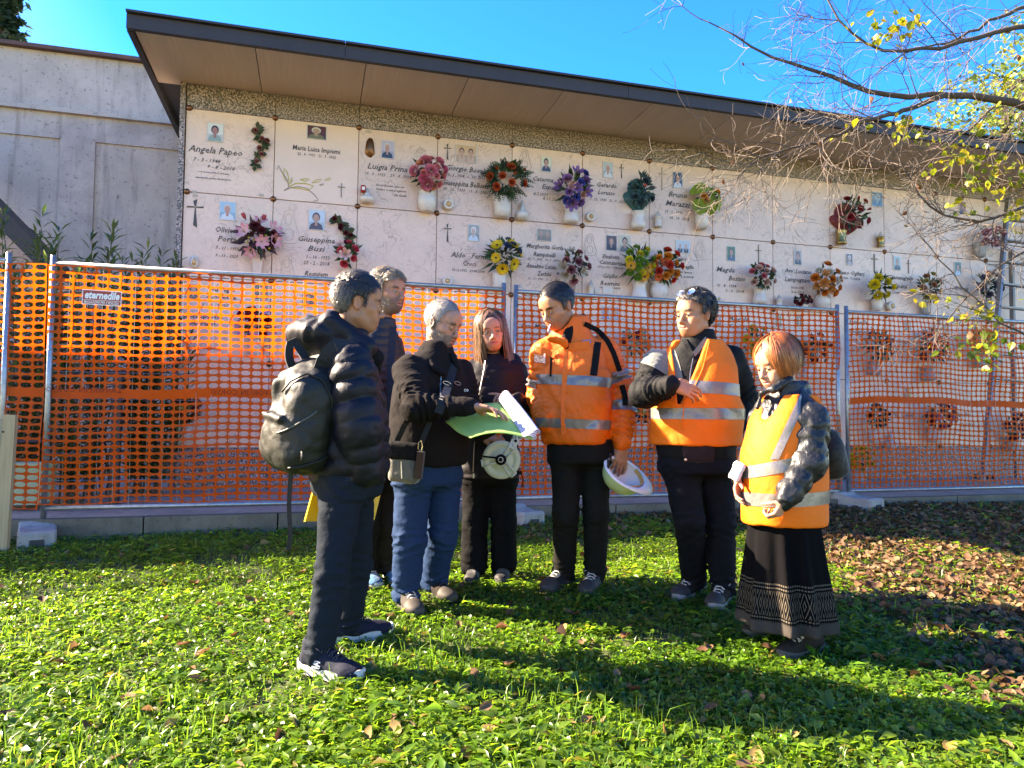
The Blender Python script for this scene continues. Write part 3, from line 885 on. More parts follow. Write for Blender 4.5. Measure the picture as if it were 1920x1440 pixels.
# ------------------------------------------------------------------ heads
def head_frame(fwd, roll=0.0):
    f = unit(fwd); x = unit(np.cross(f, UZ)); z = np.cross(x, f)
    c, s_ = math.cos(roll), math.sin(roll)
    return frame(x * c + z * s_, f, -x * s_ + z * c)
def Gbox(J, x0, y0, x1, y1, d0, d1, h):
    P = np.array([J(x, y, d) for x in (x0, x1) for y in (y0, y1) for d in (d0, d1)])
    return Grid(P.min(0), P.max(0), h * 1.12)
class Head:
    """c: centre between the ears, fwd: where the face looks, s: size"""
    def __init__(h, c, fwd, s=1.0, roll=0.0, wide=1.0, fem=False, nose=1.0, jaw=1.0, tall=1.0, lid=0.1):
        h.lid = lid
        h.c, h.s, h.fem, h.nose, h.jaw = np.asarray(c, float), s, fem, nose, jaw
        h.Rm = head_frame(fwd, roll); h.sc = np.array([wide, 1.0, tall]) * s
    def W(h, p): return h.c + h.Rm @ (np.asarray(p, float) * h.sc)
    def Ws(h, P): return h.c + (np.asarray(P, float) * h.sc) @ h.Rm.T
    def Ls(h, P): return ((np.asarray(P) - h.c) @ h.Rm) / h.sc
    def build(h, g):
        s = h.s; Rm = h.Rm
        E = lambda c, r, k=0.02, op='u', rot=None: g.ell(h.W(c), np.asarray(r) * h.sc, Rm if rot is None else Rm @ rot, k * s, op)
        Cp = lambda a, b, ra, rb=None, k=0.015, op='u': g.cap(h.W(a), h.W(b), ra * s, (ra if rb is None else rb) * s, k * s, op)
        E((0, -.015, .038), (.074, .094, .083))
        E((0, .022, -.02), (.064, .070, .085), .03)
        E((0, .05, -.083), (.034 * h.jaw, .038, .030), .035)
        for x in (-1, 1):
            Cp((x * .050 * h.jaw, .005, -.060), (x * .022, .060, -.088), .019, .017, .03)
            E((x * .042, .058, -.020), (.023, .024, .020), .022)
            E((x * .030, .070, -.050), (.022, .020, .024), .02)
        Cp((-.034, .080, .022), (.034, .080, .022), .0125, .0125, .014)
        E((0, .070, .050), (.050, .026, .036), .03)
        for x in (-1, 1):
            E((x * .032, .103, .002), (.019, .020, .0125), .010, 's')
            E((x * .0315, .0765, .0025), (.0155, .0155, .0135), .004)
            zl = .0105 - .0085 * h.lid
            for q in np.linspace(zl, .013, 3): Cp((x * .019, .0895, q), (x * .046, .0805, q - .001), .0040, .0038, .004)      # upper lid
            Cp((x * .020, .0872, -.0085), (x * .044, .0802, -.0082), .0036, .0034, .006)
            Cp((x * .020, .0935, -.040), (x * .033, .080, -.066), .0022, .0016, .008, 's')
            Cp((x * .019, .086, -.019), (x * .036, .078, -.024), .0016, .0014, .006, 's')
        nz = h.nose
        Cp((0, .086, .014), (0, .104 + .008 * nz, -.026), .0075, .0105, .012)
        E((0, .106 + .008 * nz, -.033), (.0125, .0125, .011), .008)
        for x in (-1, 1):
            E((x * .0125, .096 + .004 * nz, -.037), (.0085, .012, .0085), .006)
            E((x * .006, .104, -.0445), (.004, .006, .004), .003, 's')
        E((0, .078, -.064), (.032, .024, .026), .02)
        E((0, .0935, -.0585), (.023, .0105, .0060), .006)
        E((0, .0915, -.0705), (.019, .0105, .0070), .006)
        Cp((-.022, .099, -.0645), (.022, .099, -.0645), .0024, .0024, .004, 's')
        for x in (-1, 1):
            rot = rotm(0.15, x * 0.12, x * -0.35)
            E((x * .077, -.010, -.006), (.0085, .019, .031), .010, 'u', rot)
            E((x * .084, -.004, -.002), (.005, .011, .019), .004, 's', rot)
    def neck(h, g, base, r=0.056, fem=False):
        g.cap(h.W((0, -.022, -.045)), base, r * 0.95, r * 1.08, 0.03)
    def colour(h, V, skin, lip=(.38, .12, .09), beard=None, brow=(.04, .03, .025), flush=(0.50, 0.19, 0.12), bth=.0066):
        L = h.Ls(V)
        C = np.tile(np.asarray(skin, float), (len(V), 1))
        def bl(c, w):
            C[:] = C * (1 - w[:, None]) + np.asarray(c)[None, :] * w[:, None]
        x, y, z = L.T
        ax = np.abs(x)
        G = lambda cx, cy, cz, r: np.exp(-(((ax - cx) / r[0]) ** 2 + ((y - cy) / r[1]) ** 2 + ((z - cz) / r[2]) ** 2))
        inhead = (z > -.16) & (np.abs(y) < .2) & (ax < .12)
        bl(flush, 0.40 * G(.042, .068, -.028, (.022, .03, .022)) * inhead)
        bl(flush, 0.45 * G(0, .112, -.034, (.016, .02, .014)) * inhead)
        bl(flush, 0.55 * G(.082, -.01, -.004, (.012, .03, .03)) * inhead)
        bl(lip, 0.9 * np.clip(1.6 * np.exp(-((ax / .021) ** 4 + ((z + .0645) / .0095) ** 4)) * (y > .072), 0, 1) * inhead)
        bl((.10, .03, .025), np.exp(-((ax / .021) ** 4 + ((z + .0645) / .0022) ** 2)) * (y > .075) * inhead)
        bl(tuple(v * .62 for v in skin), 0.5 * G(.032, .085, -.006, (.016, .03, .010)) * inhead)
        zl = .0075 - .0085 * h.lid
        bl((.05, .025, .02), 0.75 * np.exp(-(((ax - .0325) / .0135) ** 4 + ((z - zl + .001) / .0030) ** 2)) * (y > .07) * inhead)
        if beard is not None:
            c, a, low = beard
            w = (z < -.028) & (z > -.135) & (y > -.005) | ((y > -.015) & (y < .02) & (ax > .05) & (z < .012) & (z > -.10))
            wv = np.clip(1 - np.maximum(0, (z + .036) / .014), 0, 1) * np.clip((y + .008) / .02, 0, 1)
            wv = np.maximum(wv * (z < -.02), ((y > -.012) & (y < .016) & (ax > .056) & (z < .015)).astype(float) * .8)
            wv = wv * (1 - np.clip(1.5 * np.exp(-((ax / .022) ** 4 + ((z + .066) / .010) ** 4)), 0, 1))
            wv = wv * (1 - np.clip(1.3 * G(.040, .065, -.030, (.020, .03, .013)), 0, 1)) * (z > -.13) * (1 - .9 * np.exp(-(ax / .02) ** 4 - ((z + .036) / .016) ** 4))
            rn = 0.75 + 0.25 * wn(V, 500, 3)
            bl(c, np.clip(wv * a * rn, 0, 1) * inhead)
            h.bw = wv * inhead
        bw = np.exp(-(((ax - .032) / .0185) ** 4 + ((z - .0240 + 8 * (ax - .033) ** 2) / bth) ** 2)) * (y > .06)
        bl(brow, np.clip(bw * 1.5, 0, 1) * 0.95 * inhead)
        return C
    def eyes(h, parent, iris=(.06, .035, .02), look=(0, 1, -0.1), closed=0.0):
        sc = h.s
        for x in (-1, 1):
            m = MB(); r = .0147 * sc
            c = h.W((x * .0310, .0782, .0006))
            d = unit(h.Rm @ unit(np.asarray(look, float)))
            a = unit(np.cross(d, UZ + .01)); b = np.cross(a, d)
            prof = [(0.0001, r), (r * .20, r * .98), (r * .22, r * .976), (r * .46, r * .89), (r * .49, r * .872), (r * .8, r * .6), (r, 0)]
            cols = [(.008, .006, .005)] * 2 + [iris] * 2 + [(.22, .185, .155)] * 3
            n = 14; V = []; CC = []
            for (q, zz), cc in zip(prof, cols):
                for k in range(n):
                    w = 2 * math.pi * k / n; V.append(c + a * q * math.cos(w) + b * q * math.sin(w) + d * zz); CC.append(cc)
            F = [(i * n + k, i * n + (k + 1) % n, (i + 1) * n + (k + 1) % n, (i + 1) * n + k) for i in range(len(prof) - 1) for k in range(n)]
            mk('eye', V, [f[::-1] for f in F], M_EYE, parent, True, np.array(CC))
M_EYE = mat('eye', (0.5, 0.5, 0.5), 0.15, attr=True, coat=0.5)
M_SKIN = mat('skin', (0.5, 0.3, 0.2), 0.52, spec=0.35, attr=True, var=(120, 0.86, 0.2), bump=(350, 0.12, 3, 0.002))
M_HAIR = mat('hair', (0.03, 0.02, 0.02), 0.42, spec=0.5, attr=True)

def hair(h, parent, inside, flow, n=2600, col=((.02, .017, .015), (.06, .05, .045)), length=0.03, lift=0.006, cap=0.006, capcol=None, width=0.0016, seg=3, curl=0.0, seed=1, name='hair', grow=(0.076, 0.098, 0.088), gc=(0, -.015, .036), colfn=None, droop=0.0, capnoise=0.002):
    """cap over the scalp plus ribbons; inside(x, y, z) says where hair grows (head frame); flow gives its direction"""
    r = np.random.default_rng(seed)
    gc = np.asarray(gc); grow = np.asarray(grow)
    m = MB()
    # cap: sphere grid kept where hair grows
    nu, nv = 72, 44
    pts = np.array([[math.sin(math.pi * (j + .001) / (nv - .998)) * math.cos(2 * math.pi * i / nu), math.sin(math.pi * (j + .001) / (nv - .998)) * math.sin(2 * math.pi * i / nu), math.cos(math.pi * (j + .001) / (nv - .998))] for j in range(nv) for i in range(nu)])
    P = gc + pts * (grow + cap * (1 - 0.0)) * (1 + capnoise / .09 * wn(pts * 10, 2.2, seed)[:, None])
    ok = np.array([inside(*p) for p in gc + pts * grow])
    F = []
    for j in range(nv - 1):
        for i in range(nu):
            q = (j * nu + i, j * nu + (i + 1) % nu, (j + 1) * nu + (i + 1) % nu, (j + 1) * nu + i)
            if ok[list(q)].sum() >= 3: F.append(q)
    # tuck the border under the skin
    cntb = np.zeros(len(P)); 
    use = np.zeros(len(P), bool)
    for q in F: use[list(q)] = True
    Pe = np.where(ok[:, None], P, gc + pts * (grow - 0.006))
    cc = np.tile(np.asarray(capcol if capcol is not None else col[0], float), (len(P), 1))
    if colfn is not None: cc = np.array([colfn(p, c) for p, c in zip(P, cc)])
    u, inv = np.unique(np.array(F).ravel(), return_inverse=True)
    VV = [h.Ws(Pe[u])]; FF = [list(q) for q in inv.reshape(-1, 4)[:, ::-1]]; CC = [cc[u]]; nb = len(u)
    # ribbons
    k = 0; tries = 0
    SV, SF, SCc = [], [], []
    while k < n and tries < n * 8:
        tries += 1
        d = r.normal(size=3); d /= np.linalg.norm(d)
        p0 = gc + d * (grow + cap * .7)
        if not inside(*(gc + d * grow)): continue
        k += 1
        nrm = unit(d / grow)
        f = np.asarray(flow(*p0), float)
        f = unit(f - nrm * (f @ nrm) + r.normal(size=3) * 0.22)
        L = length(*p0) if callable(length) else length
        L *= r.uniform(0.65, 1.15)
        side = unit(np.cross(f, nrm)); pts_ = []; p = p0.copy(); dirv = f.copy()
        tw = r.normal() * curl
        for q in range(seg + 1):
            t = q / seg
            e = (p - gc) / (grow + cap + lift * math.sin(min(1, t * 1.2) * 1.6) * r.uniform(.6, 1.2))
            g_ = np.linalg.norm(e)
            if droop == 0 or g_ < 1: p = gc + (p - gc) / g_ if g_ > 0 else p
            pts_.append(p.copy())
            dirv = unit(dirv + side * tw + np.array([0, 0, -droop]) * t)
            p = p + dirv * L / seg
        base = nb + len(SV); w = width * r.uniform(.7, 1.4)
        cmix = r.uniform() ; c_ = np.asarray(col[0]) * (1 - cmix) + np.asarray(col[1]) * cmix
        if colfn is not None: c_ = colfn(p0, c_)
        for q, pp in enumerate(pts_):
            ww = w * (1 - .75 * q / seg)
            SV += [pp - side * ww, pp + side * ww]; SCc += [c_, c_]
        for q in range(seg): SF.append([base + 2 * q, base + 2 * q + 1, base + 2 * q + 3, base + 2 * q + 2])
    V = np.concatenate(VV + [h.Ws(np.array(SV))]); C = np.concatenate(CC + [np.array(SCc)])
    return mk(name, V, FF + SF, M_HAIR, parent, True, C)

# ------------------------------------------------------------------ hands, shoes
def hand(g, w, fwd, pn, side, curl=(0.5, 0.5, 0.55, 0.6), thumb=(0.5, 0.3), s=1.0, spread=0.06, thk=1.0):
    """w: wrist, fwd: wrist->knuckles, pn: palm normal, side: +1 if the thumb is on the side of cross(fwd, pn)"""
    f = unit(fwd); nrm = unit(np.asarray(pn, float) - f * (np.asarray(pn, float) @ f)); sd = np.cross(f, nrm) * side
    w = np.asarray(w, float)
    Cc = lambda a, b, ra, rb, k=.004: g.cap(a, b, ra * s * thk, rb * s * thk, k)
    tips = []
    offs = (0.030, 0.010, -0.010, -0.029); lens = ((.043, .026, .021), (.047, .029, .022), (.044, .027, .021), (.034, .020, .019)); mc = (.086, .088, .083, .076)
    for i in range(4):
        kb = w + (f * mc[i] + sd * offs[i] + nrm * (-.002 if i in (1, 2) else 0.001)) * s
        wb = w + (f * .012 + sd * offs[i] * .62) * s
        Cc(wb, kb, .0135, .0105, .014)
        d = unit(f + sd * spread * (1.5 - i)); p = kb
        nn = unit(nrm - d * (nrm @ d))
        for j, L in enumerate(lens[i]):
            ang = curl[i] * (0.75, 1.1, 0.75)[j]
            d, nn = d * math.cos(ang) + nn * math.sin(ang), nn * math.cos(ang) - d * math.sin(ang)
            q = p + d * L * s
            k9 = 0.9 if i == 3 else 1
            Cc(p, q, (.0098, .0088, .0080)[j] * k9, (.0088, .0080, .0070)[j] * k9, .003)
            p = q
        tips.append(p)
    g.cap(w - f * .02 * s, w + f * .03 * s, .025 * s, .026 * s, .02, sq=(nrm, .72))
    tb = w + (f * .022 + sd * .026 + nrm * .006) * s
    d = unit(f * 0.72 + sd * (0.75 * (1 - thumb[0] * .4)) + nrm * thumb[0])
    t1 = tb + d * .040 * s; Cc(tb, t1, .0145, .0110, .012)
    d2 = unit(d + f * .35 + nrm * thumb[1] - sd * thumb[1] * .6); t2 = t1 + d2 * .032 * s; Cc(t1, t2, .0105, .0095, .003)
    d3 = unit(d2 + f * .2 + nrm * thumb[1] * .6); t3 = t2 + d3 * .026 * s; Cc(t2, t3, .0095, .0078, .003)
    return tips, t3
def shoe(parent, ankle, toe, mats, s=1.0, lace=True, tall=0.02, label=None, sole_h=0.026, toecap=None, logo=None):
    """ankle, toe: points over the ground; builds upper, sole, laces"""
    a, t = np.array(ankle, float), np.array(toe, float)
    f = unit([t[0] - a[0], t[1] - a[1], 0]); sd = np.cross(f, UZ)
    f = unit(f + UZ * SLOPE * f[1]); up = np.cross(sd, f); B = frame(sd, f, up)
    o = np.array([a[0], a[1], gz(a[0], a[1]) + 0.018])
    W = lambda x, y, z: o + B @ (np.array([x, y, z]) * s)
    lo = o - .26; hi = o + .26; lo[2] = o[2] - .03; hi[2] = o[2] + .2
    g = Grid(lo, hi, .006)
    g.cap(W(0, -.045, .045), W(0, .02, .05), .038 * s, .036 * s, .02)
    g.cap(W(0, .02, .052), W(0.004, .13, .028), .040 * s, .040 * s, .03, sq=(sd, 1.12))
    g.ell(W(.004, .155, .030), np.array([.046, .055, .030]) * s, B, .025)
    g.cap(W(0, -.035, .06), W(0, -.038, .085 + tall), .040 * s, .037 * s, .02)
    g.cap(W(0, .0, .07), W(0, .03, .075), .028 * s, .026 * s, .03)
    pl = W(0, 0, .012)
    g.put(lambda x, y, z: -((x - pl[0]) * up[0] + (y - pl[1]) * up[1] + (z - pl[2]) * up[2]), lo + .05, hi - .05, .004, 'i')
    g.cap(W(0, -.03, .09 + tall), W(0, -.035, .16 + tall), .026 * s, .03 * s, .004, 's')
    V, Q = g.surf()
    up_o = mk('shoe', V, Q, mats[0], parent, True)
    if label: up_o['label'] = label
    ol = [(-.030, -.075), (-.036, -.03), (-.033, .02), (-.044, .10), (-.046, .14), (-.034, .19), (-.01, .210), (.016, .206), (.038, .18), (.050, .13), (.046, .09), (.035, .03), (.037, -.03), (.030, -.075), (.012, -.092), (-.012, -.092)]
    V, F = [], []; nP = len(ol)
    for z, q in ((-.006, .97), (.004, 1.03), (sole_h - .004, 1.04), (sole_h, 1.0)):
        for x, y in ol:
            rise = 0.014 * max(0, (y - .12) / .09) ** 2 + 0.008 * max(0, (-.05 - y) / .04)
            V.append(W(x * q * 1.04, (y - .05) * q + .05, z + rise))
    for k in range(3):
        for i in range(nP): F.append((k * nP + i, k * nP + (i + 1) % nP, (k + 1) * nP + (i + 1) % nP, (k + 1) * nP + i))
    F.append(tuple(range(nP))); F.append(tuple(3 * nP + i for i in range(nP - 1, -1, -1)))
    mk('sole', V, [f_[::-1] for f_ in F], mats[1], up_o, True)
    if toecap is not None:
        Vp, Fp = patch(np.array(g.surf()[0]), Q, [(W(0, .135, 0), -(B @ np.array([0, 1.0, 0.15])))], .002)
        if len(Fp): mk('toe_cap', Vp, Fp, toecap, up_o, True)
    if lace:
        m = MB()
        for k in range(5):
            y = .026 + k * .021; z = .1090 - k * .0098
            m.tube([W(-.026, y, z - .012), W(-.012, y + .003, z), W(.012, y + .010, z), W(.026, y + .013, z - .013)], .0028 * s, 5)
            m.tube([W(.026, y, z - .012), W(.012, y + .003, z + .002), W(-.012, y + .010, z + .002), W(-.026, y + .013, z - .013)], .0028 * s, 5)
        for sx in (-1, 1):
            m.tube([W(0, .02, .114), W(sx * .024, .012, .126), W(sx * .050, .026, .108), W(sx * .046, .05, .094), W(sx * .012, .028, .112)], .0026 * s, 5)
        tag(m.obj('laces', mats[2], up_o, True), kind='stuff')
    return W, up_o
# ------------------------------------------------------------------ people
def fab(name, col, rough=0.8, v=0.75, scale=220, bump=0.25, sheen=0.3, fold=0.5, spec=0.25, coat=0.0, fs=26, attr=False):
    """cloth: weave-scale variation plus soft creases"""
    m = mat(name, col, rough, spec=spec, var=(scale, tuple(c * v for c in col), 0.2, 3), sheen=sheen, coat=coat)
    nt = m.node_tree; N, L = nt.nodes, nt.links; b = N['Principled BSDF']
    tc = N.new('ShaderNodeTexCoord')
    n1 = N.new('ShaderNodeTexNoise'); n1.inputs['Scale'].default_value = fs; n1.inputs['Detail'].default_value = 3; n1.inputs['Distortion'].default_value = 0.35
    n2 = N.new('ShaderNodeTexNoise'); n2.inputs['Scale'].default_value = scale * 2; n2.inputs['Detail'].default_value = 2
    for n_ in (n1, n2): L.new(tc.outputs['Object'], n_.inputs['Vector'])
    b1 = N.new('ShaderNodeBump'); b1.inputs['Strength'].default_value = fold; b1.inputs['Distance'].default_value = 0.012
    b2 = N.new('ShaderNodeBump'); b2.inputs['Strength'].default_value = bump; b2.inputs['Distance'].default_value = 0.001
    L.new(n1.outputs['Fac'], b1.inputs['Height']); L.new(n2.outputs['Fac'], b2.inputs['Height']); L.new(b1.outputs['Normal'], b2.inputs['Normal']); L.new(b2.outputs['Normal'], b.inputs['Normal'])
    return m
M_NYLON = fab('navy quilted nylon', (0.0050, 0.0056, 0.0105), 0.55, 0.85, 300, 0.1, 0.0, 0.35, 0.22)
M_NYLON_BR = fab('brown black quilted nylon', (0.013, 0.009, 0.0085), 0.5, 0.85, 300, 0.1, 0.0, 0.25, 0.4)
M_BLACKCLOTH = fab('black cloth', (0.006, 0.0055, 0.006), 0.85, sheen=0.0, spec=.12)
M_NAVYTROUSER = fab('slate blue trousers', (0.0085, 0.0135, 0.021), 0.85, 0.8, 400, 0.2, 0.0, 0.5, 0.1)
M_BROWNTROUSER = fab('grey brown trousers', (0.018, 0.014, 0.0125), 0.85, sheen=0.0, spec=.12)
M_FLEECE = fab('charcoal fleece', (0.011, 0.0085, 0.0085), 0.95, 0.7, 120, 0.4, 0.0, 0.4, 0.12)
M_DENIM = fab('blue denim', (0.011, 0.034, 0.088), 0.85, 0.6, 160, 0.4, 0.0, 0.5, 0.12)
M_COAT = fab('black plum coat', (0.006, 0.0035, 0.0055), 0.65, 0.8, 260, 0.2, 0.0, 0.3, 0.2)
M_WTROUSER = fab('black trousers', (0.0045, 0.004, 0.0045), 0.85, sheen=0.0, spec=.1)
M_ORANGE = fab('orange work cloth', (0.76, 0.115, 0.004), 0.62, 0.93, 300, 0.15, 0.0, 0.55, 0.35)
M_VEST = fab('orange vest cloth', (0.80, 0.140, 0.005), 0.7, 0.94, 300, 0.15, 0.0, 0.3, 0.3)
M_TAPE = mat('silver reflective tape', (0.20, 0.175, 0.16), 0.35, spec=0.6, metal=0.35, var=(90, (0.15, 0.13, 0.12), 0.2), bump=(40, 0.4, 3, 0.004))
M_BLACKTRIM = fab('black trim', (0.006, 0.0055, 0.006), 0.8, sheen=0.0, spec=.12)
M_GREYTROUSER = fab('dark olive grey trousers', (0.0095, 0.009, 0.008), 0.85, 0.75, 300, sheen=0.0, spec=.12)
M_NAVY2 = fab('dark navy trousers', (0.0065, 0.007, 0.0105), 0.85, 0.75, 300, sheen=0.0, spec=.12)
M_SHELL = fab('black shell jacket', (0.006, 0.006, 0.0065), 0.75, 0.8, 260, 0.2, 0.0, 0.4, 0.15)
M_YOKE = fab('pale grey shoulder cloth', (0.15, 0.155, 0.135), 0.8)
M_GLOSSY = fab('shiny black puffer', (0.010, 0.011, 0.013), 0.46, 0.9, 300, 0.05, 0.0, 0.8, 0.35, 0.0, 22)
M_LEATHER = fab('soft black leather', (0.010, 0.0105, 0.0085), 0.55, 0.8, 120, 0.25, 0.0, 0.6, 0.3, 0.0, 14)
M_STRAP = fab('webbing strap', (0.012, 0.012, 0.013), 0.7)
M_ZIP = mat('zip', (0.35, 0.34, 0.33), 0.35, metal=0.8)
M_SOLE_W = mat('white sole', (0.42, 0.40, 0.36), 0.7)
M_SOLE_D = mat('dark sole', (0.05, 0.045, 0.04), 0.8)
M_SOLE_G = mat('grey sole', (0.22, 0.20, 0.18), 0.8)
M_SHOE_NAVY = fab('navy knit shoe', (0.006, 0.009, 0.022), 0.85, 0.7, 500, 0.5, 0.0)
M_SHOE_GREY = fab('grey suede shoe', (0.05, 0.043, 0.036), 0.9, 0.6, 200, sheen=0.0)
M_SHOE_BLACK = fab('black leather work shoe', (0.008, 0.0065, 0.0065), 0.6, 0.8, 200)
M_SHOE_BROWN = fab('grey brown trekking shoe', (0.026, 0.020, 0.017), 0.9, 0.6, 200, sheen=0.0, spec=.12)
M_SHOE_BLUE = fab('bright blue shoe', (0.03, 0.12, 0.22), 0.8)
M_LACE = mat('grey laces', (0.42, 0.39, 0.36), 0.8)
M_LACE_D = mat('dark laces', (0.03, 0.03, 0.035), 0.8)
M_CAP = mat('scuffed toe cap', (0.035, 0.028, 0.022), 0.7)

def yaw_of(f): return math.atan2(-f[0], f[1])
def rings(Y, lst): return [(*at(x, y, Y + (q[0] if q else 0)), w, d) for x, y, w, d, *q in lst]
def nz(P, a): return P
class Person:
    def __init__(p, label, foot, group='people gathered round the plans'):
        p.o = thing('person', label, 'person', (foot[0], foot[1], gz(foot[0], foot[1])))
    def body(p, head, neckbase, pelvis, arms, legs, hands, skin, beard=None, brow=(.04, .03, .025), neckr=.056, chest=None, **kw):
        pts = [head.c, neckbase, pelvis] + [q for a in arms for q in a] + [q for l in legs for q in l]
        lo = np.min(pts, 0) - .17; hi = np.max(pts, 0) + .17; lo[2] = min(q[2] for l in legs for q in l) - .05
        fine = [(head.c - .15, head.c + .15, .0042)]
        for hd in hands:
            w = np.asarray(hd['w']); c = w + unit(hd['fwd']) * .08
            fine.append((c - .12, c + .12, .0050))
        g = Grid(lo, hi, .016, fine)
        for a in arms:
            g.cap(a[0], a[1], .042, .036, .02); g.cap(a[1], a[2], .036, .026, .02)
            g.cap(neckbase - np.array([0, 0, .06]), a[0], .05, .045, .03)
        for l in legs:
            for i in range(len(l) - 1): g.cap(l[i], l[i + 1], (.055, .042, .033, .03)[i], (.042, .033, .03, .025)[i], .02)
            g.cap(pelvis, l[0], .06, .055, .03)
        mid = (np.asarray(neckbase) + np.asarray(pelvis)) / 2
        g.cap(pelvis, mid, .085, .085, .04); g.cap(mid, np.asarray(neckbase) - np.array([0, 0, .06]), .085, .07, .04)
        head.neck(g, neckbase, neckr)
        head.build(g)
        for hd in hands: hand(g, **hd)
        V, Q = g.surf()
        C = head.colour(V, skin, beard=beard, brow=brow, **kw)
        p.bodyo = mk('body', V, Q, M_SKIN, p.o, True, C)
        if beard is not None and beard[1] > .6:
            r = np.random.default_rng(3); N = vnormals(V, Q); I = np.where(head.bw > .35)[0]; I = r.choice(I, 2600); SV, SF, SC_ = [], [], []
            dn = head.Rm @ np.array([0, .25, -1.0])
            for i in I:
                q = V[i] + r.normal(size=3) * .0016; d = unit(dn - N[i] * (dn @ N[i]) + N[i] * .35 + r.normal(size=3) * .35); s_ = unit(np.cross(d, N[i])) * .0006; L = r.uniform(.005, .011); b0 = len(SV)
                SV += [q - s_, q + s_, q + d * L + s_ * .3, q + d * L - s_ * .3]; SF.append([b0, b0 + 1, b0 + 2, b0 + 3]); SC_ += [np.asarray(beard[0]) * r.uniform(.3, 2.4)] * 4
            mk('beard', np.array(SV), SF, M_HAIR, p.o, False, np.array(SC_))
        return g
    def part(p, name, VQ, m, smooth=True, label=None):
        V, Q = VQ
        if not len(V): return None
        o = mk(name, V, Q, m, p.o, smooth)
        if label: o['label'] = label
        return o
def sub(name, VF, m, parent, smooth=True):
    V, F = VF
    if len(V): return mk(name, V, F, m, parent, smooth)
def wrinkle(a, n=7, seed=0, at_=(0.5, 1.0), wd=0.22, base=0.15):
    """radius changes for a sleeve or trouser leg: folds bunch up around the given places along the limb"""
    r = np.random.default_rng(seed); ph = r.uniform(0, 6, 6)
    def f(t, x, y, z):
        env = base + sum(np.exp(-((t - q) / wd) ** 2) for q in at_)
        w1 = np.sin(t * n * 3.6 + ph[0] + 2.3 * np.sin(x * 14 + z * 4 + ph[1]) + 2.3 * np.sin(y * 16 + z * 7 + ph[2]))
        w2 = np.sin(t * n * 5.3 + ph[3] - 2.0 * np.sin(x * 17 - z * 6 + ph[4]) + 1.6 * np.sin(y * 13 + z * 11 + ph[5]))
        return a * env * (1.1 - 1.5 * np.abs(w1) - 0.9 * np.abs(w2) ** 1.5)
    return f
def puff(n, a, seed=0):
    def f(t, x, y, z):
        return a * (np.abs(np.sin(t * n * math.pi + 0.25 * np.sin(x * 21 + seed) + .2 * np.sin(y * 17 + z * 12))) ** 0.55 - 0.75)
    return f
def trousers(hips, knees, ankles, pel, yaw, r, m, person, seed=0, h=.009, waist=None, nfold=6, amp=.006, hem=0.03):
    pts = np.array(list(hips) + list(knees) + list(ankles) + [pel])
    g = Grid(pts.min(0) - .16, pts.max(0) + np.array([.2, .2, .16]), h)
    g.lo_ = 0
    for hp, kn, an in zip(hips, knees, ankles):
        g.cap(hp, kn, r[0], r[1], .014, mod=wrinkle(amp, nfold, seed, (0.12, 1.0), .16, .12))
        g.cap(kn, an, r[1], r[2], .03, mod=wrinkle(amp * 1.15, nfold, seed + 3, (0.0, 0.95), .2, .1))
    w = waist or (.165, .125)
    g.loft([(pel[0], pel[1], pel[2] - .055, w[0] * .97, w[1] * .97), (pel[0], pel[1], pel[2] - .01, w[0] * 1.03, w[1] * 1.03), (pel[0], pel[1], pel[2] + .10, w[0], w[1])], yaw, .06)
    g.noise(.0035, 16, seed, True); g.noise(.0016, 40, seed + 1)
    # straight hems, open over the shoe
    for kn, an in zip(knees, ankles):
        d = unit(an - kn)
        e = an + d * (hem)
        g.put(lambda x, y, z: -((x - e[0]) * d[0] + (y - e[1]) * d[1] + (z - e[2]) * d[2] - 0.0), e - np.array([.09, .09, .01]), e + np.array([.09, .09, .14]), .006, 's') if False else None
        zc_ = e[2] - .012
        sl = g.sl(e - np.array([.11, .11, .25]), np.array([e[0] + .11, e[1] + .11, zc_]))
        z = g.ax[2][sl[2]][None, None, :]
        g.F[sl] = np.maximum(g.F[sl], zc_ - z)
    VQ = g.surf()
    return person.part('trousers', VQ, m), VQ
def frame_at(fwd):
    f = unit([fwd[0], fwd[1], 0]); return f, np.cross(f, UZ)       # forward, right

def strip(mb, pts, nrm, w, t=0.002, col=None):
    """flat ribbon along points; nrm: outward direction per point"""
    pts = np.asarray(pts, float); T = np.gradient(pts, axis=0)
    V = []
    for p, tt, n_ in zip(pts, T, np.broadcast_to(nrm, pts.shape)):
        s_ = unit(np.cross(tt, n_))
        V += [p - s_ * w / 2, p + s_ * w / 2, p + s_ * w / 2 + n_ * t, p - s_ * w / 2 + n_ * t]
    F = []
    for i in range(len(pts) - 1):
        for k in range(4): F.append((4 * i + k, 4 * i + (k + 1) % 4, 4 * i + 4 + (k + 1) % 4, 4 * i + 4 + k))
    F += [(3, 2, 1, 0), tuple(4 * (len(pts) - 1) + k for k in range(4))]
    mb.add(V, F, col)
def on_surface(V, Q, p, d, off=0.004):
    """nearest garment vertex seen from p looking along d (for laying straps and zips)"""
    rel = V - p; t = rel @ d; perp = np.linalg.norm(rel - np.outer(t, d), axis=1)
    near = np.where(perp < max(.010, perp.min() * 1.2))[0]
    i = near[np.argmin(t[near])]
    return p + d * t[i] - d * off
def drape(V, Q, pix, off=0.005):
    """lay a line of pixels onto the garment facing the camera"""
    out = []
    for x, y in pix:
        d = unit(ray(x, y)); out.append(on_surface(V, Q, CP, d, off))
    return np.array(out)
def dense(pts, n):
    pts = np.asarray(pts, float); s_ = np.r_[0, np.cumsum(np.linalg.norm(np.diff(pts, axis=0), axis=1))]
    q = np.linspace(0, s_[-1], n)
    o = np.stack([np.interp(q, s_, pts[:, k]) for k in range(pts.shape[1])], 1)
    return o
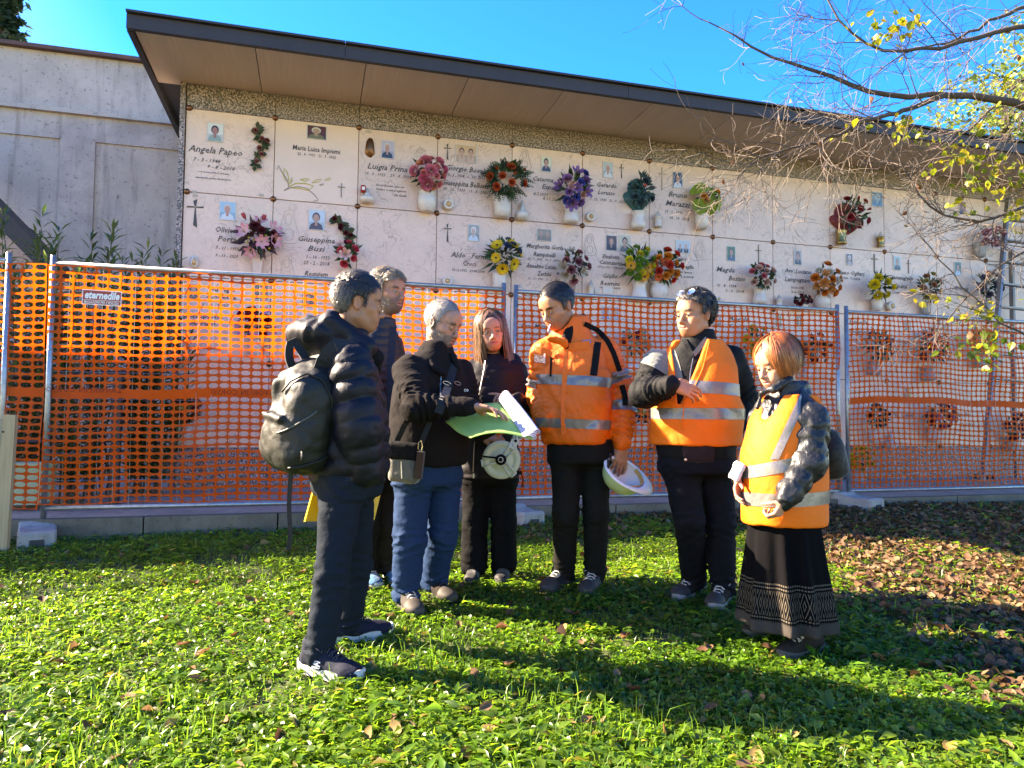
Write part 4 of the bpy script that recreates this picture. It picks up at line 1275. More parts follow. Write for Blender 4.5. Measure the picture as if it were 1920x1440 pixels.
def glasses(parent, head, up=True, lens=(.02, .03, .08), frame_col=None, name='sunglasses', z=.098, y=.062, tilt=0.9, side=True):
    mf = mat('spectacle frame', (.02, .02, .022), .3); ml = mat('tinted lens', lens, .08, spec=.8, coat=.5)
    t = thing(name, '', 'sunglasses', tuple(head.W((0, y, z)))); 
    Rt = head.Rm @ rotm(tilt, 0, 0)
    c = head.W((0, y, z)); s = head.s
    for x in (-1, 1):
        m = MB(); lc = c + Rt @ (np.array([x * .033, 0, 0]) * s)
        rim = [lc + Rt @ (np.array([.027 * math.cos(a), -abs(x) * .004 * math.cos(a) ** 2, .019 * math.sin(a)]) * s) for a in np.linspace(0, 2 * math.pi, 17)]
        m.tube(rim, .0018 * s, 6); m.obj('rim', mf, t, True)
        m = MB(); V = [lc] + [lc + (q - lc) * .97 for q in rim[:-1]]
        m.add(V, [(0, i + 1, (i + 1) % 16 + 1) for i in range(16)]); V2 = [v - Rt[:, 1] * .002 for v in V]; m.add(V2, [(0, (i + 1) % 16 + 1, i + 1) for i in range(16)])
        m.obj('lens', ml, t)
        if side:
            m = MB(); m.tube([c + Rt @ (np.array([x * .060, 0, .006]) * s), c + Rt @ (np.array([x * .074, -.03, .004]) * s), c + Rt @ (np.array([x * .078, -.10, -.002]) * s), c + Rt @ (np.array([x * .076, -.135, -.018]) * s)], .0022 * s, 6); m.obj('temple', mf, t, True)
    m = MB(); m.tube([c + Rt @ (np.array([-.008, .001, .004]) * s), c + Rt @ (np.array([.008, .001, .004]) * s)], .0018 * s, 6); m.obj('bridge', mf, t, True)
    return t

def lim(pts):
    xs_, zs_ = zip(*pts)
    return lambda x, y, z: z > np.interp(y, xs_, zs_)
MALE = [(-.12, -.062), (-.05, -.055), (-.035, -.01), (-.018, .026), (.008, .026), (.014, -.008), (.026, -.004), (.030, .030), (.050, .060), (.058, .072), (.12, .078)]
def flow_short(x, y, z):
    if z > .075: return (x * 4, 1.0, .2)
    return (x * 1.0, .15 if y > -.03 else -.5, -1.0)

# ------- 1: man with backpack, seen from behind his right shoulder
def man_backpack():
    Y0 = 3.11; J = lambda x, y, d=0: at(x, y, Y0 + d)
    aR, aL = ground(597, 1268), ground(652, 1208)
    P = Person('man in a navy hooded quilted jacket standing with his back half turned, leather backpack on', (aR + aL) / 2)
    F = unit([.78, .62, 0]); yaw = yaw_of(F); f, rt = frame_at(F)
    hd = Head(J(671, 570, .01), (.95, .31, -.12), .97, tall=1.10)
    nb = J(646, 655, .02); pel = J(650, 905, .01)
    shR, elR, wrR = J(660, 688, -.15), J(674, 800, -.20), J(690, 878, -.15)
    shL, elL, wrL = J(608, 690, .17), J(630, 800, .24), J(690, 880, .20)
    hipR, hipL = J(642, 910, -.09), J(664, 908, .10)
    knR, knL = J(622, 1078, -.13), J(668, 1058, .20)
    akR, akL = aR + np.array([0, 0, .085]), aL + np.array([0, 0, .085])
    tR, tL = ground(690, 1290), ground(716, 1196)
    P.body(hd, nb, pel, [(shR, elR, wrR), (shL, elL, wrL)], [(hipR, knR, akR), (hipL, knL, akL)],
           [dict(w=wrR + np.array([.004, 0.012, -.012]), fwd=(-.42, .52, -.78), pn=(-.6, .2, 0.2), side=1, curl=(.5, .5, .5, .5), thumb=(.5, .4))], (.37, .155, .075), brow=(.012, .009, .007), beard=((.16, .09, .06), .35, 0))
    hd.eyes(P.o, look=(0, 1, -.25))
    # hair: thick, salt and pepper at the back
    def cf(p, c):
        w = np.clip((-.02 - p[1]) / .06, 0, 1) * np.clip((.09 - p[2]) / .06, .2, 1)
        return np.asarray(c) * (1 + 3.0 * w)
    hair(hd, P.o, lim(MALE), flow_short, 4600, ((.010, .008, .007), (.050, .043, .038)), (lambda x, y, z: .026 if z > .055 or y < -.04 else .010), .010, .011, (.012, .010, .009), .0013, 3, .2, 1, colfn=cf)
    # trousers
    trousers((hipR, hipL), (knR, knL), (akR, akL), pel, yaw, (.090, .070, .060), M_NAVYTROUSER, P, 11, waist=(.17, .135), amp=.007)
    # jacket
    g = Gbox(J, 560, 905, 750, 560, -.45, .45, .0075)
    rg = rings(Y0, [(652, 905, .175, .145), (652, 880, .195, .155), (650, 820, .205, .165), (642, 740, .212, .155), (636, 695, .205, .132), (638, 668, .155, .110), (644, 642, .105, .095), (650, 616, .088, .090)])
    def qz(x, y, z, u, v): return .011 * (np.abs(np.sin(z * math.pi / .072 + .2 * np.sin(u * 14) + .15 * np.sin(v * 23))) ** .5 - .75)
    g.loft(rg, yaw, .03, mod=qz)
    g.cap(shR, elR, .100, .094, .03, mod=puff(3.2, .018)); g.cap(elR, wrR, .094, .068, .025, mod=puff(2.6, .015, 2))
    g.cap(shL, elL, .095, .084, .03, mod=puff(4, .014)); g.cap(elL, wrL, .084, .058, .025, mod=puff(3, .012, 2))
    # hood and standing collar
    bk = -f
    hc = J(594, 634, .02)
    g.ell(hc, (.175, .125, .070), frame(rt, f, UZ) @ rotm(-.30, 0, 0), .04)
    g.ell(hc + UZ * .05 + bk * .02, (.14, .055, .038), frame(rt, f, UZ) @ rotm(-.2, 0, 0), .03)
    g.cap(J(622, 600, -.09), J(622, 600, .10), .030, .030, .03); g.cap(J(622, 600, -.09), J(690, 650, -.10), .030, .030, .03); g.cap(J(622, 600, .1), J(690, 650, .10), .03, .03, .03)
    g.cap(J(690, 650, -.10), J(700, 672, 0), .03, .03, .03)
    g.noise(.0045, 22, 5, True); g.noise(.002, 55, 6)
    # room for head and neck
    g.cap(nb + UZ * .01, hd.W((0, -.02, -.05)), .066, .068, .01, 's')
    g.ell(hd.W((0, 0, 0)), (.085, .105, .12), hd.Rm, .006, 's')
    jk = P.part('jacket', g.surf(), M_NYLON)
    g2 = Gbox(J, 640, 720, 745, 600, -.2, .2, .008)
    g2.cap(J(668, 640, -.055), J(698, 668, -.03), .036, .042, .02); g2.cap(J(698, 668, -.03), J(690, 672, .06), .042, .04, .02); g2.cap(J(700, 672, -.02), J(702, 695, .0), .035, .022, .02)
    g2.noise(.006, 30, 8, True); P.part('scarf', g2.surf(), M_BLACKCLOTH)
    # shoes
    W, s1 = shoe(P.o, aR, tR, (M_SHOE_NAVY, M_SOLE_W, M_LACE_D), 1.06, sole_h=.034)
    shoe(P.o, aL, tL, (M_SHOE_NAVY, M_SOLE_W, M_LACE_D), 1.04, sole_h=.034)
    mS = MB()   # stitched S mark on the side
    c = W(.046, .02, .045); B_ = unit(W(.046, .08, .045) - W(.046, .02, .045))
    q = [(.028, .014), (.012, .018), (-.004, .014), (-.002, .006), (.014, .002), (.026, -.004), (.022, -.012), (.006, -.014), (-.012, -.012)]
    outn = unit(np.cross(B_, UZ))
    strip(mS, [c + B_ * a * 1.1 + UZ * b * .9 + outn * .002 for a, b in q], outn, .004, .0025)
    strip(mS, [c + B_ * (a * .8 - .002) + UZ * (b * .55 - .001) + outn * .002 for a, b in q], outn, .0025, .0025)
    mS.obj('shoe_mark', mat('pale blue grey mark', (.35, .40, .45), .5), s1)
    # backpack (worn, a thing of its own)
    bt = thing('backpack', 'slouchy black leather backpack on the back of the man in the navy jacket', 'backpack', tuple(J(575, 890, -.05)))
    Bk = frame(rt, f, UZ) @ rotm(-.13, 0.12, .0)
    g = Gbox(J, 470, 925, 690, 655, -.50, .42, .0075)
    bc = J(574, 785, -.10)
    BW = lambda x, y, z: bc + Bk @ np.array([x, y, z])
    g.box(BW(0, -.02, -.02), (.165, .105, .20), Bk, .085, .05)
    g.ell(BW(0, 0, .12), (.150, .10, .14), Bk, .06)
    g.ell(BW(0, -.055, -.07), (.15, .095, .13), Bk, .04)
    g.cap(BW(-.10, -.145, -.01), BW(.10, -.145, -.01), .012, .012, .012)
    g.noise(.009, 9, 4, True, stretch=(1, 1, .6)); g.noise(.004, 24, 9, True)
    g.ell(BW(-.03, -.135, .08), (.055, .035, .075), Bk, .03, 's')
    V, Q = g.surf(); mk('bag', V, Q, M_LEATHER, bt, True)
    dp = lambda pix, n_, off: drape(V, Q, dense([(x, y, 0) for x, y in pix], n_)[:, :2], off)
    m = MB(); m.tube(dp([(520, 812), (535, 807), (555, 797), (580, 782), (596, 770)], 16, .001), .0048, 6); m.obj('zip', mat('dull zip', (.07, .07, .06), .45, metal=.4), bt, True)
    m = MB(); m.tube(dp([(540, 878), (565, 875), (600, 864), (625, 850)], 14, .001), .0045, 6); m.obj('piping', M_LEATHER, bt, True)
    m = MB(); m.tube(dp([(528, 735), (545, 715), (575, 700), (605, 712), (622, 745), (626, 800)], 22, .001), .0040, 6); m.obj('piping', M_LEATHER, bt, True)
    m = MB(); m.lathe([(.0001, .006), (.020, .006), (.023, .003), (.023, 0)], 18, dp([(565, 855), (566, 855)], 2, -.002)[0], rot=frame(rt, UZ, -f)); m.obj('badge', M_LEATHER, bt, True)
    m = MB(); strip(m, dense([J(592, 712, -.17), J(606, 676, -.20), J(628, 648, -.20), J(660, 650, -.17), J(690, 690, -.10)], 14), unit(rt + UZ * .6), .055, .010); m.obj('shoulder_strap', M_STRAP, bt)
    m = MB(); strip(m, dense([J(552, 700, -.10), J(541, 672, -.12), J(542, 646, -.12), J(552, 640, -.1), J(570, 668, -.1), J(580, 690, -.1)], 12), rt, .035, .006); m.obj('top_handle', M_STRAP, bt)
    m = MB(); strip(m, dense([J(546, 880, -.09), J(542, 950, -.08), J(545, 1000, -.08), J(541, 1032, -.07)], 10), unit(rt - f), .019, .003); m.obj('loose_strap', M_STRAP, bt)
    # yellow folder
    M_YEL = mat('yellow folder card', (.72, .46, .012), .45, var=(8, (.62, .38, .01), .2), transl=.15)
    q4 = [J(590, 912, .16), J(716, 918, .34), J(702, 975, .30), J(572, 978, .12), ]
    c = np.mean(q4, 0); n_ = unit(np.cross(q4[1] - q4[0], q4[3] - q4[0]))
    ft = thing('folder', 'yellow plastic folder held low behind the legs of the man with the backpack', 'folder', tuple(c))
    m = MB(); m.add(list(q4) + [q + n_ * .018 for q in q4], [(0, 1, 2, 3), (7, 6, 5, 4), (0, 4, 5, 1), (1, 5, 6, 2), (2, 6, 7, 3), (3, 7, 4, 0)]); m.obj('cover', M_YEL, ft)
    m = MB(); a_, b_ = q4[0] + (q4[3] - q4[0]) * .02, q4[0] + (q4[3] - q4[0]) * .5
    e = unit(q4[1] - q4[0]); m.add([a_ + e * .05 - n_ * .003, a_ + e * .062 - n_ * .003, b_ + e * .10 - n_ * .003, b_ + e * .05 - n_ * .003] + [a_ + e * .05, a_ + e * .062, b_ + e * .10, b_ + e * .05], [(0, 1, 2, 3), (7, 6, 5, 4), (0, 4, 5, 1), (1, 5, 6, 2), (2, 6, 7, 3), (3, 7, 4, 0)]); m.obj('flap', M_YEL, ft)
man_backpack()
# ------- 2: tall bearded man in a quilted waistcoat, behind
def man_waistcoat():
    Y0 = 4.25; J = lambda x, y, d=0: at(x, y, Y0 + d)
    aR, aL = ground(688, 1095), ground(734, 1092)
    P = Person('tall grey bearded man in a brown black quilted jacket standing behind', (aR + aL) / 2)
    F = unit([.72, -.69, 0]); yaw = yaw_of(F); f, rt = frame_at(F)
    hd = Head(J(727, 549), (.82, -.55, -.06), 1.05, jaw=1.05, lid=.2)
    nb = J(714, 618, .02); pel = J(700, 890)
    shR, elR, wrR = J(668, 650, -.12), J(655, 770, -.1), J(662, 880, -.1)
    shL, elL, wrL = J(734, 648, .12), J(744, 765, .14), J(742, 870, .10)
    hipR, hipL = J(688, 895, -.05), J(722, 893, .06)
    knR, knL = J(688, 985, -.04), J(732, 985, .05)
    akR, akL = aR + np.array([0, 0, .085]), aL + np.array([0, 0, .085])
    P.body(hd, nb, pel, [(shR, elR, wrR), (shL, elL, wrL)], [(hipR, knR, akR), (hipL, knL, akL)],
           [dict(w=wrR, fwd=(.1, 0, -1), pn=(.9, .3, 0), side=-1, curl=(.4, .4, .4, .4)), dict(w=wrL, fwd=(.1, 0, -1), pn=(-.9, -.3, 0), side=1, curl=(.4, .4, .4, .4))],
           (.38, .165, .10), beard=((.085, .070, .058), .9, 0), brow=(.05, .035, .025))
    hd.eyes(P.o, (.10, .13, .14), look=(.15, 1, -.2))
    def hl(x, y, z): return lim([(-.12, -.062), (-.05, -.055), (-.03, -.02), (-.018, .022), (.008, .022), (.014, -.004), (.028, -.002), (.030, .04), (.045, .074), (.12, .080)])(x, y, z)
    def fl(x, y, z): return (x * 3 + .4 * math.sin(x * 90 + y * 50), .9 if y > .02 else -.6, .5 * math.sin(x * 70 + 2 * y * 60)) if z > .06 else (x * 1.0, -.6, -.8 + .6 * math.sin(z * 120))
    hair(hd, P.o, hl, fl, 3000, ((.10, .07, .045), (.36, .28, .19)), .052, .022, .012, (.12, .09, .06), .0016, 4, .35, 2)
    glasses(P.o, hd, z=.122, y=.045, tilt=.95, lens=(.03, .035, .04))['label'] = 'dark sunglasses pushed up on the wavy hair of the tall bearded man'
    trousers((hipR, hipL), (knR, knL), (akR, akL), pel, yaw, (.098, .078, .074), M_BROWNTROUSER, P, 21, amp=.008)
    g = Gbox(J, 640, 905, 770, 580, -.35, .35, .0085)
    def qz(x, y, z, u, v): return .006 * (np.abs(np.sin(z * math.pi / .046 + .12 * np.sin(u * 14))) ** .5 - .75)
    g.loft(rings(Y0, [(702, 880, .185, .15), (703, 820, .195, .155), (704, 740, .205, .155), (705, 680, .205, .135), (708, 645, .16, .11), (714, 618, .085, .085), (717, 596, .078, .078)]), yaw, .03, mod=qz)
    g.cap(shR, elR, .075, .065, .03, mod=wrinkle(.006, 6, 3)); g.cap(elR, wrR, .065, .048, .02)
    g.cap(shL, elL, .075, .065, .03, mod=wrinkle(.006, 6, 4)); g.cap(elL, wrL, .065, .048, .02)
    g.ell(hd.W((0, .015, -.02)), (.078 * 1.1, .10 * 1.1, .12), hd.Rm, .006, 's'); g.cap(nb, hd.W((0, -.01, -.05)), .058, .060, .01, 's')
    V, Q = g.surf(); P.part('jacket', (V, Q), M_NYLON_BR)
    m = MB()
    ln = drape(V, Q, [(737, 612), (735, 640), (732, 680), (731, 720), (730, 760), (729, 800), (728, 850)], .004)
    strip(m, dense(ln, 20), -unit(ray(730, 720)), .045, .006); m.obj('placket', fab('navy front placket', (.014, .016, .028), .7), P.o)
    shoe(P.o, aR, ground(706, 1108), (M_SHOE_BLUE, M_SOLE_W, M_LACE), .98)
    shoe(P.o, aL, ground(756, 1108), (M_SHOE_BLUE, M_SOLE_W, M_LACE), .98)

# ------- 3: grey haired man holding the plans
def man_plans():
    Y0 = 3.91; J = lambda x, y, d=0: at(x, y, Y0 + d)
    aR, aL = ground(760, 1142), ground(812, 1120)
    P = Person('grey bearded man in charcoal fleece and blue jeans holding out the plans', (aR + aL) / 2)
    F = unit([.78, -.62, 0]); yaw = yaw_of(F); f, rt = frame_at(F)
    hd = Head(J(829, 607), (.80, -.46, -.36), 1.03, jaw=1.08, tall=1.04, lid=.75)
    nb = J(818, 670, .03); pel = J(801, 890)
    shR, elR, wrR = J(768, 696, -.14), J(782, 764, -.34), J(880, 763, -.38)
    shL, elL, wrL = J(862, 698, .14), J(884, 780, .08), J(912, 806, -.16)
    hipR, hipL = J(776, 895, -.06), J(830, 893, .07)
    knR, knL = J(768, 1010, -.08), J(829, 1000, .06)
    akR, akL = aR + np.array([0, 0, .085]), aL + np.array([0, 0, .085])
    P.body(hd, nb, pel, [(shR, elR, wrR), (shL, elL, wrL)], [(hipR, knR, akR), (hipL, knL, akL)],
           [dict(w=wrR + np.array([.012, 0, 0]), fwd=(1, -.10, -.10), pn=(-.1, -.25, -1), side=1, curl=(.22, .30, .38, .45), thumb=(.15, .15), s=1.05, spread=.10),
            dict(w=wrL, fwd=(.8, -.5, .1), pn=(0, .2, 1), side=-1, curl=(.25, .25, .3, .3))],
           (.42, .19, .12), beard=((.11, .092, .078), .9, 0), brow=(.07, .055, .045), flush=(.55, .20, .13))
    hd.eyes(P.o, look=(0, 1, -.7))
    def hl(x, y, z): return lim([(-.12, -.062), (-.05, -.055), (-.035, -.02), (-.018, .028), (.008, .028), (.014, -.012), (.028, -.008), (.030, .036), (.042, .07), (.055, .088), (.12, .12)])(x, y, z)
    hair(hd, P.o, hl, flow_short, 3600, ((.14, .125, .115), (.36, .33, .30)), .014, .004, .004, (.20, .17, .145), .0010, 2, 0, 3, capnoise=.001)
    m = MB(); m.tube([hd.W((.081, .012, .012)), hd.W((.078, .035, .014)), hd.W((.074, .055, .016))], .0018, 5); m.obj('spectacle_arm', mat('dark spectacle arm', (.03, .03, .03), .4), P.o)
    trousers((hipR, hipL), (knR, knL), (akR, akL), pel, yaw, (.102, .086, .074), M_DENIM, P, 31, waist=(.18, .14), amp=.009)
    g = Gbox(J, 690, 900, 950, 635, -.55, .40, .0075)
    g.loft(rings(Y0, [(806, 872, .205, .168), (807, 850, .222, .182), (808, 800, .228, .19), (808, 740, .222, .172), (809, 700, .205, .142), (814, 674, .145, .108), (819, 652, .083, .083), (822, 640, .076, .080)]), yaw, .03)
    g.cap(shR, elR, .088, .074, .03, mod=wrinkle(.010, 6, 1, (.9,), .4, .3)); g.cap(elR, wrR, .074, .045, .02, mod=wrinkle(.007, 5, 2, (.15, .55), .25, .2))
    g.cap(shL, elL, .082, .070, .03, mod=wrinkle(.008, 6, 3)); g.cap(elL, wrL, .068, .046, .02, mod=wrinkle(.009, 5, 4))
    # flared back hem over the pouch
    g.noise(.0045, 15, 3, True); g.noise(.0018, 42, 4)
    g.ell(hd.W((0, .02, -.02)), (.082, .105, .125), hd.Rm, .006, 's'); g.cap(nb - UZ * .02, hd.W((0, -.01, -.05)), .058, .064, .01, 's')
    V, Q = g.surf(); jk = P.part('jacket', (V, Q), M_FLEECE)
    # collar flaps
    g2 = Gbox(J, 780, 720, 880, 620, -.3, .3, .007)
    for a_, b_ in ((J(795, 655, -.05), J(812, 690, -.17)), (J(812, 690, -.17), J(832, 700, -.17))): g2.cap(a_, b_, .020, .020, .01)
    g2.cap(J(848, 668, -.05), J(858, 690, -.06), .02, .02, .01)
    g2.noise(.003, 40, 2); P.part('collar', g2.surf(), M_FLEECE)
    m = MB()
    strip(m, dense(drape(V, Q, [(852, 682), (848, 700), (840, 725), (830, 752), (822, 775)], .006), 14), -unit(ray(840, 730)), .042, .004); m.obj('chest_strap', M_STRAP, P.o)
    for cx, w_ in ((838, 10), (858, 10)):
        m = MB(); pp = drape(V, Q, [(cx - w_ / 2, 717), (cx + w_ / 2, 720)], .012); c = pp.mean(0); e = unit(pp[1] - pp[0])
        m.tube([c + e * .024 * math.cos(a) + UZ * .009 * math.sin(a) for a in np.linspace(0, 6.283, 15)], .0016, 5); m.obj('spectacle_lens', M_ZIP, P.o)
    m = MB(); pp = drape(V, Q, [(828, 698), (826, 720), (826, 745)], .004); strip(m, dense(pp, 8), -unit(ray(826, 720)), .006, .004); m.obj('zip', M_ZIP, P.o)
    mw = mat('white print on fleece', (.6, .58, .55), .7)
    # printed letters on the chest
    tv, tf = text_mesh('co', .030, 0, res=1, off=.0008)
    c = drape(V, Q, [(874, 731)], .006)[0]; fr_ = frame(unit(np.cross(UZ, -unit(ray(874, 731)))), UZ, unit(np.cross(unit(np.cross(UZ, -unit(ray(874, 731)))), UZ)))
    mk('chest_print', c + tv @ fr_.T, tf, mw, P.o)
    shoe(P.o, aR, ground(790, 1168), (M_SHOE_GREY, M_SOLE_D, M_LACE), 1.04, toecap=M_CAP)
    shoe(P.o, aL, ground(868, 1146), (M_SHOE_BROWN, M_SOLE_D, M_LACE_D), 1.04, toecap=M_CAP)
    # pouch on a strap
    b = thing('shoulder_bag', 'small grey canvas pouch hanging at the hip of the man holding the plans', 'bag', tuple(J(764, 900, -.24)))
    M_CANVAS = fab('grey canvas', (.12, .115, .10), .9, .7, 160, .4); M_BRLEATH = fab('worn brown leather', (.05, .024, .014), .5, .6, 90)
    Bf = frame(unit(rt * .75 - np.array([0, .2, 0]) + f * .15), unit(f), UZ); 
    g = Gbox(J, 715, 915, 815, 810, -.42, -.05, .006); c = J(760, 868, -.25)
    fr_ = frame(unit([1, -.15, 0]), unit([.15, 1, 0]), UZ)
    g.box(c, (.078, .05, .098), fr_ @ rotm(0, .06, 0), .03, .01); g.noise(.004, 25, 2, True); V2, Q2 = g.surf(); mk('pouch', V2, Q2, M_CANVAS, b, True)
    g = Gbox(J, 715, 880, 825, 810, -.42, -.05, .006); g.box(c + UZ * .062 + fr_[:, 1] * -.006, (.083, .054, .045), fr_ @ rotm(0, .06, 0), .02, .01); g.noise(.003, 30, 3); V3, Q3 = g.surf(); mk('flap', V3, Q3, M_BLACKCLOTH, b, True)
    m = MB(); m.box(J(787, 872, -.315), (.036, .030, .135), fr_ @ rotm(0, .10, 0)); m.obj('sheath', M_BRLEATH, b)
    m = MB(); m.tube([c + UZ * .01 + fr_ @ np.array([-.005, -.056, 0]), c - UZ * .075 + fr_ @ np.array([.0, -.054, 0])], .003, 5); m.obj('zip', M_ZIP, b)
    m = MB(); m.tube([J(784, 842, -.33), J(785, 830, -.33), J(790, 826, -.33), J(792, 838, -.33), J(790, 846, -.33), J(784, 842, -.33)], .0022, 5); m.obj('buckle', mat('brass buckle', (.5, .38, .2), .3, metal=.9), b)
    m = MB(); strip(m, dense([J(742, 832, -.24), J(757, 800, -.28), J(775, 770, -.26)], 10), unit(f * .3 - np.array([0, 1, 0])), .028, .004)
    strip(m, dense([J(786, 840, -.32), J(796, 815, -.33), J(806, 790, -.31)], 10), np.array([0, -1.0, 0]), .024, .004); tag(m.obj('strap', M_STRAP, b))
    # the plans: a green folder under loose white sheets
    MG = mat('pale green card', (.30, .50, .13), .75, var=(7, (.25, .44, .11), .2), transl=.2)
    MWp = mat('white paper', (.50, .50, .58), .8, transl=.25)
    pt = thing('plans', 'open green folder with curling white sheets held between the man and woman', 'plans', tuple(J(925, 800, -.45)))
    def sheet(c4, n1, n2, sag, thick, name, mt, wob=0.0, seed=0):
        A, B_, C_, D = [np.asarray(q) for q in c4]
        V = []
        for sgn in (0, 1):
            for i in range(n1 + 1):
                for j in range(n2 + 1):
                    u, v = i / n1, j / n2
                    p = (A * (1 - u) + B_ * u) * (1 - v) + (D * (1 - u) + C_ * u) * v
                    p = p + UZ * (sag[0] * math.sin(u * math.pi) + sag[1] * math.sin(v * math.pi) + wob * math.sin(u * 7 + seed) * math.sin(v * 5 + seed)) - UZ * sgn * thick
                    V.append(p)
        F = []; K = (n1 + 1) * (n2 + 1); I = lambda s_, i, j: s_ * K + i * (n2 + 1) + j
        for i in range(n1):
            for j in range(n2):
                F += [(I(0, i, j), I(0, i + 1, j), I(0, i + 1, j + 1), I(0, i, j + 1)), (I(1, i, j + 1), I(1, i + 1, j + 1), I(1, i + 1, j), I(1, i, j))]
        for i in range(n1): F += [(I(0, i + 1, 0), I(0, i, 0), I(1, i, 0), I(1, i + 1, 0)), (I(0, i, n2), I(0, i + 1, n2), I(1, i + 1, n2), I(1, i, n2))]
        for j in range(n2): F += [(I(0, 0, j), I(0, 0, j + 1), I(1, 0, j + 1), I(1, 0, j)), (I(0, n1, j + 1), I(0, n1, j), I(1, n1, j), I(1, n1, j + 1))]
        return mk(name, V, F, mt, pt, True)
    PA, PB, PC, PD = J(835, 791, -.30), J(882, 822, -.48), J(1001, 824, -.50), J(938, 754, -.22)
    sheet((PA, PB, PC, PD), 12, 16, (-.004, .032), .004, 'folder_cover', MG, .004, 1)
    for k in range(5):
        o = np.array([0.003 * k, 0, .012 + .0035 * k])
        sheet((PD + (PA - PD) * (.02 + .012 * k) + o, PC + (PB - PC) * (.16 - .02 * k) + o, PC + o + np.array([.006 + .004 * k, -.01, .002 * k]), PD + o + np.array([.012 + .004 * k, 0, .008 * k])), 8, 12, (.002 + .001 * k, .006 + .003 * k), .0016, 'sheet', MWp, .0008, k)

# ------- 4: long haired woman in the black coat
def woman_coat():
    Y0 = 4.47; J = lambda x, y, d=0: at(x, y, Y0 + d)
    aR, aL = ground(888, 1088), ground(945, 1086)
    P = Person('woman with long brown hair in a black coat, one hand raised over the plans', (aR + aL) / 2)
    F = unit([-.10, -1, 0]); yaw = yaw_of(F); f, rt = frame_at(F)
    hd = Head(J(920, 622, -.03), (.14, -.96, -.12), 1.02, roll=-.16, fem=True, nose=.7, jaw=.88, wide=1.02, lid=.22)
    nb = J(925, 682, .02); pel = J(917, 890)
    shR, elR, wrR = J(882, 700, .0), J(866, 785, -.06), J(908, 822, -.26)
    shL, elL, wrL = J(966, 696, .0), J(984, 768, -.06), J(968, 750, -.28)
    hipR, hipL = J(896, 892), J(938, 892)
    knR, knL = J(890, 985), J(945, 985)
    akR, akL = aR + np.array([0, 0, .085]), aL + np.array([0, 0, .085])
    P.body(hd, nb, pel, [(shR, elR, wrR), (shL, elL, wrL)], [(hipR, knR, akR), (hipL, knL, akL)],
           [dict(w=wrR, fwd=(.75, -.45, .12), pn=(.35, .55, -.75), side=-1, curl=(.75, .8, .8, .8), thumb=(.6, .4), s=.92),
            dict(w=wrL, fwd=(-.80, -.25, .30), pn=(-.2, -.1, -1), side=-1, curl=(.15, .75, .85, .9), thumb=(.15, .05), s=.92, spread=.08)],
           (.43, .20, .125), neckr=.048, brow=(.12, .06, .035), bth=.0042, lip=(.42, .11, .10))
    hd.eyes(P.o, (.10, .055, .03), look=(-.25, 1, -.05))
    long_hair(hd, P.o, ((.055, .024, .012), (.22, .105, .050)), 3600, lambda r, side: r.uniform(.17, .30), part=.012, seed=4, grow=(.086, .107, .093), wav=.014, gap=46, width=.0019)
    hair(hd, P.o, lambda x, y, z: z > (.066 if y > .03 else (-.02 if y < -.02 else .03)), (lambda x, y, z: (x * 14, .4, -.5)), 900, ((.055, .024, .012), (.19, .09, .045)), .06, .005, .009, (.07, .032, .016), name='hair_cap')
    trousers((hipR, hipL), (knR, knL), (akR, akL), pel, yaw, (.098, .076, .082), M_WTROUSER, P, 41, waist=(.165, .13), amp=.004)
    g = Gbox(J, 840, 915, 1010, 650, -.50, .3, .0078)
    def qz(x, y, z, u, v): return .0035 * (np.abs(np.sin(z * math.pi / .06 + .12 * np.sin(u * 14))) ** .5 - .75)
    g.loft(rings(Y0, [(917, 898, .185, .15), (917, 870, .185, .15), (919, 800, .170, .14), (923, 740, .172, .142), (924, 705, .168, .125), (925, 684, .13, .10), (926, 664, .075, .075)]), yaw, .03, mod=qz)
    g.cap(shR, elR, .072, .064, .03, mod=wrinkle(.006, 6, 1)); g.cap(elR, wrR, .064, .046, .02, mod=wrinkle(.006, 5, 2))
    g.cap(shL, elL, .074, .070, .03, mod=wrinkle(.006, 6, 3)); g.cap(elL, wrL, .070, .046, .02, mod=wrinkle(.006, 5, 4))
    g.cap(J(890, 690, .10), J(960, 680, .10), .06, .06, .04)
    g.noise(.003, 18, 7, True)
    g.ell(hd.W((0, .02, -.02)), (.078, .10, .125), hd.Rm, .006, 's'); g.cap(nb - UZ * .02, hd.W((0, -.01, -.05)), .052, .056, .01, 's')
    V, Q = g.surf(); P.part('coat', (V, Q), M_COAT)
    m = MB(); m.tube(dense(drape(V, Q, [(910, 676), (906, 700), (900, 730), (896, 752), (893, 790), (889, 840), (887, 885)], .003), 24), .0026, 5); m.obj('zip', M_ZIP, P.o)
    m = MB(); m.box(J(888, 892, -.17), (.008, .006, .03)); m.obj('zip_pull', M_ZIP, P.o)
    shoe(P.o, aR, ground(884, 1103), (M_SHOE_BLACK, M_SOLE_D, M_LACE_D), .90, lace=False)
    shoe(P.o, aL, ground(940, 1101), (M_SHOE_BLACK, M_SOLE_D, M_LACE_D), .90, lace=False)
    # tape reel held by its handle
    t = thing('tape_reel', 'open reel measuring tape with orange handle held by the woman in black', 'tape measure', tuple(J(940, 862, -.36)))
    ME = mat('cream plastic reel', (.46, .45, .30), .5, var=(9, (.40, .40, .27), .2)); MF = mat('pale frame', (.50, .49, .40), .45); MO = mat('orange grip', (.62, .10, .02), .5)
    c = J(940, 862, -.36); nrm = unit([-.10, -1, .06]); a = unit(np.cross(UZ, nrm)); a = -a if a[0] < 0 else a; b_ = np.cross(nrm, a); b_ = -b_ if b_[2] < 0 else b_
    Rr = frame(a, b_, nrm); W = lambda x, y, z=0: c + Rr @ np.array([x, y, z])
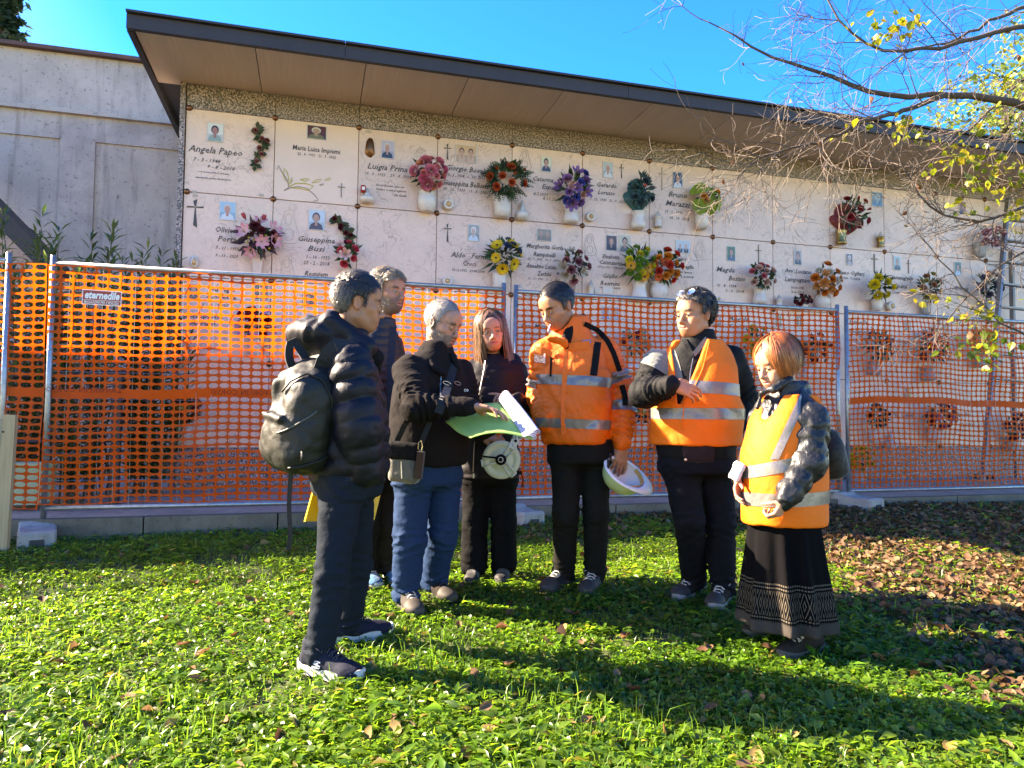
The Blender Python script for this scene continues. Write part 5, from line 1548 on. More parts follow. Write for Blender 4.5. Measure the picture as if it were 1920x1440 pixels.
    m = MB(); m.lathe([(.0001, -.012), (.108, -.012), (.110, -.009), (.110, -.006), (.102, -.004), (.1015, .004), (.110, .006), (.110, .009), (.108, .012), (.080, .0125), (.078, .0105), (.060, .0105), (.058, .0125), (.0001, .0125)], 48, c, rot=Rr); m.obj('reel', ME, t, True)
    def bar(p, q, w0, w1, z, mt, nm, th=.006):
        p, q = np.array(p, float), np.array(q, float); d = unit(q - p); s_ = np.array([-d[1], d[0]])
        V = [W(*(p + s_ * w0 / 2), z), W(*(p - s_ * w0 / 2), z), W(*(q - s_ * w1 / 2), z), W(*(q + s_ * w1 / 2), z)]
        V += [v + Rr[:, 2] * th for v in V]
        m = MB(); m.add(V, [(3, 2, 1, 0), (4, 5, 6, 7), (0, 1, 5, 4), (1, 2, 6, 5), (2, 3, 7, 6), (3, 0, 4, 7)]); return m.obj(nm, mt, t)
    def ring_bar(p, q, nm):    # an arm of the frame with an open middle
        p, q = np.array(p, float), np.array(q, float); d = unit(q - p); s_ = np.array([-d[1], d[0]]); w = .020
        m = MB()
        for sg in (-1, 1):
            m.tube([W(*(p + s_ * sg * w * .55), .019), W(*(q + s_ * sg * w * .95), .019)], .005, 6)
        m.tube([W(*(q + s_ * w), .019), W(*(q - s_ * w), .019)], .006, 6); m.obj(nm, MF, t, True)
    ring_bar((0.02, .02), (.075, .078), 'frame_arm'); bar((.06, .065), (.098, .150), .040, .046, .016, MF, 'frame_plate')
    ring_bar((.012, -.018), (.075, -.085), 'frame_arm'); ring_bar((-.022, -.004), (-.108, -.022), 'frame_arm'); bar((-.012, .008), (-.105, .018), .012, .010, .022, M_BLACKTRIM, 'crank')
    m = MB(); m.lathe([(.0001, .032), (.026, .032), (.031, .028), (.031, .012)], 24, c, rot=Rr); m.obj('hub', M_BLACKTRIM, t, True)
    m = MB(); m.lathe([(.012, .034), (.016, .0335), (.016, .031)], 16, c, rot=Rr); m.obj('hub_ring', MF, t, True)
    m = MB(); m.tube([W(.098, .145, .008), W(.055, .165, .0), W(-.012, .162, .0), W(-.030, .140, 0)], .017, 10); m.obj('handle', MO, t, True)
    m = MB(); m.lathe([(.0001, .028), (.008, .028), (.009, .024)], 12, W(.083, .108, 0), rot=Rr); m.obj('hole', M_BLACKTRIM, t)
    V, F = text_mesh('50 m', .026, 0, res=1, off=.0008); ra = math.atan2(.085, .038) - R(90) + R(25)
    mk('marking', W(.089, .128, .0232) + (V @ rotm(0, 0, ra).T) @ Rr.T, F, M_INK, t)
    m = MB(); m.tube([W(.112, -.075, 0), W(.125, -.10, 0), W(.125, -.13, 0), W(.130, -.15, 0), W(.120, -.155, 0), W(.122, -.135, 0)], .003, 6); m.obj('tape_hook', M_BLACKTRIM, t)
    m = MB(); m.box(W(.105, -.072, 0), (.028, .02, .03), Rr); m.obj('tape_mouth', M_BLACKTRIM, t)

def long_hair(h, parent, col, n, drop, part=0.0, seed=0, gap=52, seg=9, shell=True, tuck=0.0, ends=None, grow=(.079, .101, .091), front=(.060, .066), width=.0034, wav=.006):
    """parted hair hanging past the face: strands leave the parting, follow the skull, then fall"""
    r = np.random.default_rng(seed); gc = np.array([0, -.015, .036]); gr = np.array(grow)
    SV, SF, SC_ = [], [], []
    def strand(phi, th0, th1, L, off, k, wv):
        pts = []
        for q in range(seg + 1):
            t = q / seg
            tot = (th1 - th0) * .095 + L; d_ = t * tot
            if d_ < (th1 - th0) * .095:
                th = th0 + d_ / .095; dn = 0
            else:
                th = th1; dn = d_ - (th1 - th0) * .095
            g_ = gr + off
            e = np.array([math.sin(th) * math.sin(phi), math.sin(th) * math.cos(phi), math.cos(th)])
            p = gc + g_ * e
            tk = tuck * (dn / max(L, 1e-3)) ** 2
            p = p + np.array([math.sin(phi) * (.010 * dn / .1 - tk), math.cos(phi) * (.004 * dn / .1 - tk), -dn])
            p = p + wv * math.sin(t * 7 + k) * np.array([math.cos(phi), -math.sin(phi), 0])
            pts.append(p)
        return pts
    def emit(pts, w, c0, phi):
        base = len(SV); tng = np.gradient(np.array(pts), axis=0)
        for q, pp in enumerate(pts):
            out = unit(pp - gc * np.array([1, 1, 0]) - np.array([0, 0, pp[2]])) if q > 2 else unit((pp - gc) / gr)
            s_ = unit(np.cross(tng[q], out)); ww = w * (1 if q < seg - 1 else .5)
            SV.append(pp - s_ * ww); SV.append(pp + s_ * ww); SC_.append(c0); SC_.append(c0)
        for q in range(seg): SF.append([base + 2 * q, base + 2 * q + 1, base + 2 * q + 3, base + 2 * q + 2])
    ga = R(gap)
    if shell:
        for sd in (-1, 1):
            M_ = 26
            for i in range(M_):
                phi = sd * (ga + .05 + (math.pi - ga) * (i + .5) / M_)
                emit(strand(phi, 0.05, R(98), max(.02, drop(r, sd) * .75), -.004, 0, 0), .013, np.asarray(col[0]) * .6, phi)
    for k in range(n):
        sd = 1 if r.uniform() < .5 else -1
        u = r.uniform() ** .9
        phi = sd * (ga + (math.pi - ga) * u + r.normal() * .04)
        th0 = abs(r.normal() * .12); frontness = max(0, math.cos(phi))
        L = drop(r, sd) * (1 if ends is None else ends(phi))
        pts = strand(phi, th0, R(96 + r.normal() * 5), L, .004 + abs(r.normal()) * .006, r.uniform(0, 6), wav * r.uniform(.3, 1.2))
        c_ = np.asarray(col[0]) * (1 - (m_ := r.uniform())) + np.asarray(col[1]) * m_
        emit(pts, width * r.uniform(.5, 1.2), c_, phi)
    # swept locks from the hairline, over the forehead corners
    for k in range(n // 2):
        sd = 1 if r.uniform() < .5 else -1
        a = r.uniform(0, 1); phi1 = sd * (ga + .08 * r.normal() + .1)
        pts = []
        L = drop(r, sd) * (1 if ends is None else ends(phi1))
        for q in range(seg + 1):
            t = q / seg; tt = min(1, t * 2.0)
            phi = sd * .08 + (phi1 - sd * .08) * tt ** .8; th = R(10 + 28 * a) + (R(97) - R(10 + 28 * a)) * tt ** (1.2 - .3 * a)
            th = min(th, R(97))
            dn = max(0, (t - .5) * 2) * L
            e = np.array([math.sin(th) * math.sin(phi), math.sin(th) * math.cos(phi), math.cos(th)])
            p = gc + (gr + .006 + .004 * r.uniform()) * e + np.array([0, 0, -dn]); tk = tuck * max(0, (t - .5) * 2) ** 2
            p = p - np.array([math.sin(phi), math.cos(phi), 0]) * tk
            pts.append(p)
        c_ = np.asarray(col[0]) * (1 - (m_ := r.uniform())) + np.asarray(col[1]) * m_
        emit(pts, width * r.uniform(.5, 1.2), c_, phi1)
    return mk('hair', h.Ws(np.array(SV)), SF, M_HAIR, parent, True, np.array(SC_))

# ------- 5: young man in the orange jacket
def man_orange():
    Y0 = 4.18; J = lambda x, y, d=0: at(x + 7, y, Y0 + d)
    aR, aL = ground(1057, 1102), ground(1115, 1106)
    P = Person('dark haired young man in an orange safety jacket looking down, holding a white helmet', (aR + aL) / 2)
    F = unit([-.30, -.95, 0]); yaw = yaw_of(F); f, rt = frame_at(F)
    hd = Head(J(1038, 575, -.06), (-.66, -.58, -.47), 1.06, nose=1.1, lid=.75)
    nb = J(1066, 628, .04); pel = J(1081, 850)
    shR, elR, wrR = J(1016, 664, -.0), J(1006, 738, .06), J(1012, 786, -.10)
    shL, elL, wrL = J(1124, 658, .05), J(1160, 744, .04), J(1158, 832, -.06)
    hipR, hipL = J(1055, 850), J(1108, 850, .02)
    knR, knL = J(1054, 965, -.02), J(1111, 965, .0)
    akR, akL = aR + np.array([0, 0, .085]), aL + np.array([0, 0, .085])
    P.body(hd, nb, pel, [(shR, elR, wrR), (shL, elL, wrL)], [(hipR, knR, akR), (hipL, knL, akL)],
           [dict(w=wrR, fwd=(.6, .2, -.6), pn=(.5, .8, 0), side=1), dict(w=wrL + np.array([0, 0, -.012]), fwd=(-.06, -.05, -1), pn=(-.25, .95, 0), side=1, curl=(.42, .40, .42, .45), thumb=(.7, .5), s=1.04)],
           (.40, .175, .09), beard=((.07, .045, .032), .5, 0), brow=(.012, .009, .007))
    hd.eyes(P.o, look=(0, 1, -.9))
    hair(hd, P.o, lim(MALE), flow_short, 3600, ((.008, .007, .007), (.030, .026, .024)), .018, .006, .008, (.010, .009, .008), .0013, 2, .1, 5)
    trousers((hipR, hipL), (knR, knL), (akR, akL), pel, yaw, (.092, .074, .066), M_GREYTROUSER, P, 51, waist=(.18, .14), amp=.006)
    g = Gbox(J, 975, 850, 1215, 570, -.36, .38, .0072)
    g.loft(rings(Y0, [(1079, 832, .195, .155), (1079, 815, .205, .165), (1078, 760, .222, .172), (1073, 700, .222, .155), (1070, 668, .205, .130), (1070, 640, .145, .108), (1072, 615, .098, .098), (1075, 594, .088, .094)]), yaw, .03)
    g.cap(shR, elR, .086, .078, .03, mod=wrinkle(.010, 5, 1, (.6, 1), .3, .3)); g.cap(elR, wrR, .078, .062, .025, mod=wrinkle(.010, 5, 2, (0, .9), .3, .3))
    g.cap(shL, elL, .092, .080, .035, mod=wrinkle(.009, 5, 3, (.7, 1), .35, .2)); g.cap(elL, wrL + UZ * .03, .082, .060, .025, mod=wrinkle(.010, 5, 4, (0, .6, 1), .25, .3))
    g.cap(wrL + UZ * .03, wrL + UZ * .002, .050, .047, .008)
    g.noise(.0065, 11, 6, True); g.noise(.0022, 34, 7, True)
    g.ell(hd.W((0, .02, -.01)), (.088, .115, .125), hd.Rm, .006, 's'); g.cap(nb - UZ * .03, hd.W((0, -.01, -.05)), .060, .070, .01, 's')
    # open collar at the throat
    V, Q = g.surf(); jk = P.part('jacket', (V, Q), M_ORANGE)
    tor = lambda C: (np.abs((C - J(1078, 740)) @ rt) < .235)
    axl = unit(elL - shL)
    def arm_d(C, a, b):
        ab = b - a; t = np.clip((C - a) @ ab / (ab @ ab), 0, 1); return np.linalg.norm(C - a - t[:, None] * ab, axis=1)
    def is_armL(C): return np.minimum(arm_d(C, shL, elL) - .090, arm_d(C, elL, wrL) - .075) < 0.022
    def is_armR(C): return np.minimum(arm_d(C, shR, elR) - .086, arm_d(C, elR, wrR) - .070) < 0.012
    body_side = lambda C: ~((is_armL(C)) & ((C - shL) @ rt < -.01)) & ~((is_armR(C)) & ((C - shR) @ rt > .02))
    for za, zb_ in ((707, 725), (786, 803)):
        a_, b_ = J(1070, za)[2], J(1070, zb_)[2]
        tl_ = np.array([0.05, 0, 1.0]) if za < 750 else np.array([0.03, 0, 1.0])
        P.part('reflective_band', patch(V, Q, [(np.array([J(1070, za)[0], 0, a_]), tl_), (np.array([J(1070, zb_)[0], 0, b_]), -tl_)], .004, body_side), M_TAPE)
    for (a, b), t0, t1 in (((shL, elL), .50, .70), ((elL, wrL), .18, .38), ((shR, elR), .62, .82)):
        d = unit(b - a)
        who = is_armL if a is shL or a is elL else is_armR
        far = (lambda C: is_armL(C) & ((C - shL) @ rt < .055)) if who is is_armL else (lambda C: is_armR(C) & ((C - shR) @ rt > -.06))
        P.part('reflective_band', patch(V, Q, [(a + (b - a) * t1, d), (a + (b - a) * t0, -d)], .004, far), M_TAPE)
    for pix, w_ in (([(1096, 607), (1122, 620), (1140, 640), (1152, 665), (1162, 696)], .030), ([(1166, 722), (1172, 745), (1172, 760)], .032), ([(1121, 641), (1118, 665), (1113, 704)], .040), ([(1034, 668), (1032, 706)], .012)):
        m = MB(); pp = drape(V, Q, np.array(dense([(x, y, 0) for x, y in pix], 14))[:, :2], .004); strip(m, pp, -unit(ray(*pix[len(pix) // 2])), w_, .003); m.obj('black_stripe', M_BLACKTRIM, P.o)
    m = MB(); pp = drape(V, Q, [(1092, 641), (1108, 640)], .006); strip(m, dense(pp, 6), -unit(ray(1100, 641)), .022, .003); m.obj('badge', mat('printed badge', (.12, .14, .30), .5), P.o)
    # pocket flaps, zip, collar lining
    for pix, hgt in (([(1001, 656), (1041, 664)], .028), ([(1066, 651), (1106, 646)], .022)):
        m = MB(); pp = drape(V, Q, np.array(dense([(x, y, 0) for x, y in pix], 10))[:, :2], .008); strip(m, pp, -unit(ray(*pix[0])), .045, .004); m.obj('pocket_flap', M_ORANGE, P.o)
    m = MB(); pp = drape(V, Q, [(1062, 652), (1060, 690), (1057, 730), (1056, 775), (1057, 815)], .004); strip(m, dense(pp, 24), -unit(ray(1060, 720)), .028, .003); m.obj('zip_placket', M_ORANGE, P.o)
    g2 = Gbox(J, 1030, 660, 1110, 580, -.25, .1, .006)
    g2.cap(J(1054, 648, -.13), J(1066, 612, -.08), .020, .022, .01); g2.cap(J(1066, 612, -.08), J(1086, 596, -.04), .022, .024, .01); g2.cap(J(1052, 640, -.12), J(1058, 620, -.09), .026, .02, .01)
    P.part('collar_lining', g2.surf(), M_BLACKCLOTH)
    g2 = Gbox(J, 1010, 690, 1070, 610, -.30, .05, .006)
    g2.ell(J(1034, 638, -.155), (.046, .010, .024), rotm(.7, .22, 0), .02); g2.ell(J(1052, 644, -.15), (.020, .012, .030), rotm(.4, 0, 0), .02); g2.noise(.004, 40, 3, True); P.part('turned_collar', g2.surf(), M_ORANGE)
    # clear card pocket at the chest
    m = MB(); pp = drape(V, Q, [(1003, 670), (1022, 672)], .010); c = pp.mean(0); e = unit(pp[1] - pp[0]); nn = unit(np.cross(e, UZ)); nn = nn if nn[1] < 0 else -nn
    m.box(c, (.07, .006, .055), frame(e, -nn, UZ)); m.obj('card_pocket', mat('red print pocket', (.45, .08, .05), .25, var=(60, (.7, .45, .4), .1), coat=.6), P.o)
    # cigarette
    m = MB(); m.tube([hd.W((-.006, .100, -.064)), hd.W((-.022, .150, -.085))], .0038, 8); ci = thing('cigarette', 'white cigarette between the lips of the man in the orange jacket', 'cigarette', tuple(hd.W((-.006, .100, -.064)))); m.obj('paper_tube', mat('cigarette paper', (.75, .72, .68), .8), ci, True)
    shoe(P.o, aR, ground(1003, 1125), (M_SHOE_BLACK, M_SOLE_D, M_LACE), 1.06, toecap=M_CAP)
    W, so = shoe(P.o, aL, ground(1086, 1136), (M_SHOE_BLACK, M_SOLE_D, M_LACE), 1.06, toecap=M_CAP)
    # helmet hanging from his hand, hollow side up
    ht = thing('safety_helmet', 'white safety helmet held upside down by its brim, pale green outside', 'helmet', tuple(J(1162, 893, -.10)))
    MHo = mat('lime white helmet shell', (.50, .60, .30), .3, coat=.4, spec=.5); MHi = mat('white helmet inside', (.72, .62, .60), .5); MBd = mat('sweat band', (.55, .30, .10), .7)
    n_ = unit([.40, -.62, .66]); ax_ = unit(np.array([.86, 0, -.50])); ax_ = unit(ax_ - n_ * (ax_ @ n_)); sd_ = np.cross(n_, ax_)
    c = J(1166, 887, -.12); Rh = frame(ax_, sd_, n_)       # n_: out of the opening, ax_: towards the peak
    HW = lambda p: c + Rh @ np.asarray(p, float)
    V_, F_, Fi = [], [], []
    nA, nB = 40, 12
    def shell(sx, sy, sz, lo=0.0):
        out = []
        for j in range(nB + 1):
            ph = (math.pi / 2) * j / nB
            for i in range(nA):
                a = 2 * math.pi * i / nA
                q = math.cos(ph) ** .85
                out.append(HW((sx * q * math.cos(a), sy * q * math.sin(a), -sz * math.sin(ph) ** .95 - lo)))
        return out
    fo = [(j * nA + i, j * nA + (i + 1) % nA, (j + 1) * nA + (i + 1) % nA, (j + 1) * nA + i) for j in range(nB) for i in range(nA)]
    mk('shell', shell(.128, .104, .130), fo, MHo, ht, True)
    mk('liner', shell(.120, .097, .122, -.001), [q[::-1] for q in fo], MHi, ht, True)
    rim = []
    for i in range(nA + 1):
        a = 2 * math.pi * i / nA; k = max(0, math.cos(a)) ** 3
        rim.append((a, .012 + .045 * k))
    V_ = []
    for a, w in rim[:-1]:
        for r_, z_ in ((.118 / .128, .004), (1.0, .006), (1.0 + w / .128, .004 - w * .25), (1.0 + w / .128, .0 - w * .25), (1.0, -.004), (.118 / .128, -.002)):
            V_.append(HW((.128 * r_ * math.cos(a), (.104 + (r_ - 1) * .128 * .7) * (r_ if r_ < 1 else 1) * math.sin(a), z_)))
    F_ = [(i * 6 + k, i * 6 + (k + 1) % 6, ((i + 1) % nA) * 6 + (k + 1) % 6, ((i + 1) % nA) * 6 + k) for i in range(nA) for k in range(6)]
    mk('brim', V_, F_, mat('white helmet rim', (.72, .70, .70), .4), ht, True)
    m = MB(); strip(m, [HW((.108 * math.cos(a), .088 * math.sin(a), -.018)) for a in np.linspace(-1.1, 1.1, 14)], n_, .006, .026); m.obj('sweat_band', MBd, ht)
    for sy in (-.05, .02):
        m = MB(); m.tube([HW((-.105, sy, .002)), HW((-.12, sy * 1.0, .03)), HW((-.135, sy * .8, .05))], .006, 6); m.obj('chin_strap', M_STRAP, ht)

# ------- 6: curly grey haired man in the open vest
def man_vest():
    Y0 = 3.95; J = lambda x, y, d=0: at(x, y, Y0 + d)
    aR, aL = ground(1302, 1118), ground(1356, 1132)
    P = Person('curly grey haired man in an open orange vest over a black jacket', (aR + aL) / 2)
    F = unit([-.28, -.96, 0]); yaw = yaw_of(F); f, rt = frame_at(F)
    hd = Head(J(1303, 591, -.02), (-.80, -.58, -.10), 1.06, nose=1.05, jaw=1.05, lid=.25)
    nb = J(1310, 645, .02); pel = J(1306, 868)
    shR, elR, wrR = J(1230, 682, -.0), J(1208, 738, -.14), J(1256, 722, -.33)
    shL, elL, wrL = J(1368, 676, .05), J(1396, 752, .12), J(1384, 815, .02)
    hipR, hipL = J(1276, 870), J(1338, 868, .03)
    knR, knL = J(1292, 975, -.03), J(1352, 975, .02)
    akR, akL = aR + np.array([0, 0, .085]), aL + np.array([0, 0, .085])
    P.body(hd, nb, pel, [(shR, elR, wrR), (shL, elL, wrL)], [(hipR, knR, akR), (hipL, knL, akL)],
           [dict(w=wrR + np.array([.01, 0, 0]), fwd=(1, .12, -.26), pn=(-.1, .9, -.5), side=1, curl=(.30, .34, .38, .42), thumb=(.3, .2), s=1.06), dict(w=wrL, fwd=(-.4, -.1, -1), pn=(-.9, .3, 0), side=1)],
           (.42, .185, .095), beard=((.18, .11, .08), .25, 0), brow=(.05, .04, .034))
    hd.eyes(P.o, look=(.1, 1, -.2))
    def hl(x, y, z): return lim([(-.12, -.075), (-.05, -.066), (-.035, -.02), (-.018, .026), (.008, .028), (.014, .0), (.026, .004), (.032, .045), (.048, .070), (.12, .078)])(x, y, z)
    cc = lambda x, y, z: (math.sin(x * 130 + z * 60), math.sin(y * 140 + x * 50) + .2, math.sin(z * 120 + y * 70))
    def cf(p, c): return np.asarray(c) * (1 + 3.0 * np.clip((p[1] - .01) / .06, 0, 1) * (p[2] < .105)) if p[2] > .02 else np.asarray(c) * 1.6
    hair(hd, P.o, hl, cc, 3400, ((.008, .007, .007), (.050, .045, .042)), .036, .014, .014, (.009, .008, .0075), .0019, 5, .8, 6, colfn=cf)
    glasses(P.o, hd, z=.118, y=.062, tilt=.75, lens=(.04, .09, .32))['label'] = 'blue mirrored sunglasses on the curly grey hair of the man in the vest'
    trousers((hipR, hipL), (knR, knL), (akR, akL), pel, yaw, (.104, .080, .070), M_NAVY2, P, 61, waist=(.195, .155), amp=.007)
    g = Gbox(J, 1165, 895, 1440, 590, -.50, .45, .0075)
    body_r = [(1304, 862, .200, .160), (1304, 840, .214, .172), (1305, 790, .226, .182), (1306, 735, .222, .170), (1308, 690, .214, .145), (1309, 660, .160, .112), (1310, 636, .090, .092), (1311, 618, .082, .086)]
    g.loft(rings(Y0, body_r), yaw, .03)
    g.cap(shR, elR, .076, .076, .05, mod=wrinkle(.009, 5, 1, (.8,), .4, .2)); g.cap(elR, wrR, .080, .054, .025, mod=wrinkle(.009, 4, 2, (0, .6, 1), .3, .2))
    g.cap(shL, elL, .090, .082, .035, mod=wrinkle(.008, 5, 3, (.8,), .4, .2)); g.cap(elL, wrL, .082, .060, .025, mod=wrinkle(.008, 4, 4, (0,), .3, .2))
    g.noise(.004, 14, 5, True); g.noise(.0015, 40, 6)
    g.ell(hd.W((0, .02, -.01)), (.084, .112, .125), hd.Rm, .006, 's'); g.cap(nb - UZ * .03, hd.W((0, -.01, -.05)), .060, .068, .01, 's')
    V, Q = g.surf(); jk = P.part('jacket', (V, Q), M_SHELL)
    nR = unit(elR - shR)
    yoke = patch(V, Q, [(J(1222, 692, -.04), np.array([-.55, 0, -1.0])), (J(1262, 660), np.array([1.0, 0, 0.15]))], .003)
    P.part('shoulder_yoke', yoke, M_YOKE)
    for pix in ([(1282, 636), (1290, 652), (1298, 668)], [(1326, 634), (1316, 646), (1300, 666)]):
        m = MB(); pp = drape(V, Q, np.array(dense([(x, y, 0) for x, y in pix], 8))[:, :2], .006); strip(m, pp, -unit(ray(*pix[1])), .026, .005); m.obj('collar_edge', M_YOKE if pix[0][0] > 1300 else M_SHELL, P.o)
    m = MB(); pp = drape(V, Q, np.array(dense([(1300, 668, 0), (1294, 700, 0), (1292, 730, 0)], 12))[:, :2], .003); m.tube(pp, .0022, 5); m.obj('zip', M_ZIP, P.o)
    # jacket front hanging below the vest
    P.part('jacket_front', patch(V, Q, [(J(1282, 840, -.2), np.array([-1.0, 0, -.18])), (J(1340, 840, -.2), np.array([1.0, 0, .05])), (J(1300, 800, -.2), UZ)], .010, lambda C: C[:, 1] < Y0), fab('plum black jacket front', (.016, .008, .011), .8))
    m = MB(); m.lathe([(.0001, .004), (.006, .003), (.007, 0)], 10, J(1286, 862, -.21), rot=rotm(R(90), 0, 0)); m.obj('snap', M_ZIP, P.o)
    # vest: a shell round the trunk, open down the front, with armholes
    g3 = Gbox(J, 1200, 850, 1410, 600, -.36, .40, .0065)
    infl = [(x, y, w + .017, d + .017) for x, y, w, d in [(1304, 834, .226, .180), (1304, 815, .228, .182), (1305, 790, .232, .186), (1306, 735, .228, .174), (1308, 690, .220, .150), (1309, 662, .168, .118), (1310, 640, .112, .104)]]
    g3.loft(rings(Y0, infl), yaw, .02, capr=.006)
    g3.noise(.005, 12, 8, True)
    fx = lambda px, py: J(px, py, -.25)
    for p0, p1, r_ in ((J(1197, 622, -.12), J(1180, 735, -.12), .084), (J(1400, 630, -.06), J(1402, 735, -.06), .082)):
        g3.cap(p0, p1, r_, r_, .012, 's', sq=((0, 1, 0), 2.4))
    # V opening: wedge between two lines, only in front
    pL, pR, pB = J(1277, 700, -.24), J(1283, 752, -.24), J(1283, 757, -.24)
    def wedge(x, y, z):
        zz = z - pB[2]
        xr = pR[0] + .002 + .43 * np.clip(zz, 0, .5)
        xl = pL[0] - .02 * np.clip(zz, 0, .5)
        return np.maximum(np.maximum(xl - x, x - xr), np.maximum(-zz, y - (Y0 - .03)) + 0 * x)
    g3.put(wedge, J(1240, 760, -.35), J(1400, 600, .1), .004, 's')
    # rounded cut between the front hems
    g3.cap(J(1272, 838, -.26), J(1268, 790, -.26), .030, .002, .01, 's')
    g3.cap(nb - UZ * .045 + f * .01, hd.W((0, -.02, .1)), .098, .13, .01, 's')
    V3, Q3 = g3.surf(); P.part('vest', (V3, Q3), M_VEST)
    front = lambda C: np.ones(len(C), bool)
    for za, zb_ in ((714, 737), (765, 786)):
        a_, b_ = J(1305, za, -.2)[2], J(1305, zb_, -.2)[2]; tl_ = np.array([.07, 0, 1.0]) if za < 750 else np.array([.0, 0, 1.0])
        P.part('reflective_band', patch(V3, Q3, [(np.array([J(1305, za)[0], 0, a_]), tl_), (np.array([J(1305, za)[0], 0, b_]), -tl_)], .003, (lambda C: (C - J(1296, 740)) @ rt < .03) if za < 750 else None), M_TAPE)
    m = MB(); pp = drape(V3, Q3, np.array(dense([(1330, 640, 0), (1318, 690, 0), (1300, 730, 0), (1284, 752, 0), (1280, 785, 0), (1281, 806, 0)], 24))[:, :2], .001); m.tube(pp, .0035, 5); m.obj('edge_binding', M_VEST, P.o)
    shoe(P.o, aR, ground(1252, 1140), (M_SHOE_BROWN, M_SOLE_G, M_LACE), 1.06, toecap=M_CAP)
    shoe(P.o, aL, ground(1325, 1162), (M_SHOE_BROWN, M_SOLE_G, M_LACE), 1.06, toecap=M_CAP)

# ------- 7: woman in the long skirt
def woman_skirt():
    Y0 = 3.31; J = lambda x, y, d=0: at(x, y, Y0 + d)
    aL, aR = ground(1518, 1228), ground(1452, 1190)
    P = Person('short woman with auburn bob in an orange vest and long patterned black skirt', (aR + aL) / 2)
    F = unit([-.90, -.42, 0]); yaw = yaw_of(F); f, rt = frame_at(F)
    hd = Head(J(1458, 682, .0), (-.88, -.36, -.32), .97, fem=True, nose=.6, jaw=.86, lid=.45)
    nb = J(1478, 738, .0); pel = J(1470, 965)
    shL, elL, wrL = J(1522, 786, -.12), J(1518, 868, -.17), J(1472, 938, -.23)
    shR, elR, wrR = J(1440, 775, .16), J(1415, 865, .16), J(1388, 893, .03)
    hipL, hipR = J(1490, 970, -.06), J(1450, 970, .06)
    knL, knR = J(1500, 1090, -.06), J(1450, 1090, .06)
    akL, akR = aL + np.array([0, 0, .08]), aR + np.array([0, 0, .08])
    P.body(hd, nb, pel, [(shR, elR, wrR), (shL, elL, wrL)], [(hipR, knR, akR), (hipL, knL, akL)],
           [dict(w=wrL, fwd=(-.45, .05, -.9), pn=(-.6, .75, .3), side=-1, curl=(1.05, 1.1, 1.15, 1.2), thumb=(.9, .9), s=.82, spread=.02), dict(w=wrR, fwd=(-.3, -.3, -.8), pn=(.6, -.5, 0), side=1, curl=(.5, .5, .5, .5), s=.85)],
           (.46, .215, .135), neckr=.046, brow=(.24, .10, .05), bth=.0040, lip=(.45, .14, .12))
    hd.eyes(P.o, look=(0, 1, -.4))
    long_hair(hd, P.o, ((.17, .040, .012), (.50, .16, .050)), 3200, lambda r, s: r.uniform(.055, .085), part=0, seed=9, gap=40, tuck=.022, grow=(.086, .110, .098), width=.0017, wav=.004, ends=lambda ph: 1.0 - .25 * max(0, -math.cos(ph)))
    hair(hd, P.o, lambda x, y, z: z > (.030 if y > .03 else (-.02 if y < -.02 else .03)), (lambda x, y, z: (x * 14, .5, -.5)), 1500, ((.15, .035, .011), (.46, .14, .045)), .06, .006, .010, (.20, .055, .018), name='hair_cap')
    # skirt
    g = Gbox(J, 1345, 1240, 1610, 940, -.36, .36, .0085)
    def pleat(x, y, z, u, v):
        zt_, zb_ = pel[2], akL[2] + .02
        k = np.clip((zt_ - z) / (zt_ - zb_), 0, 1)
        a = np.arctan2(v, u)
        return (.003 + .017 * k) * (np.sin(a * 9 + 1.3 * np.sin(a * 2 + z * 2)) + .5 * np.sin(a * 15 + 2 + z * 3))
    gb = J(1480, 1200)[2] - 0.0
    g.loft(rings(Y0, [(1470, 940, .145, .14), (1470, 975, .155, .15), (1472, 1050, .172, .168), (1475, 1110, .192, .188), (1478, 1172, .206, .203)]), yaw, .02, n=2.0, mod=pleat, capr=.004)
    V, Q = g.surf()
    zhem = J(1478, 1174)[2]
    p_ang = np.arctan2((V - pel) @ f, (V - pel) @ rt)
    colv = np.stack([p_ang / (2 * math.pi) + .5, (V[:, 2] - zhem), np.zeros(len(V))], 1)
    P.o['_'] = 1; del P.o['_']
    sk = mk('skirt', V, Q, skirt_mat(), P.o, True, colv)
    # vest over a shiny jacket
    g = Gbox(J, 1370, 985, 1570, 690, -.40, .40, .0068)
    rg = [(1470, 960, .140, .14), (1470, 900, .152, .16), (1471, 840, .160, .158), (1474, 790, .160, .135), (1478, 758, .130, .104), (1480, 735, .082, .085), (1478, 716, .076, .08)]
    g.loft(rings(Y0, rg), yaw, .03)
    def shiny(n_, a, sd): return puff(n_, a, sd)
    g.cap(shL, elL, .074, .068, .03, mod=puff(3.5, .010, 1)); g.cap(elL, wrL, .068, .046, .025, mod=puff(3, .009, 2))
    g.cap(shR, elR, .078, .070, .03, mod=puff(3, .010, 3)); g.cap(elR, wrR, .07, .046, .025, mod=puff(3, .008, 4))
    g.noise(.005, 20, 3, True); g.noise(.0040, 48, 4, True)
    g.ell(hd.W((0, .02, -.01)), (.08, .105, .12), hd.Rm, .006, 's'); g.cap(nb - UZ * .03, hd.W((0, -.01, -.05)), .050, .056, .01, 's')
    P.part('jacket', g.surf(), M_GLOSSY)
    g2 = Gbox(J, 1400, 800, 1480, 700, -.2, .2, .006)
    g2.cap(J(1430, 736, -.06), J(1450, 728, -.08), .010, .010, .01); g2.cap(J(1430, 736, -.06), J(1428, 742, .04), .010, .010, .01); g2.cap(J(1428, 738, -.05), J(1420, 765, -.06), .010, .007, .01); g2.cap(J(1450, 730, -.08), J(1480, 712, -.06), .02, .02, .01); g2.noise(.003, 50, 2, True)
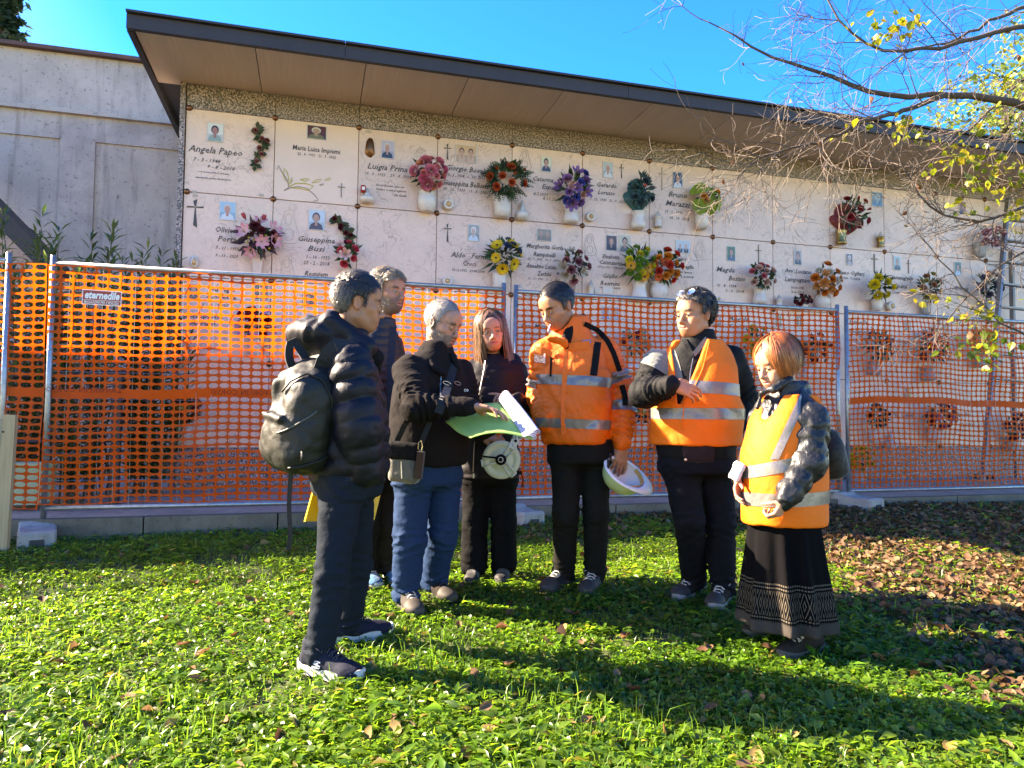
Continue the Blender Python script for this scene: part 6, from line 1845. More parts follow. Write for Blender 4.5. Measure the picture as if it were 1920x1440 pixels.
    P.part('collar', g2.surf(), M_GLOSSY)
    g3 = Gbox(J, 1355, 1000, 1590, 690, -.42, .42, .0065)
    vr = [(1470, 980, .165, .186), (1470, 965, .170, .190), (1469, 900, .170, .188), (1470, 840, .172, .178), (1474, 790, .172, .150), (1480, 762, .148, .120), (1483, 742, .112, .096)]
    g3.loft(rings(Y0, vr), yaw, .02, capr=.006)
    g3.noise(.006, 11, 4, True)
    lt = -rt
    for shp, s_ in ((shL, -1), (shR, 1)):
        g3.cap(shp + rt * (.045 * s_) + UZ * .10, shp + rt * (.055 * s_) - UZ * .17, .080, .090, .012, 's')
        g3.cap(shp + rt * (.09 * s_) + UZ * .04, shp + rt * (.10 * s_) - UZ * .20, .085, .095, .012, 's')
    g3.cap(nb - UZ * .05 + f * .02, hd.W((0, 0, .1)), .074, .12, .01, 's')
    g3.cap(nb - UZ * .02 + f * .09, nb + f * .26 - UZ * .16, .050, .040, .01, 's')
    V3, Q3 = g3.surf(); P.part('vest', (V3, Q3), M_VEST)
    for za, zb_ in ((862, 886), (925, 950)):
        tl_ = np.array([-.04, .02, 1.0]) if za > 900 else np.array([-.22, .1, 1.0])
        a_, b_ = J(1465, za, -.15), J(1465, zb_, -.15)
        P.part('reflective_band', patch(V3, Q3, [(a_, tl_), (b_, -tl_)], .003), M_TAPE)
    # upright band over the near shoulder, leaning forward
    pA_ = drape(V3, Q3, [(1520, 738), (1462, 848)], 0); 
    dirn = unit(np.array([.42, 0, .9])); nn = unit(np.cross(dirn, np.array([-.3, 1, 0])))
    mid = J(1478, 815, -.18); mid2 = J(1503, 750, -.15)
    n_ = unit(np.cross(unit(J(1512, 742, -.16) - J(1462, 850, -.2)), unit(-ray(1480, 800))))
    n_ = n_ if n_[0] > 0 else -n_
    P.part('reflective_band', patch(V3, Q3, [(J(1489, 800, -.19), n_), (J(1472, 800, -.19), -n_), (J(1465, 862, -.18), -UZ)], .0035, lambda C: (C - nb) @ rt < .02), M_TAPE)
    W, so = shoe(P.o, aL, ground(1470, 1240), (M_SHOE_BROWN, M_SOLE_D, M_LACE), .92)
    shoe(P.o, aR, ground(1402, 1200), (M_SHOE_BROWN, M_SOLE_D, M_LACE), .92)
    # handbag behind her hip, and a folded sheet in the far hand
    bt = thing('handbag', 'dark soft handbag tucked behind the elbow of the woman in the skirt', 'bag', tuple(J(1562, 885, .05)))
    g = Gbox(J, 1515, 925, 1610, 800, -.1, .3, .007); g.box(J(1560, 862, .06), (.055, .07, .085), frame(unit([.9, .3, 0]), unit([-.3, .9, 0]), UZ) @ rotm(0, -.2, 0), .05, .02); g.ell(J(1558, 825, .06), (.045, .05, .05), None, .04); g.noise(.009, 16, 3, True)
    V, Q = g.surf(); mk('bag', V, Q, fab('dark patterned bag cloth', (.030, .026, .022), .7, .4, 60), bt, True)
    m = MB(); m.tube([J(1556, 815, .06), J(1548, 780, .02), J(1530, 752, -.05)], .008, 6); m.obj('strap', M_STRAP, bt, True)
    sh = thing('folded_sheet', 'folded white sheet in the far hand of the woman in the skirt', 'paper', tuple(J(1383, 890, -.02)))
    m = MB(); 
    g = Gbox(J, 1362, 920, 1405, 850, -.15, .12, .005); g.box(J(1382, 884, -.02), (.010, .034, .042), frame(unit([.9, .3, 0]), unit([-.3, .9, 0]), UZ) @ rotm(.2, .3, 0), .008, .01); g.noise(.005, 30, 2, True); V, Q = g.surf(); mk('sheet', V, Q, mat('white folded paper', (.5, .5, .54), .7), sh, True)

def skirt_mat():
    m = bpy.data.materials.new('black skirt with printed border'); m.use_nodes = True
    nt = m.node_tree; N, L = nt.nodes, nt.links; b = N['Principled BSDF']
    at_ = N.new('ShaderNodeAttribute'); at_.attribute_name = 'Col'
    sp = N.new('ShaderNodeSeparateXYZ'); L.new(at_.outputs['Vector'], sp.inputs[0])
    def mth(op, a, c=None, d=None):
        x = N.new('ShaderNodeMath'); x.operation = op
        for i, v in enumerate((a, c, d)):
            if v is None: continue
            if isinstance(v, (int, float)): x.inputs[i].default_value = v
            else: L.new(v, x.inputs[i])
        return x.outputs[0]
    u, z = sp.outputs['X'], sp.outputs['Y']
    def tri(v, n): return mth('ABSOLUTE', mth('SUBTRACT', mth('FRACT', mth('MULTIPLY', v, n)), .5))
    def band(lo, hi): return mth('MULTIPLY', mth('GREATER_THAN', z, lo), mth('LESS_THAN', z, hi))
    dm = mth('ADD', tri(u, 44), mth('ABSOLUTE', mth('MULTIPLY', mth('SUBTRACT', z, .135), 7.5)))
    dl = mth('LESS_THAN', mth('ABSOLUTE', mth('SUBTRACT', mth('FRACT', mth('MULTIPLY', dm, 3.2)), .5)), .13)
    dia = mth('MULTIPLY', dl, band(.082, .190))
    lines = mth('MAXIMUM', mth('MULTIPLY', mth('LESS_THAN', mth('ABSOLUTE', mth('SUBTRACT', mth('FRACT', mth('MULTIPLY', z, 62)), .5)), .22), mth('MAXIMUM', band(.058, .080), band(.194, .226))), 0)
    zig = mth('MULTIPLY', mth('GREATER_THAN', tri(u, 130), .2), lines)
    pat = mth('MULTIPLY', mth('MAXIMUM', dia, zig), .8)
    hem = mth('LESS_THAN', z, .056)
    def mix(a, c, f):
        x = N.new('ShaderNodeMix'); x.data_type = 'RGBA'; ia = [q for q in x.inputs if q.type == 'RGBA']
        for s_, v in zip(ia, (a, c)):
            if isinstance(v, tuple): s_.default_value = (*v, 1)
            else: L.new(v, s_)
        L.new(f, x.inputs[0]); return [q for q in x.outputs if q.type == 'RGBA'][0]
    c = mix(mix((.0030, .0028, .0033), (.11, .09, .065), pat), (.040, .034, .030), hem)
    L.new(c, b.inputs['Base Color']); b.inputs['Roughness'].default_value = .9; b.inputs['Specular IOR Level'].default_value = .05
    tc = N.new('ShaderNodeTexCoord'); n1 = N.new('ShaderNodeTexNoise'); n1.inputs['Scale'].default_value = 18; L.new(tc.outputs['Object'], n1.inputs['Vector'])
    bp = N.new('ShaderNodeBump'); bp.inputs['Strength'].default_value = .3; bp.inputs['Distance'].default_value = .01; L.new(n1.outputs['Fac'], bp.inputs['Height']); L.new(bp.outputs['Normal'], b.inputs['Normal'])
    return m

man_waistcoat()
man_plans()
woman_coat()
man_orange()
man_vest()
woman_skirt()
# ------------------------------------------------------------------ things fixed to and standing on the niches
def mpp(px, py, off=0.0):
    s, z = wall_px(px, py, off); p = wp(s, z, off) - CP
    return float(p[1] * math.cos(PITCH) + p[2] * math.sin(PITCH)) / FPX
def inscribe(lines, name='inscription'):
    """lines: (text, x0, x1, y, letter height in pixels, slant, material) all on one slab"""
    px, py = lines[0][1] + 3, lines[0][3]
    u, v = slab_of((lines[0][1] + lines[0][2]) / 2, py)
    VV, FF, n = [], [], 0
    for tx, x0, x1, y, hp, sl in lines:
        k = mpp((x0 + x1) / 2, y)
        V, F = text_mesh(tx, hp * k * 1.2, sl, res=1, off=0.0008 if hp > 8 else 0.0003)
        if not len(V): continue
        s0_, s1_ = wall_px(x0, y)[0], wall_px(x1, y)[0]
        w = np.ptp(V[:, 0]); V[:, 0] = (V[:, 0] - V[:, 0].min()) * (s1_ - s0_) / w
        zc_ = wall_px((x0 + x1) / 2, y)[1]
        P = WO + np.outer(V[:, 0] + s0_, WE) + np.outer(V[:, 1] + zc_, UZ) + WN * (SLABFRONT + .0032)
        VV.append(P); FF += [tuple(i + n for i in f) for f in F]; n += len(V)
    tag(slab_child(name, np.concatenate(VV), FF, M_INK, u, v), kind='stuff')
S_ = 0.32
INS = [
 [('Angela Papeo', 353, 455, 283, 15, S_), ('7 - 3 - 1948', 362, 414, 301, 8, S_), ('9 - 8 - 2018', 389, 441, 315, 8, S_), ('..e la morte non ci sara piu..', 369, 431, 324, 4, S_), ('aspettando presto di rivederti..', 366, 434, 335, 4, S_)],
 [('Maria Luisa Impiumi', 549, 638, 281, 11, .1), ('22 . 4 . 1931', 558, 590, 290, 6, 0), ('22 . 5 . 2022', 597, 630, 294, 6, 0)],
 [('Luigia Prina', 689, 764, 315, 13, S_), ('19 . 3 . 1925', 684, 723, 327, 6.5, S_), ('29 . 4 . 2018', 731, 772, 331, 6.5, S_), ('Ricordatemi.. con un', 705, 757, 349, 5, S_), ('sorriso e una preghiera.', 705, 762, 357, 5, S_), ('Zia Gisella', 738, 762, 367, 5, S_)],
 [('Giorgio Bovali', 836, 912, 318, 12, S_), ('10 . 5 . 1934   1 . 10 . 2015', 837, 910, 331, 6.5, S_), ('Giuseppina Bellusch', 828, 918, 346, 12, S_), ('30 . 12 . 1933   13 . 5 . 2022', 830, 915, 358, 6.5, S_)],
 [('Caterina', 999, 1037, 337, 10, S_), ('Esposito', 1016, 1058, 352, 10, S_), ('4.7.1937', 1000, 1028, 365, 7, S_), ('4.11.2018', 1017, 1052, 374, 7, S_)],
 [('Gerardo', 1119, 1156, 348, 10, S_), ('Lorusso', 1121, 1153, 362, 10, S_), ('7 . 12 . 1935   21 . 9 . 2021', 1106, 1172, 376, 6, S_)],
 [('Bruno', 1253, 1288, 366, 12, S_), ('Marazzi', 1248, 1294, 383, 12, S_), ('19 . 1 . 1936', 1247, 1280, 398, 6.5, .1), ('16 . 10 . 2018', 1256, 1292, 410, 6.5, .1)],
 [('Gian Carlo', 1788, 1832, 415, 9, S_), ('1936 - 2014', 1815, 1845, 424, 5, S_)],
 [('Oliviero', 404, 450, 432, 13, S_), ('Porta', 408, 443, 449, 13, S_), ('7 - 11 - 1950', 404, 448, 466, 7, S_), ('9 - 11 - 2023', 404, 446, 480, 7, S_)],
 [('Giuseppina', 559, 628, 450, 12, S_), ('Busi', 577, 610, 467, 12, S_), ('1 - 10 - 1933', 575, 618, 483, 8, .1), ('27 - 2 - 2018', 569, 618, 494, 8, .1), ('Requiem', 571, 615, 514, 11, S_)],
 [('Aldo   Ferma', 845, 917, 480, 12, S_), ('Croci', 868, 893, 495, 11, S_), ('15.12.1932   29.04.2018', 848, 908, 508, 5.5, .1)],
 [('Margherita Gorla', 987, 1056, 463, 10, S_), ('Rampinelli', 1000, 1042, 478, 10, S_), ('20 . 7 . 1933   14 . 2 . 2009', 989, 1048, 487, 5, S_), ('Anselmo Luciano', 986, 1050, 500, 10, S_), ('Zerbini', 1007, 1034, 514, 10, S_), ('16 . 11 . 1931   21 . 2 . 2017', 990, 1050, 524, 5, S_)],
 [('Elisabetta', 1129, 1161, 482, 9, S_), ('Catanzariti', 1124, 1166, 493, 9, S_), ('27-11-1927   17-4-2013', 1121, 1168, 502, 5, .1), ('Giulio', 1130, 1158, 518, 10, S_), ('Resmini', 1125, 1163, 532, 10, S_), ('14-8-1923   20-6-2003', 1124, 1163, 540, 4.5, .1)],
 [('Felice', 1267, 1287, 485, 8, S_), ('Missaglia', 1268, 1300, 500, 9, S_), ('Maestro del lavoro', 1252, 1298, 510, 5, 0), ('1930   1.6.2018', 1258, 1300, 519, 5, .1)],
 [('Magda', 1343, 1377, 506, 11, S_), ('Bosisio', 1366, 1397, 523, 11, S_), ('31 . 8 . 1934', 1344, 1380, 536, 6, .1), ('2 . 6 . 2018', 1360, 1395, 546, 6, .1)],
 [('Avv. Luciano', 1471, 1521, 509, 10, S_), ('Lampugnani', 1471, 1520, 525, 10, S_), ('19-10-1945', 1483, 1508, 540, 6, .1), ('2-6-2018', 1483, 1508, 548, 6, .1)],
 [('Giuliano Ogliari', 1560, 1621, 512, 9, S_), ('10.12.1934 - 7.6.2018', 1566, 1612, 522, 5.5, 0)],
 [('Gianangelo', 1664, 1712, 521, 9, S_), ('Spini', 1675, 1702, 537, 10, S_), ('8.1.1930   12.6.2018', 1668, 1712, 550, 5, .1)],
 [('Roma', 1790, 1815, 541, 8, S_)],
 [('Arrigo', 393, 441, 543, 10, .1), ('Rovetta', 389, 443, 557, 10, .1), ('1 . 2 . 1927', 380, 430, 572, 5, .1), ('Giuseppina', 340, 418, 592, 11, .1), ('Arrigo', 355, 405, 606, 10, .1)],
 [('Anna Maria', 975, 1026, 612, 10, S_), ('Previ', 985, 1012, 626, 9, S_)],
 [('Angela', 1365, 1403, 598, 10, S_), ('Ferrari', 1366, 1402, 613, 9, S_)],
 [('Isabella', 1592, 1626, 604, 9, S_), ('Colagrande', 1592, 1632, 622, 8, S_)],
 [('Marchesi', 1776, 1812, 674, 9, S_), ('Renato', 1702, 1740, 641, 8, .1)],
 [('Sandro', 1792, 1820, 778, 10, S_), ('Guidici', 1797, 1828, 797, 9, S_), ('11.2.1936', 1796, 1820, 808, 5, .1), ('8.10.2001', 1796, 1820, 817, 5, .1)],
 [('Pio Conti', 1672, 1714, 778, 9, S_)],
]
for l in INS: inscribe(l)
def wall_line(pts, w, mt, u, v, name, z=0.0035, closed=False):
    """thin raised line through pixel points"""
    P = np.array([wp(*wall_px(x, y), SLABFRONT + z) for x, y in pts])
    m = MB(); 
    if closed: P = np.vstack([P, P[:1]])
    strip(m, P, WN, w, .0015)
    return slab_child(name, np.concatenate(m.V), m.F, mt, u, v)
def cross(px, py, hp, wp_, mt=M_INK, t=2.2, slab=None):
    u, v = slab or slab_of(px, py); k = mpp(px, py)
    m = MB(); s, z = wall_px(px, py); h, w, tt = hp * k, wp_ * k, t * k
    m.box(wp(s, z, SLABFRONT + .004), (tt, .006, h), WB); m.box(wp(s, z + h * .22, SLABFRONT + .0045), (w, .006, tt * .9), WB)
    slab_child('cross', np.concatenate(m.V), m.F, mt, u, v)
def flare_cross(px, py, hp, wp_):
    u, v = slab_of(px, py); k = mpp(px, py); s, z = wall_px(px, py); h, w = hp * k, wp_ * k
    m = MB()
    def quad(a): 
        V = [wp(s + x * w, z + y * h, SLABFRONT + q) for q in (.001, .005) for x, y in a]
        n_ = len(a); m.add(V, [tuple(n_ + i for i in range(n_)), tuple(range(n_ - 1, -1, -1))] + [(i, (i + 1) % n_, n_ + (i + 1) % n_, n_ + i) for i in range(n_)])
    quad([(-.02, .20), (.02, .20), (.14, -.5), (-.10, -.42)]); quad([(-.14, .42), (.10, .5), (.03, .24), (-.03, .24)]); quad([(-.5, .18), (-.45, .24), (-.04, .235), (-.04, .20)]); quad([(.04, .235), (.5, .26), (.45, .20), (.04, .20)])
    slab_child('cross', np.concatenate(m.V), m.F, M_INK, u, v)
flare_cross(366, 400, 54, 30); flare_cross(839, 285, 32, 14); flare_cross(839, 437, 37, 15); flare_cross(1165, 321, 28, 10)
cross(640, 357, 27, 13, M_INK_GREY, 1.4); cross(1241, 335, 42, 17, M_INK_FAINT, 2.0); cross(1422, 478, 38, 12, M_INK_GREY, 1.4); cross(1639, 493, 34, 14, M_INK_GREY, 2); cross(1703, 500, 26, 9, M_INK_GREY, 1.2); cross(1770, 388, 34, 14, M_INK_FAINT, 2)
cross(487 + 6, 655, 28, 16, M_INK_GREY, 2)
# gilded leaf drawing and black outline
for pts, mt, w in (([(519, 318), (522, 310), (528, 322), (536, 333), (541, 345), (541, 352), (532, 358), (545, 352), (560, 350), (575, 353), (590, 366), (597, 375), (587, 378)], M_INK_GREY, .006),
                   ([(536, 340), (531, 328), (533, 316), (538, 322), (541, 333), (540, 347)], M_GOLD, .009), ([(543, 345), (545, 338), (548, 332), (548, 338), (545, 345)], M_GOLD, .006),
                   ([(541, 350), (555, 344), (572, 344), (588, 349), (578, 357), (560, 353), (545, 352)], M_GOLD, .010), ([(563, 337), (572, 335), (580, 336), (574, 340), (563, 337)], M_GOLD, .008),
                   ([(585, 343), (593, 337), (603, 336), (597, 341), (585, 343)], M_GOLD, .006), ([(609, 338), (615, 334), (621, 334), (616, 338), (609, 338)], M_GOLD, .005), ([(599, 347), (604, 345), (607, 345), (603, 348), (599, 347)], M_INK_GREY, .004)):
    wall_line(pts, w, mt, 1, 0, 'leaf_drawing')
# engraved madonnas (plain mother-and-child outlines)
def madonna(px, py, hp, mt):
    k = hp / 50; u, v = slab_of(px, py)
    for a in ([(-10, 24), (-13, 8), (-9, -10), (-4, -22), (2, -25), (8, -20), (9, -8), (13, 6), (16, 16), (10, 24), (-10, 24)], [(-5, -10), (-3, -17), (2, -19), (5, -14), (4, -6), (0, -2), (-4, -5), (-5, -10)], [(-4, 4), (2, 2), (8, 8), (6, 18), (-2, 20), (-6, 12), (-4, 4)], [(-8, 2), (-10, 14), (-8, 22)]):
        wall_line([(px + x * k, py + y * k) for x, y in a], .003, mt, u, v, 'engraving')
madonna(983, 300, 42, M_INK_GREY); madonna(1105, 459, 42, M_INK_GREY); madonna(541, 425, 66, M_INK_FAINT); madonna(538, 505, 50, M_INK_FAINT); madonna(1312, 466, 34, M_INK_FAINT)
# bronze relief
M_BRZ = mat('dark bronze relief', (.16, .07, .035), .35, metal=.85)
g = MB(); k = mpp(694, 275); s, z = wall_px(694, 275)
V = []
pro = [(-.5, -.40), (-.42, .0), (-.36, .28), (-.1, .5), (.2, .46), (.36, .2), (.40, -.1), (.46, -.38), (.1, -.62), (-.2, -.58)]
ctr_ = wp(s, z, .03); ring0 = [wp(s + x * 20 * k, z + y * 34 * k, .003) for x, y in pro]; ring1 = [wp(s + x * 14 * k, z + y * 27 * k, .022) for x, y in pro]; ring2 = [wp(s + x * 7 * k, z + (y + .15) * 13 * k, .030) for x, y in pro]
n_ = len(pro); g.add(ring0 + ring1 + ring2 + [ctr_], [(i, (i + 1) % n_, n_ + (i + 1) % n_, n_ + i)[::-1] for i in range(n_)] + [(n_ + i, n_ + (i + 1) % n_, 2 * n_ + (i + 1) % n_, 2 * n_ + i)[::-1] for i in range(n_)] + [(2 * n_ + (i + 1) % n_, 2 * n_ + i, 3 * n_) for i in range(n_)])
slab_child('bronze_relief', np.concatenate(g.V), g.F, M_BRZ, 2, 0, True)

# ---- portraits: enamel plate with a printed head and shoulders
M_PRINT = mat('printed enamel portrait', (.5, .5, .5), .25, attr=True, coat=.4)
def portrait(px, py, w, h, bg, skin_, hair_, cloth, two=False, frame_c=(.55, .52, .48), seed=0):
    u, v = slab_of(px, py); k = mpp(px, py); s, z = wall_px(px, py)
    W_, H_ = w * k, h * k
    m = MB()
    def rect(x0, x1, y0, y1, o, c): m.add([wp(s + x * W_, z + y * H_, o) for x, y in ((x0, y0), (x1, y0), (x1, y1), (x0, y1))], [(0, 1, 2, 3)], c)
    b0 = SLABFRONT
    m.box(wp(s, z, b0 + .004), (W_ * 1.06, .008, H_ * 1.05), WB, frame_c)
    rect(-.49, .49, -.49, .49, b0 + .0085, bg)
    rect(-.49, .49, -.49, -.1, b0 + .0088, tuple(c * .75 for c in bg))
    def poly(pts, o, c): m.add([wp(s + x * W_, z + y * H_, o) for x, y in pts], [tuple(range(len(pts)))], c)
    def ell_(cx, cy, rx, ry, o, c, a0=0, a1=2 * math.pi): poly([(cx + rx * math.cos(a), cy + ry * math.sin(a)) for a in np.linspace(a0, a1, 15)[:-1 if a1 - a0 > 6 else None]], o, c)
    for cx, sc_ in (((-.22, .62), (.22, .62)) if two else ((random.uniform(-.05, .05), 1),)):
        q = .5 if two else 1
        poly([(cx - .42 * q * sc_ * 1.1, -.49), (cx + .42 * q * sc_ * 1.1, -.49), (cx + .36 * q, -.24), (cx + .14 * q, -.13), (cx - .14 * q, -.13), (cx - .36 * q, -.24)], b0 + .0092, cloth)
        poly([(cx - .08 * q, -.3), (cx + .08 * q, -.3), (cx + .09 * q, -.05), (cx - .09 * q, -.05)], b0 + .0095, tuple(c * .85 for c in skin_))
        ell_(cx, .14, .25 * q, .25 * (1 if not two else .8), b0 + .0097, hair_)
        ell_(cx, .08, .19 * q, .215 * (1 if not two else .8), b0 + .0101, skin_)
        for ex in (-.075, .075): ell_(cx + ex * q, .10, .028 * q, .014, b0 + .0104, (.06, .04, .03))
        ell_(cx, -.04, .07 * q, .014, b0 + .0104, tuple(c * .5 for c in skin_)); ell_(cx, .035, .022 * q, .035, b0 + .0103, tuple(c * .8 for c in skin_))
    Vw = np.concatenate(m.V); so, pos = SLABS[u, v]
    me = mesh_np('portrait', (Vw - pos) @ WB, m.F); set_col(me, np.concatenate(m.C)); link('portrait', me, M_PRINT, so)
SKN = (.46, .24, .16)
PORT = [(404, 249, 27, 34, (.62, .60, .56), (.36, .16, .11), (.03, .02, .02), (.25, .30, .26), 0), (594, 249, 34, 25, (.10, .03, .025), (.42, .26, .18), (.5, .48, .42), (.16, .14, .05), 0), (727, 281, 23, 33, (.42, .36, .44), SKN, (.50, .48, .46), (.04, .035, .04), 0), (874, 289, 39, 32, (.55, .36, .22), (.5, .28, .18), (.10, .06, .04), (.52, .33, .22), 1),
 (427, 396, 27, 34, (.30, .44, .55), (.52, .24, .16), (.50, .46, .42), (.55, .56, .58), 0), (594, 413, 28, 37, (.45, .52, .58), SKN, (.10, .05, .035), (.09, .04, .04), 0), (888, 437, 21, 30, (.30, .27, .24), (.52, .34, .26), (.62, .60, .57), (.45, .50, .56), 0), (1024, 308, 19, 28, (.62, .58, .44), SKN, (.02, .02, .02), (.05, .04, .05), 0), (1139, 319, 19, 29, (.40, .45, .48), (.5, .25, .17), (.5, .46, .42), (.6, .56, .52), 0), (1270, 338, 19, 29, (.06, .09, .15), SKN, (.04, .03, .03), (.55, .53, .55), 0),
 (1020, 441, 28, 22, (.28, .20, .13), SKN, (.30, .25, .2), (.20, .15, .11), 1), (1146, 456, 21, 28, (.10, .05, .035), SKN, (.20, .09, .05), (.04, .02, .02), 0), (1171, 457, 22, 31, (.50, .42, .30), SKN, (.03, .02, .02), (.14, .10, .08), 0), (1280, 463, 28, 23, (.42, .46, .50), (.5, .3, .22), (.5, .48, .45), (.05, .04, .04), 1),
 (1370, 476, 17, 27, (.10, .14, .05), SKN, (.12, .07, .04), (.06, .08, .13), 0), (1495, 483, 16, 27, (.38, .28, .24), SKN, (.06, .04, .03), (.05, .05, .05), 0), (1592, 487, 13, 21, (.20, .12, .11), (.52, .32, .24), (.6, .56, .52), (.4, .3, .28), 0), (1681, 494, 15, 25, (.34, .42, .40), SKN, (.25, .2, .17), (.04, .04, .045), 0), (1804, 391, 15, 25, (.30, .15, .13), SKN, (.10, .06, .05), (.03, .03, .03), 0), (1795, 504, 15, 25, (.12, .14, .08), SKN, (.04, .03, .02), (.40, .50, .60), 0),
 (363, 547, 22, 28, (.12, .09, .08), SKN, (.05, .04, .03), (.04, .03, .03), 0), (490, 547, 24, 30, (.14, .10, .08), SKN, (.05, .04, .03), (.05, .04, .04), 0), (579, 562, 24, 28, (.10, .08, .07), SKN, (.05, .04, .03), (.05, .04, .04), 0), (1135, 587, 14, 24, (.25, .28, .34), SKN, (.12, .1, .1), (.12, .2, .4), 0), (1153, 588, 14, 24, (.24, .24, .28), SKN, (.3, .28, .26), (.3, .3, .36), 0), (1345, 602, 14, 24, (.3, .16, .16), SKN, (.06, .04, .04), (.06, .05, .06), 0), (1459, 602, 12, 22, (.12, .14, .08), SKN, (.06, .04, .04), (.05, .05, .06), 0), (1497, 602, 12, 22, (.16, .11, .10), SKN, (.06, .04, .04), (.05, .05, .06), 0), (1702, 610, 12, 20, (.16, .11, .10), SKN, (.06, .04, .04), (.05, .05, .06), 0), (1774, 618, 13, 22, (.16, .11, .10), SKN, (.06, .04, .04), (.05, .05, .06), 0), (1703, 735, 12, 20, (.16, .11, .10), SKN, (.06, .04, .04), (.05, .05, .06), 0), (1644, 374, 24, 26, (.18, .26, .34), (.3, .36, .42), (.5, .55, .6), (.12, .2, .3), 0)]
for q in PORT: portrait(q[0], q[1], q[2], q[3], q[4], q[5], q[6], q[7], q[8])

# ---- flower heads (shared meshes per kind and colour)
M_PETAL = mat('cloth petals', (.5, .5, .5), .65, attr=True, rnd=.12, transl=.15)
M_LEAFC = mat('cloth leaves', (.5, .5, .5), .5, attr=True, transl=.1)
_fl = {}
def petal(m, base, d, up, L, w, cup, col, col2=None):
    d = unit(d); sd = unit(np.cross(d, up)); up = np.cross(sd, d)
    pts = [(0, 0, 0), (.5, -.5, .35), (.5, .5, .35), (.5, 0, .12), (.9, -.38, .5), (.9, .38, .5), (1, 0, .55)]
    V = [np.asarray(base) + d * a * L + sd * b * w + up * c * cup * L for a, b, c in pts]
    c2 = col if col2 is None else col2
    m.add(V, [(0, 1, 3), (0, 3, 2), (1, 4, 6, 3), (3, 6, 5, 2)], col)
    m.C[-1] = np.array([c2, c2, c2, c2, col, col, col]) if False else np.array([c2] + [tuple((a + b) / 2 for a, b in zip(col, c2))] * 3 + [col] * 3)
def flower_mesh(kind, col, col2=None):
    key = (kind, tuple(col), None if col2 is None else tuple(col2))
    if key in _fl: return _fl[key]
    m = MB(); r = random.Random(len(_fl)); dk = tuple(c * .45 for c in col)
    Z = np.array([0, 0, 1.0])
    if kind == 'rose':
        for ring, (n_, el, L, w) in enumerate(((5, .25, .5, .62), (5, .75, .46, .5), (4, 1.15, .42, .36), (3, 1.4, .38, .24))):
            for i in range(n_):
                a = 2 * math.pi * (i + .4 * ring) / n_ + r.uniform(-.1, .1)
                petal(m, (0, 0, .02), (math.cos(a) * math.cos(el), math.sin(a) * math.cos(el), math.sin(el)), Z if el < 1 else (-math.cos(a), -math.sin(a), .2), L, w, .5, col, dk)
    elif kind == 'daisy':
        for rg_, n_ in ((0, 13), (1, 9)):
            for i in range(n_):
                a = 2 * math.pi * i / n_ + rg_ * .2; petal(m, (0, 0, .02 + .02 * rg_), (math.cos(a), math.sin(a), .18 + .2 * rg_), Z, .5 - .1 * rg_, .17, .2, col, tuple(c * .8 for c in col))
        c2 = col2 or (.05, .025, .01); m.lathe([(.0001, .10), (.10, .09), (.17, .05), (.19, .0)], 10, col=c2)
    elif kind == 'pompon':
        for i in range(34):
            z_ = 1 - (i + .5) / 34 * 1.1; q = math.sqrt(max(0, 1 - z_ * z_)); a = i * 2.4
            d = np.array([q * math.cos(a), q * math.sin(a), z_]); petal(m, d * .12, d, (0, 0, 1) if abs(z_) < .9 else (1, 0, 0), .36, .22, .25, col, tuple(c * .6 for c in col))
    elif kind == 'lily':
        for i in range(6):
            a = 2 * math.pi * i / 6; petal(m, (0, 0, 0), (math.cos(a) * .8, math.sin(a) * .8, .55), Z, .62, .30, .1, col, col2 or dk)
        for i in range(4):
            a = 1.57 * i + .4; m.tube([(0, 0, 0), (.08 * math.cos(a), .08 * math.sin(a), .35)], .012, 4, (.35, .20, .03))
    elif kind == 'anthurium':
        n_ = 14; V = [(0, 0, .02)] + [(.5 * (math.cos(t) * (1 - .25 * math.cos(t))), .46 * math.sin(t) * (1 + .2 * abs(math.sin(t))), .06 * math.cos(2 * t)) for t in np.linspace(0, 2 * math.pi, n_ + 1)[:-1]]
        m.add(V, [(0, i + 1, (i + 1) % n_ + 1) for i in range(n_)], col); m.tube([(-.05, 0, .03), (.05, 0, .16), (.10, 0, .30)], [.035, .03, .02], 6, (.55, .45, .15))
    elif kind == 'bud':
        for i in range(5):
            a = 2 * math.pi * i / 5; petal(m, (0, 0, 0), (math.cos(a) * .35, math.sin(a) * .35, .9), (-math.cos(a), -math.sin(a), .3), .6, .28, .3, col, dk)
    elif kind == 'berry':
        m.lathe([(.0001, .3), (.18, .24), (.26, .08), (.2, -.1), (.0001, -.2)], 8, col=col)
    me = m.mesh('flower', kind in ('berry',)); me.materials.append(M_PETAL); _fl[key] = me
    return me
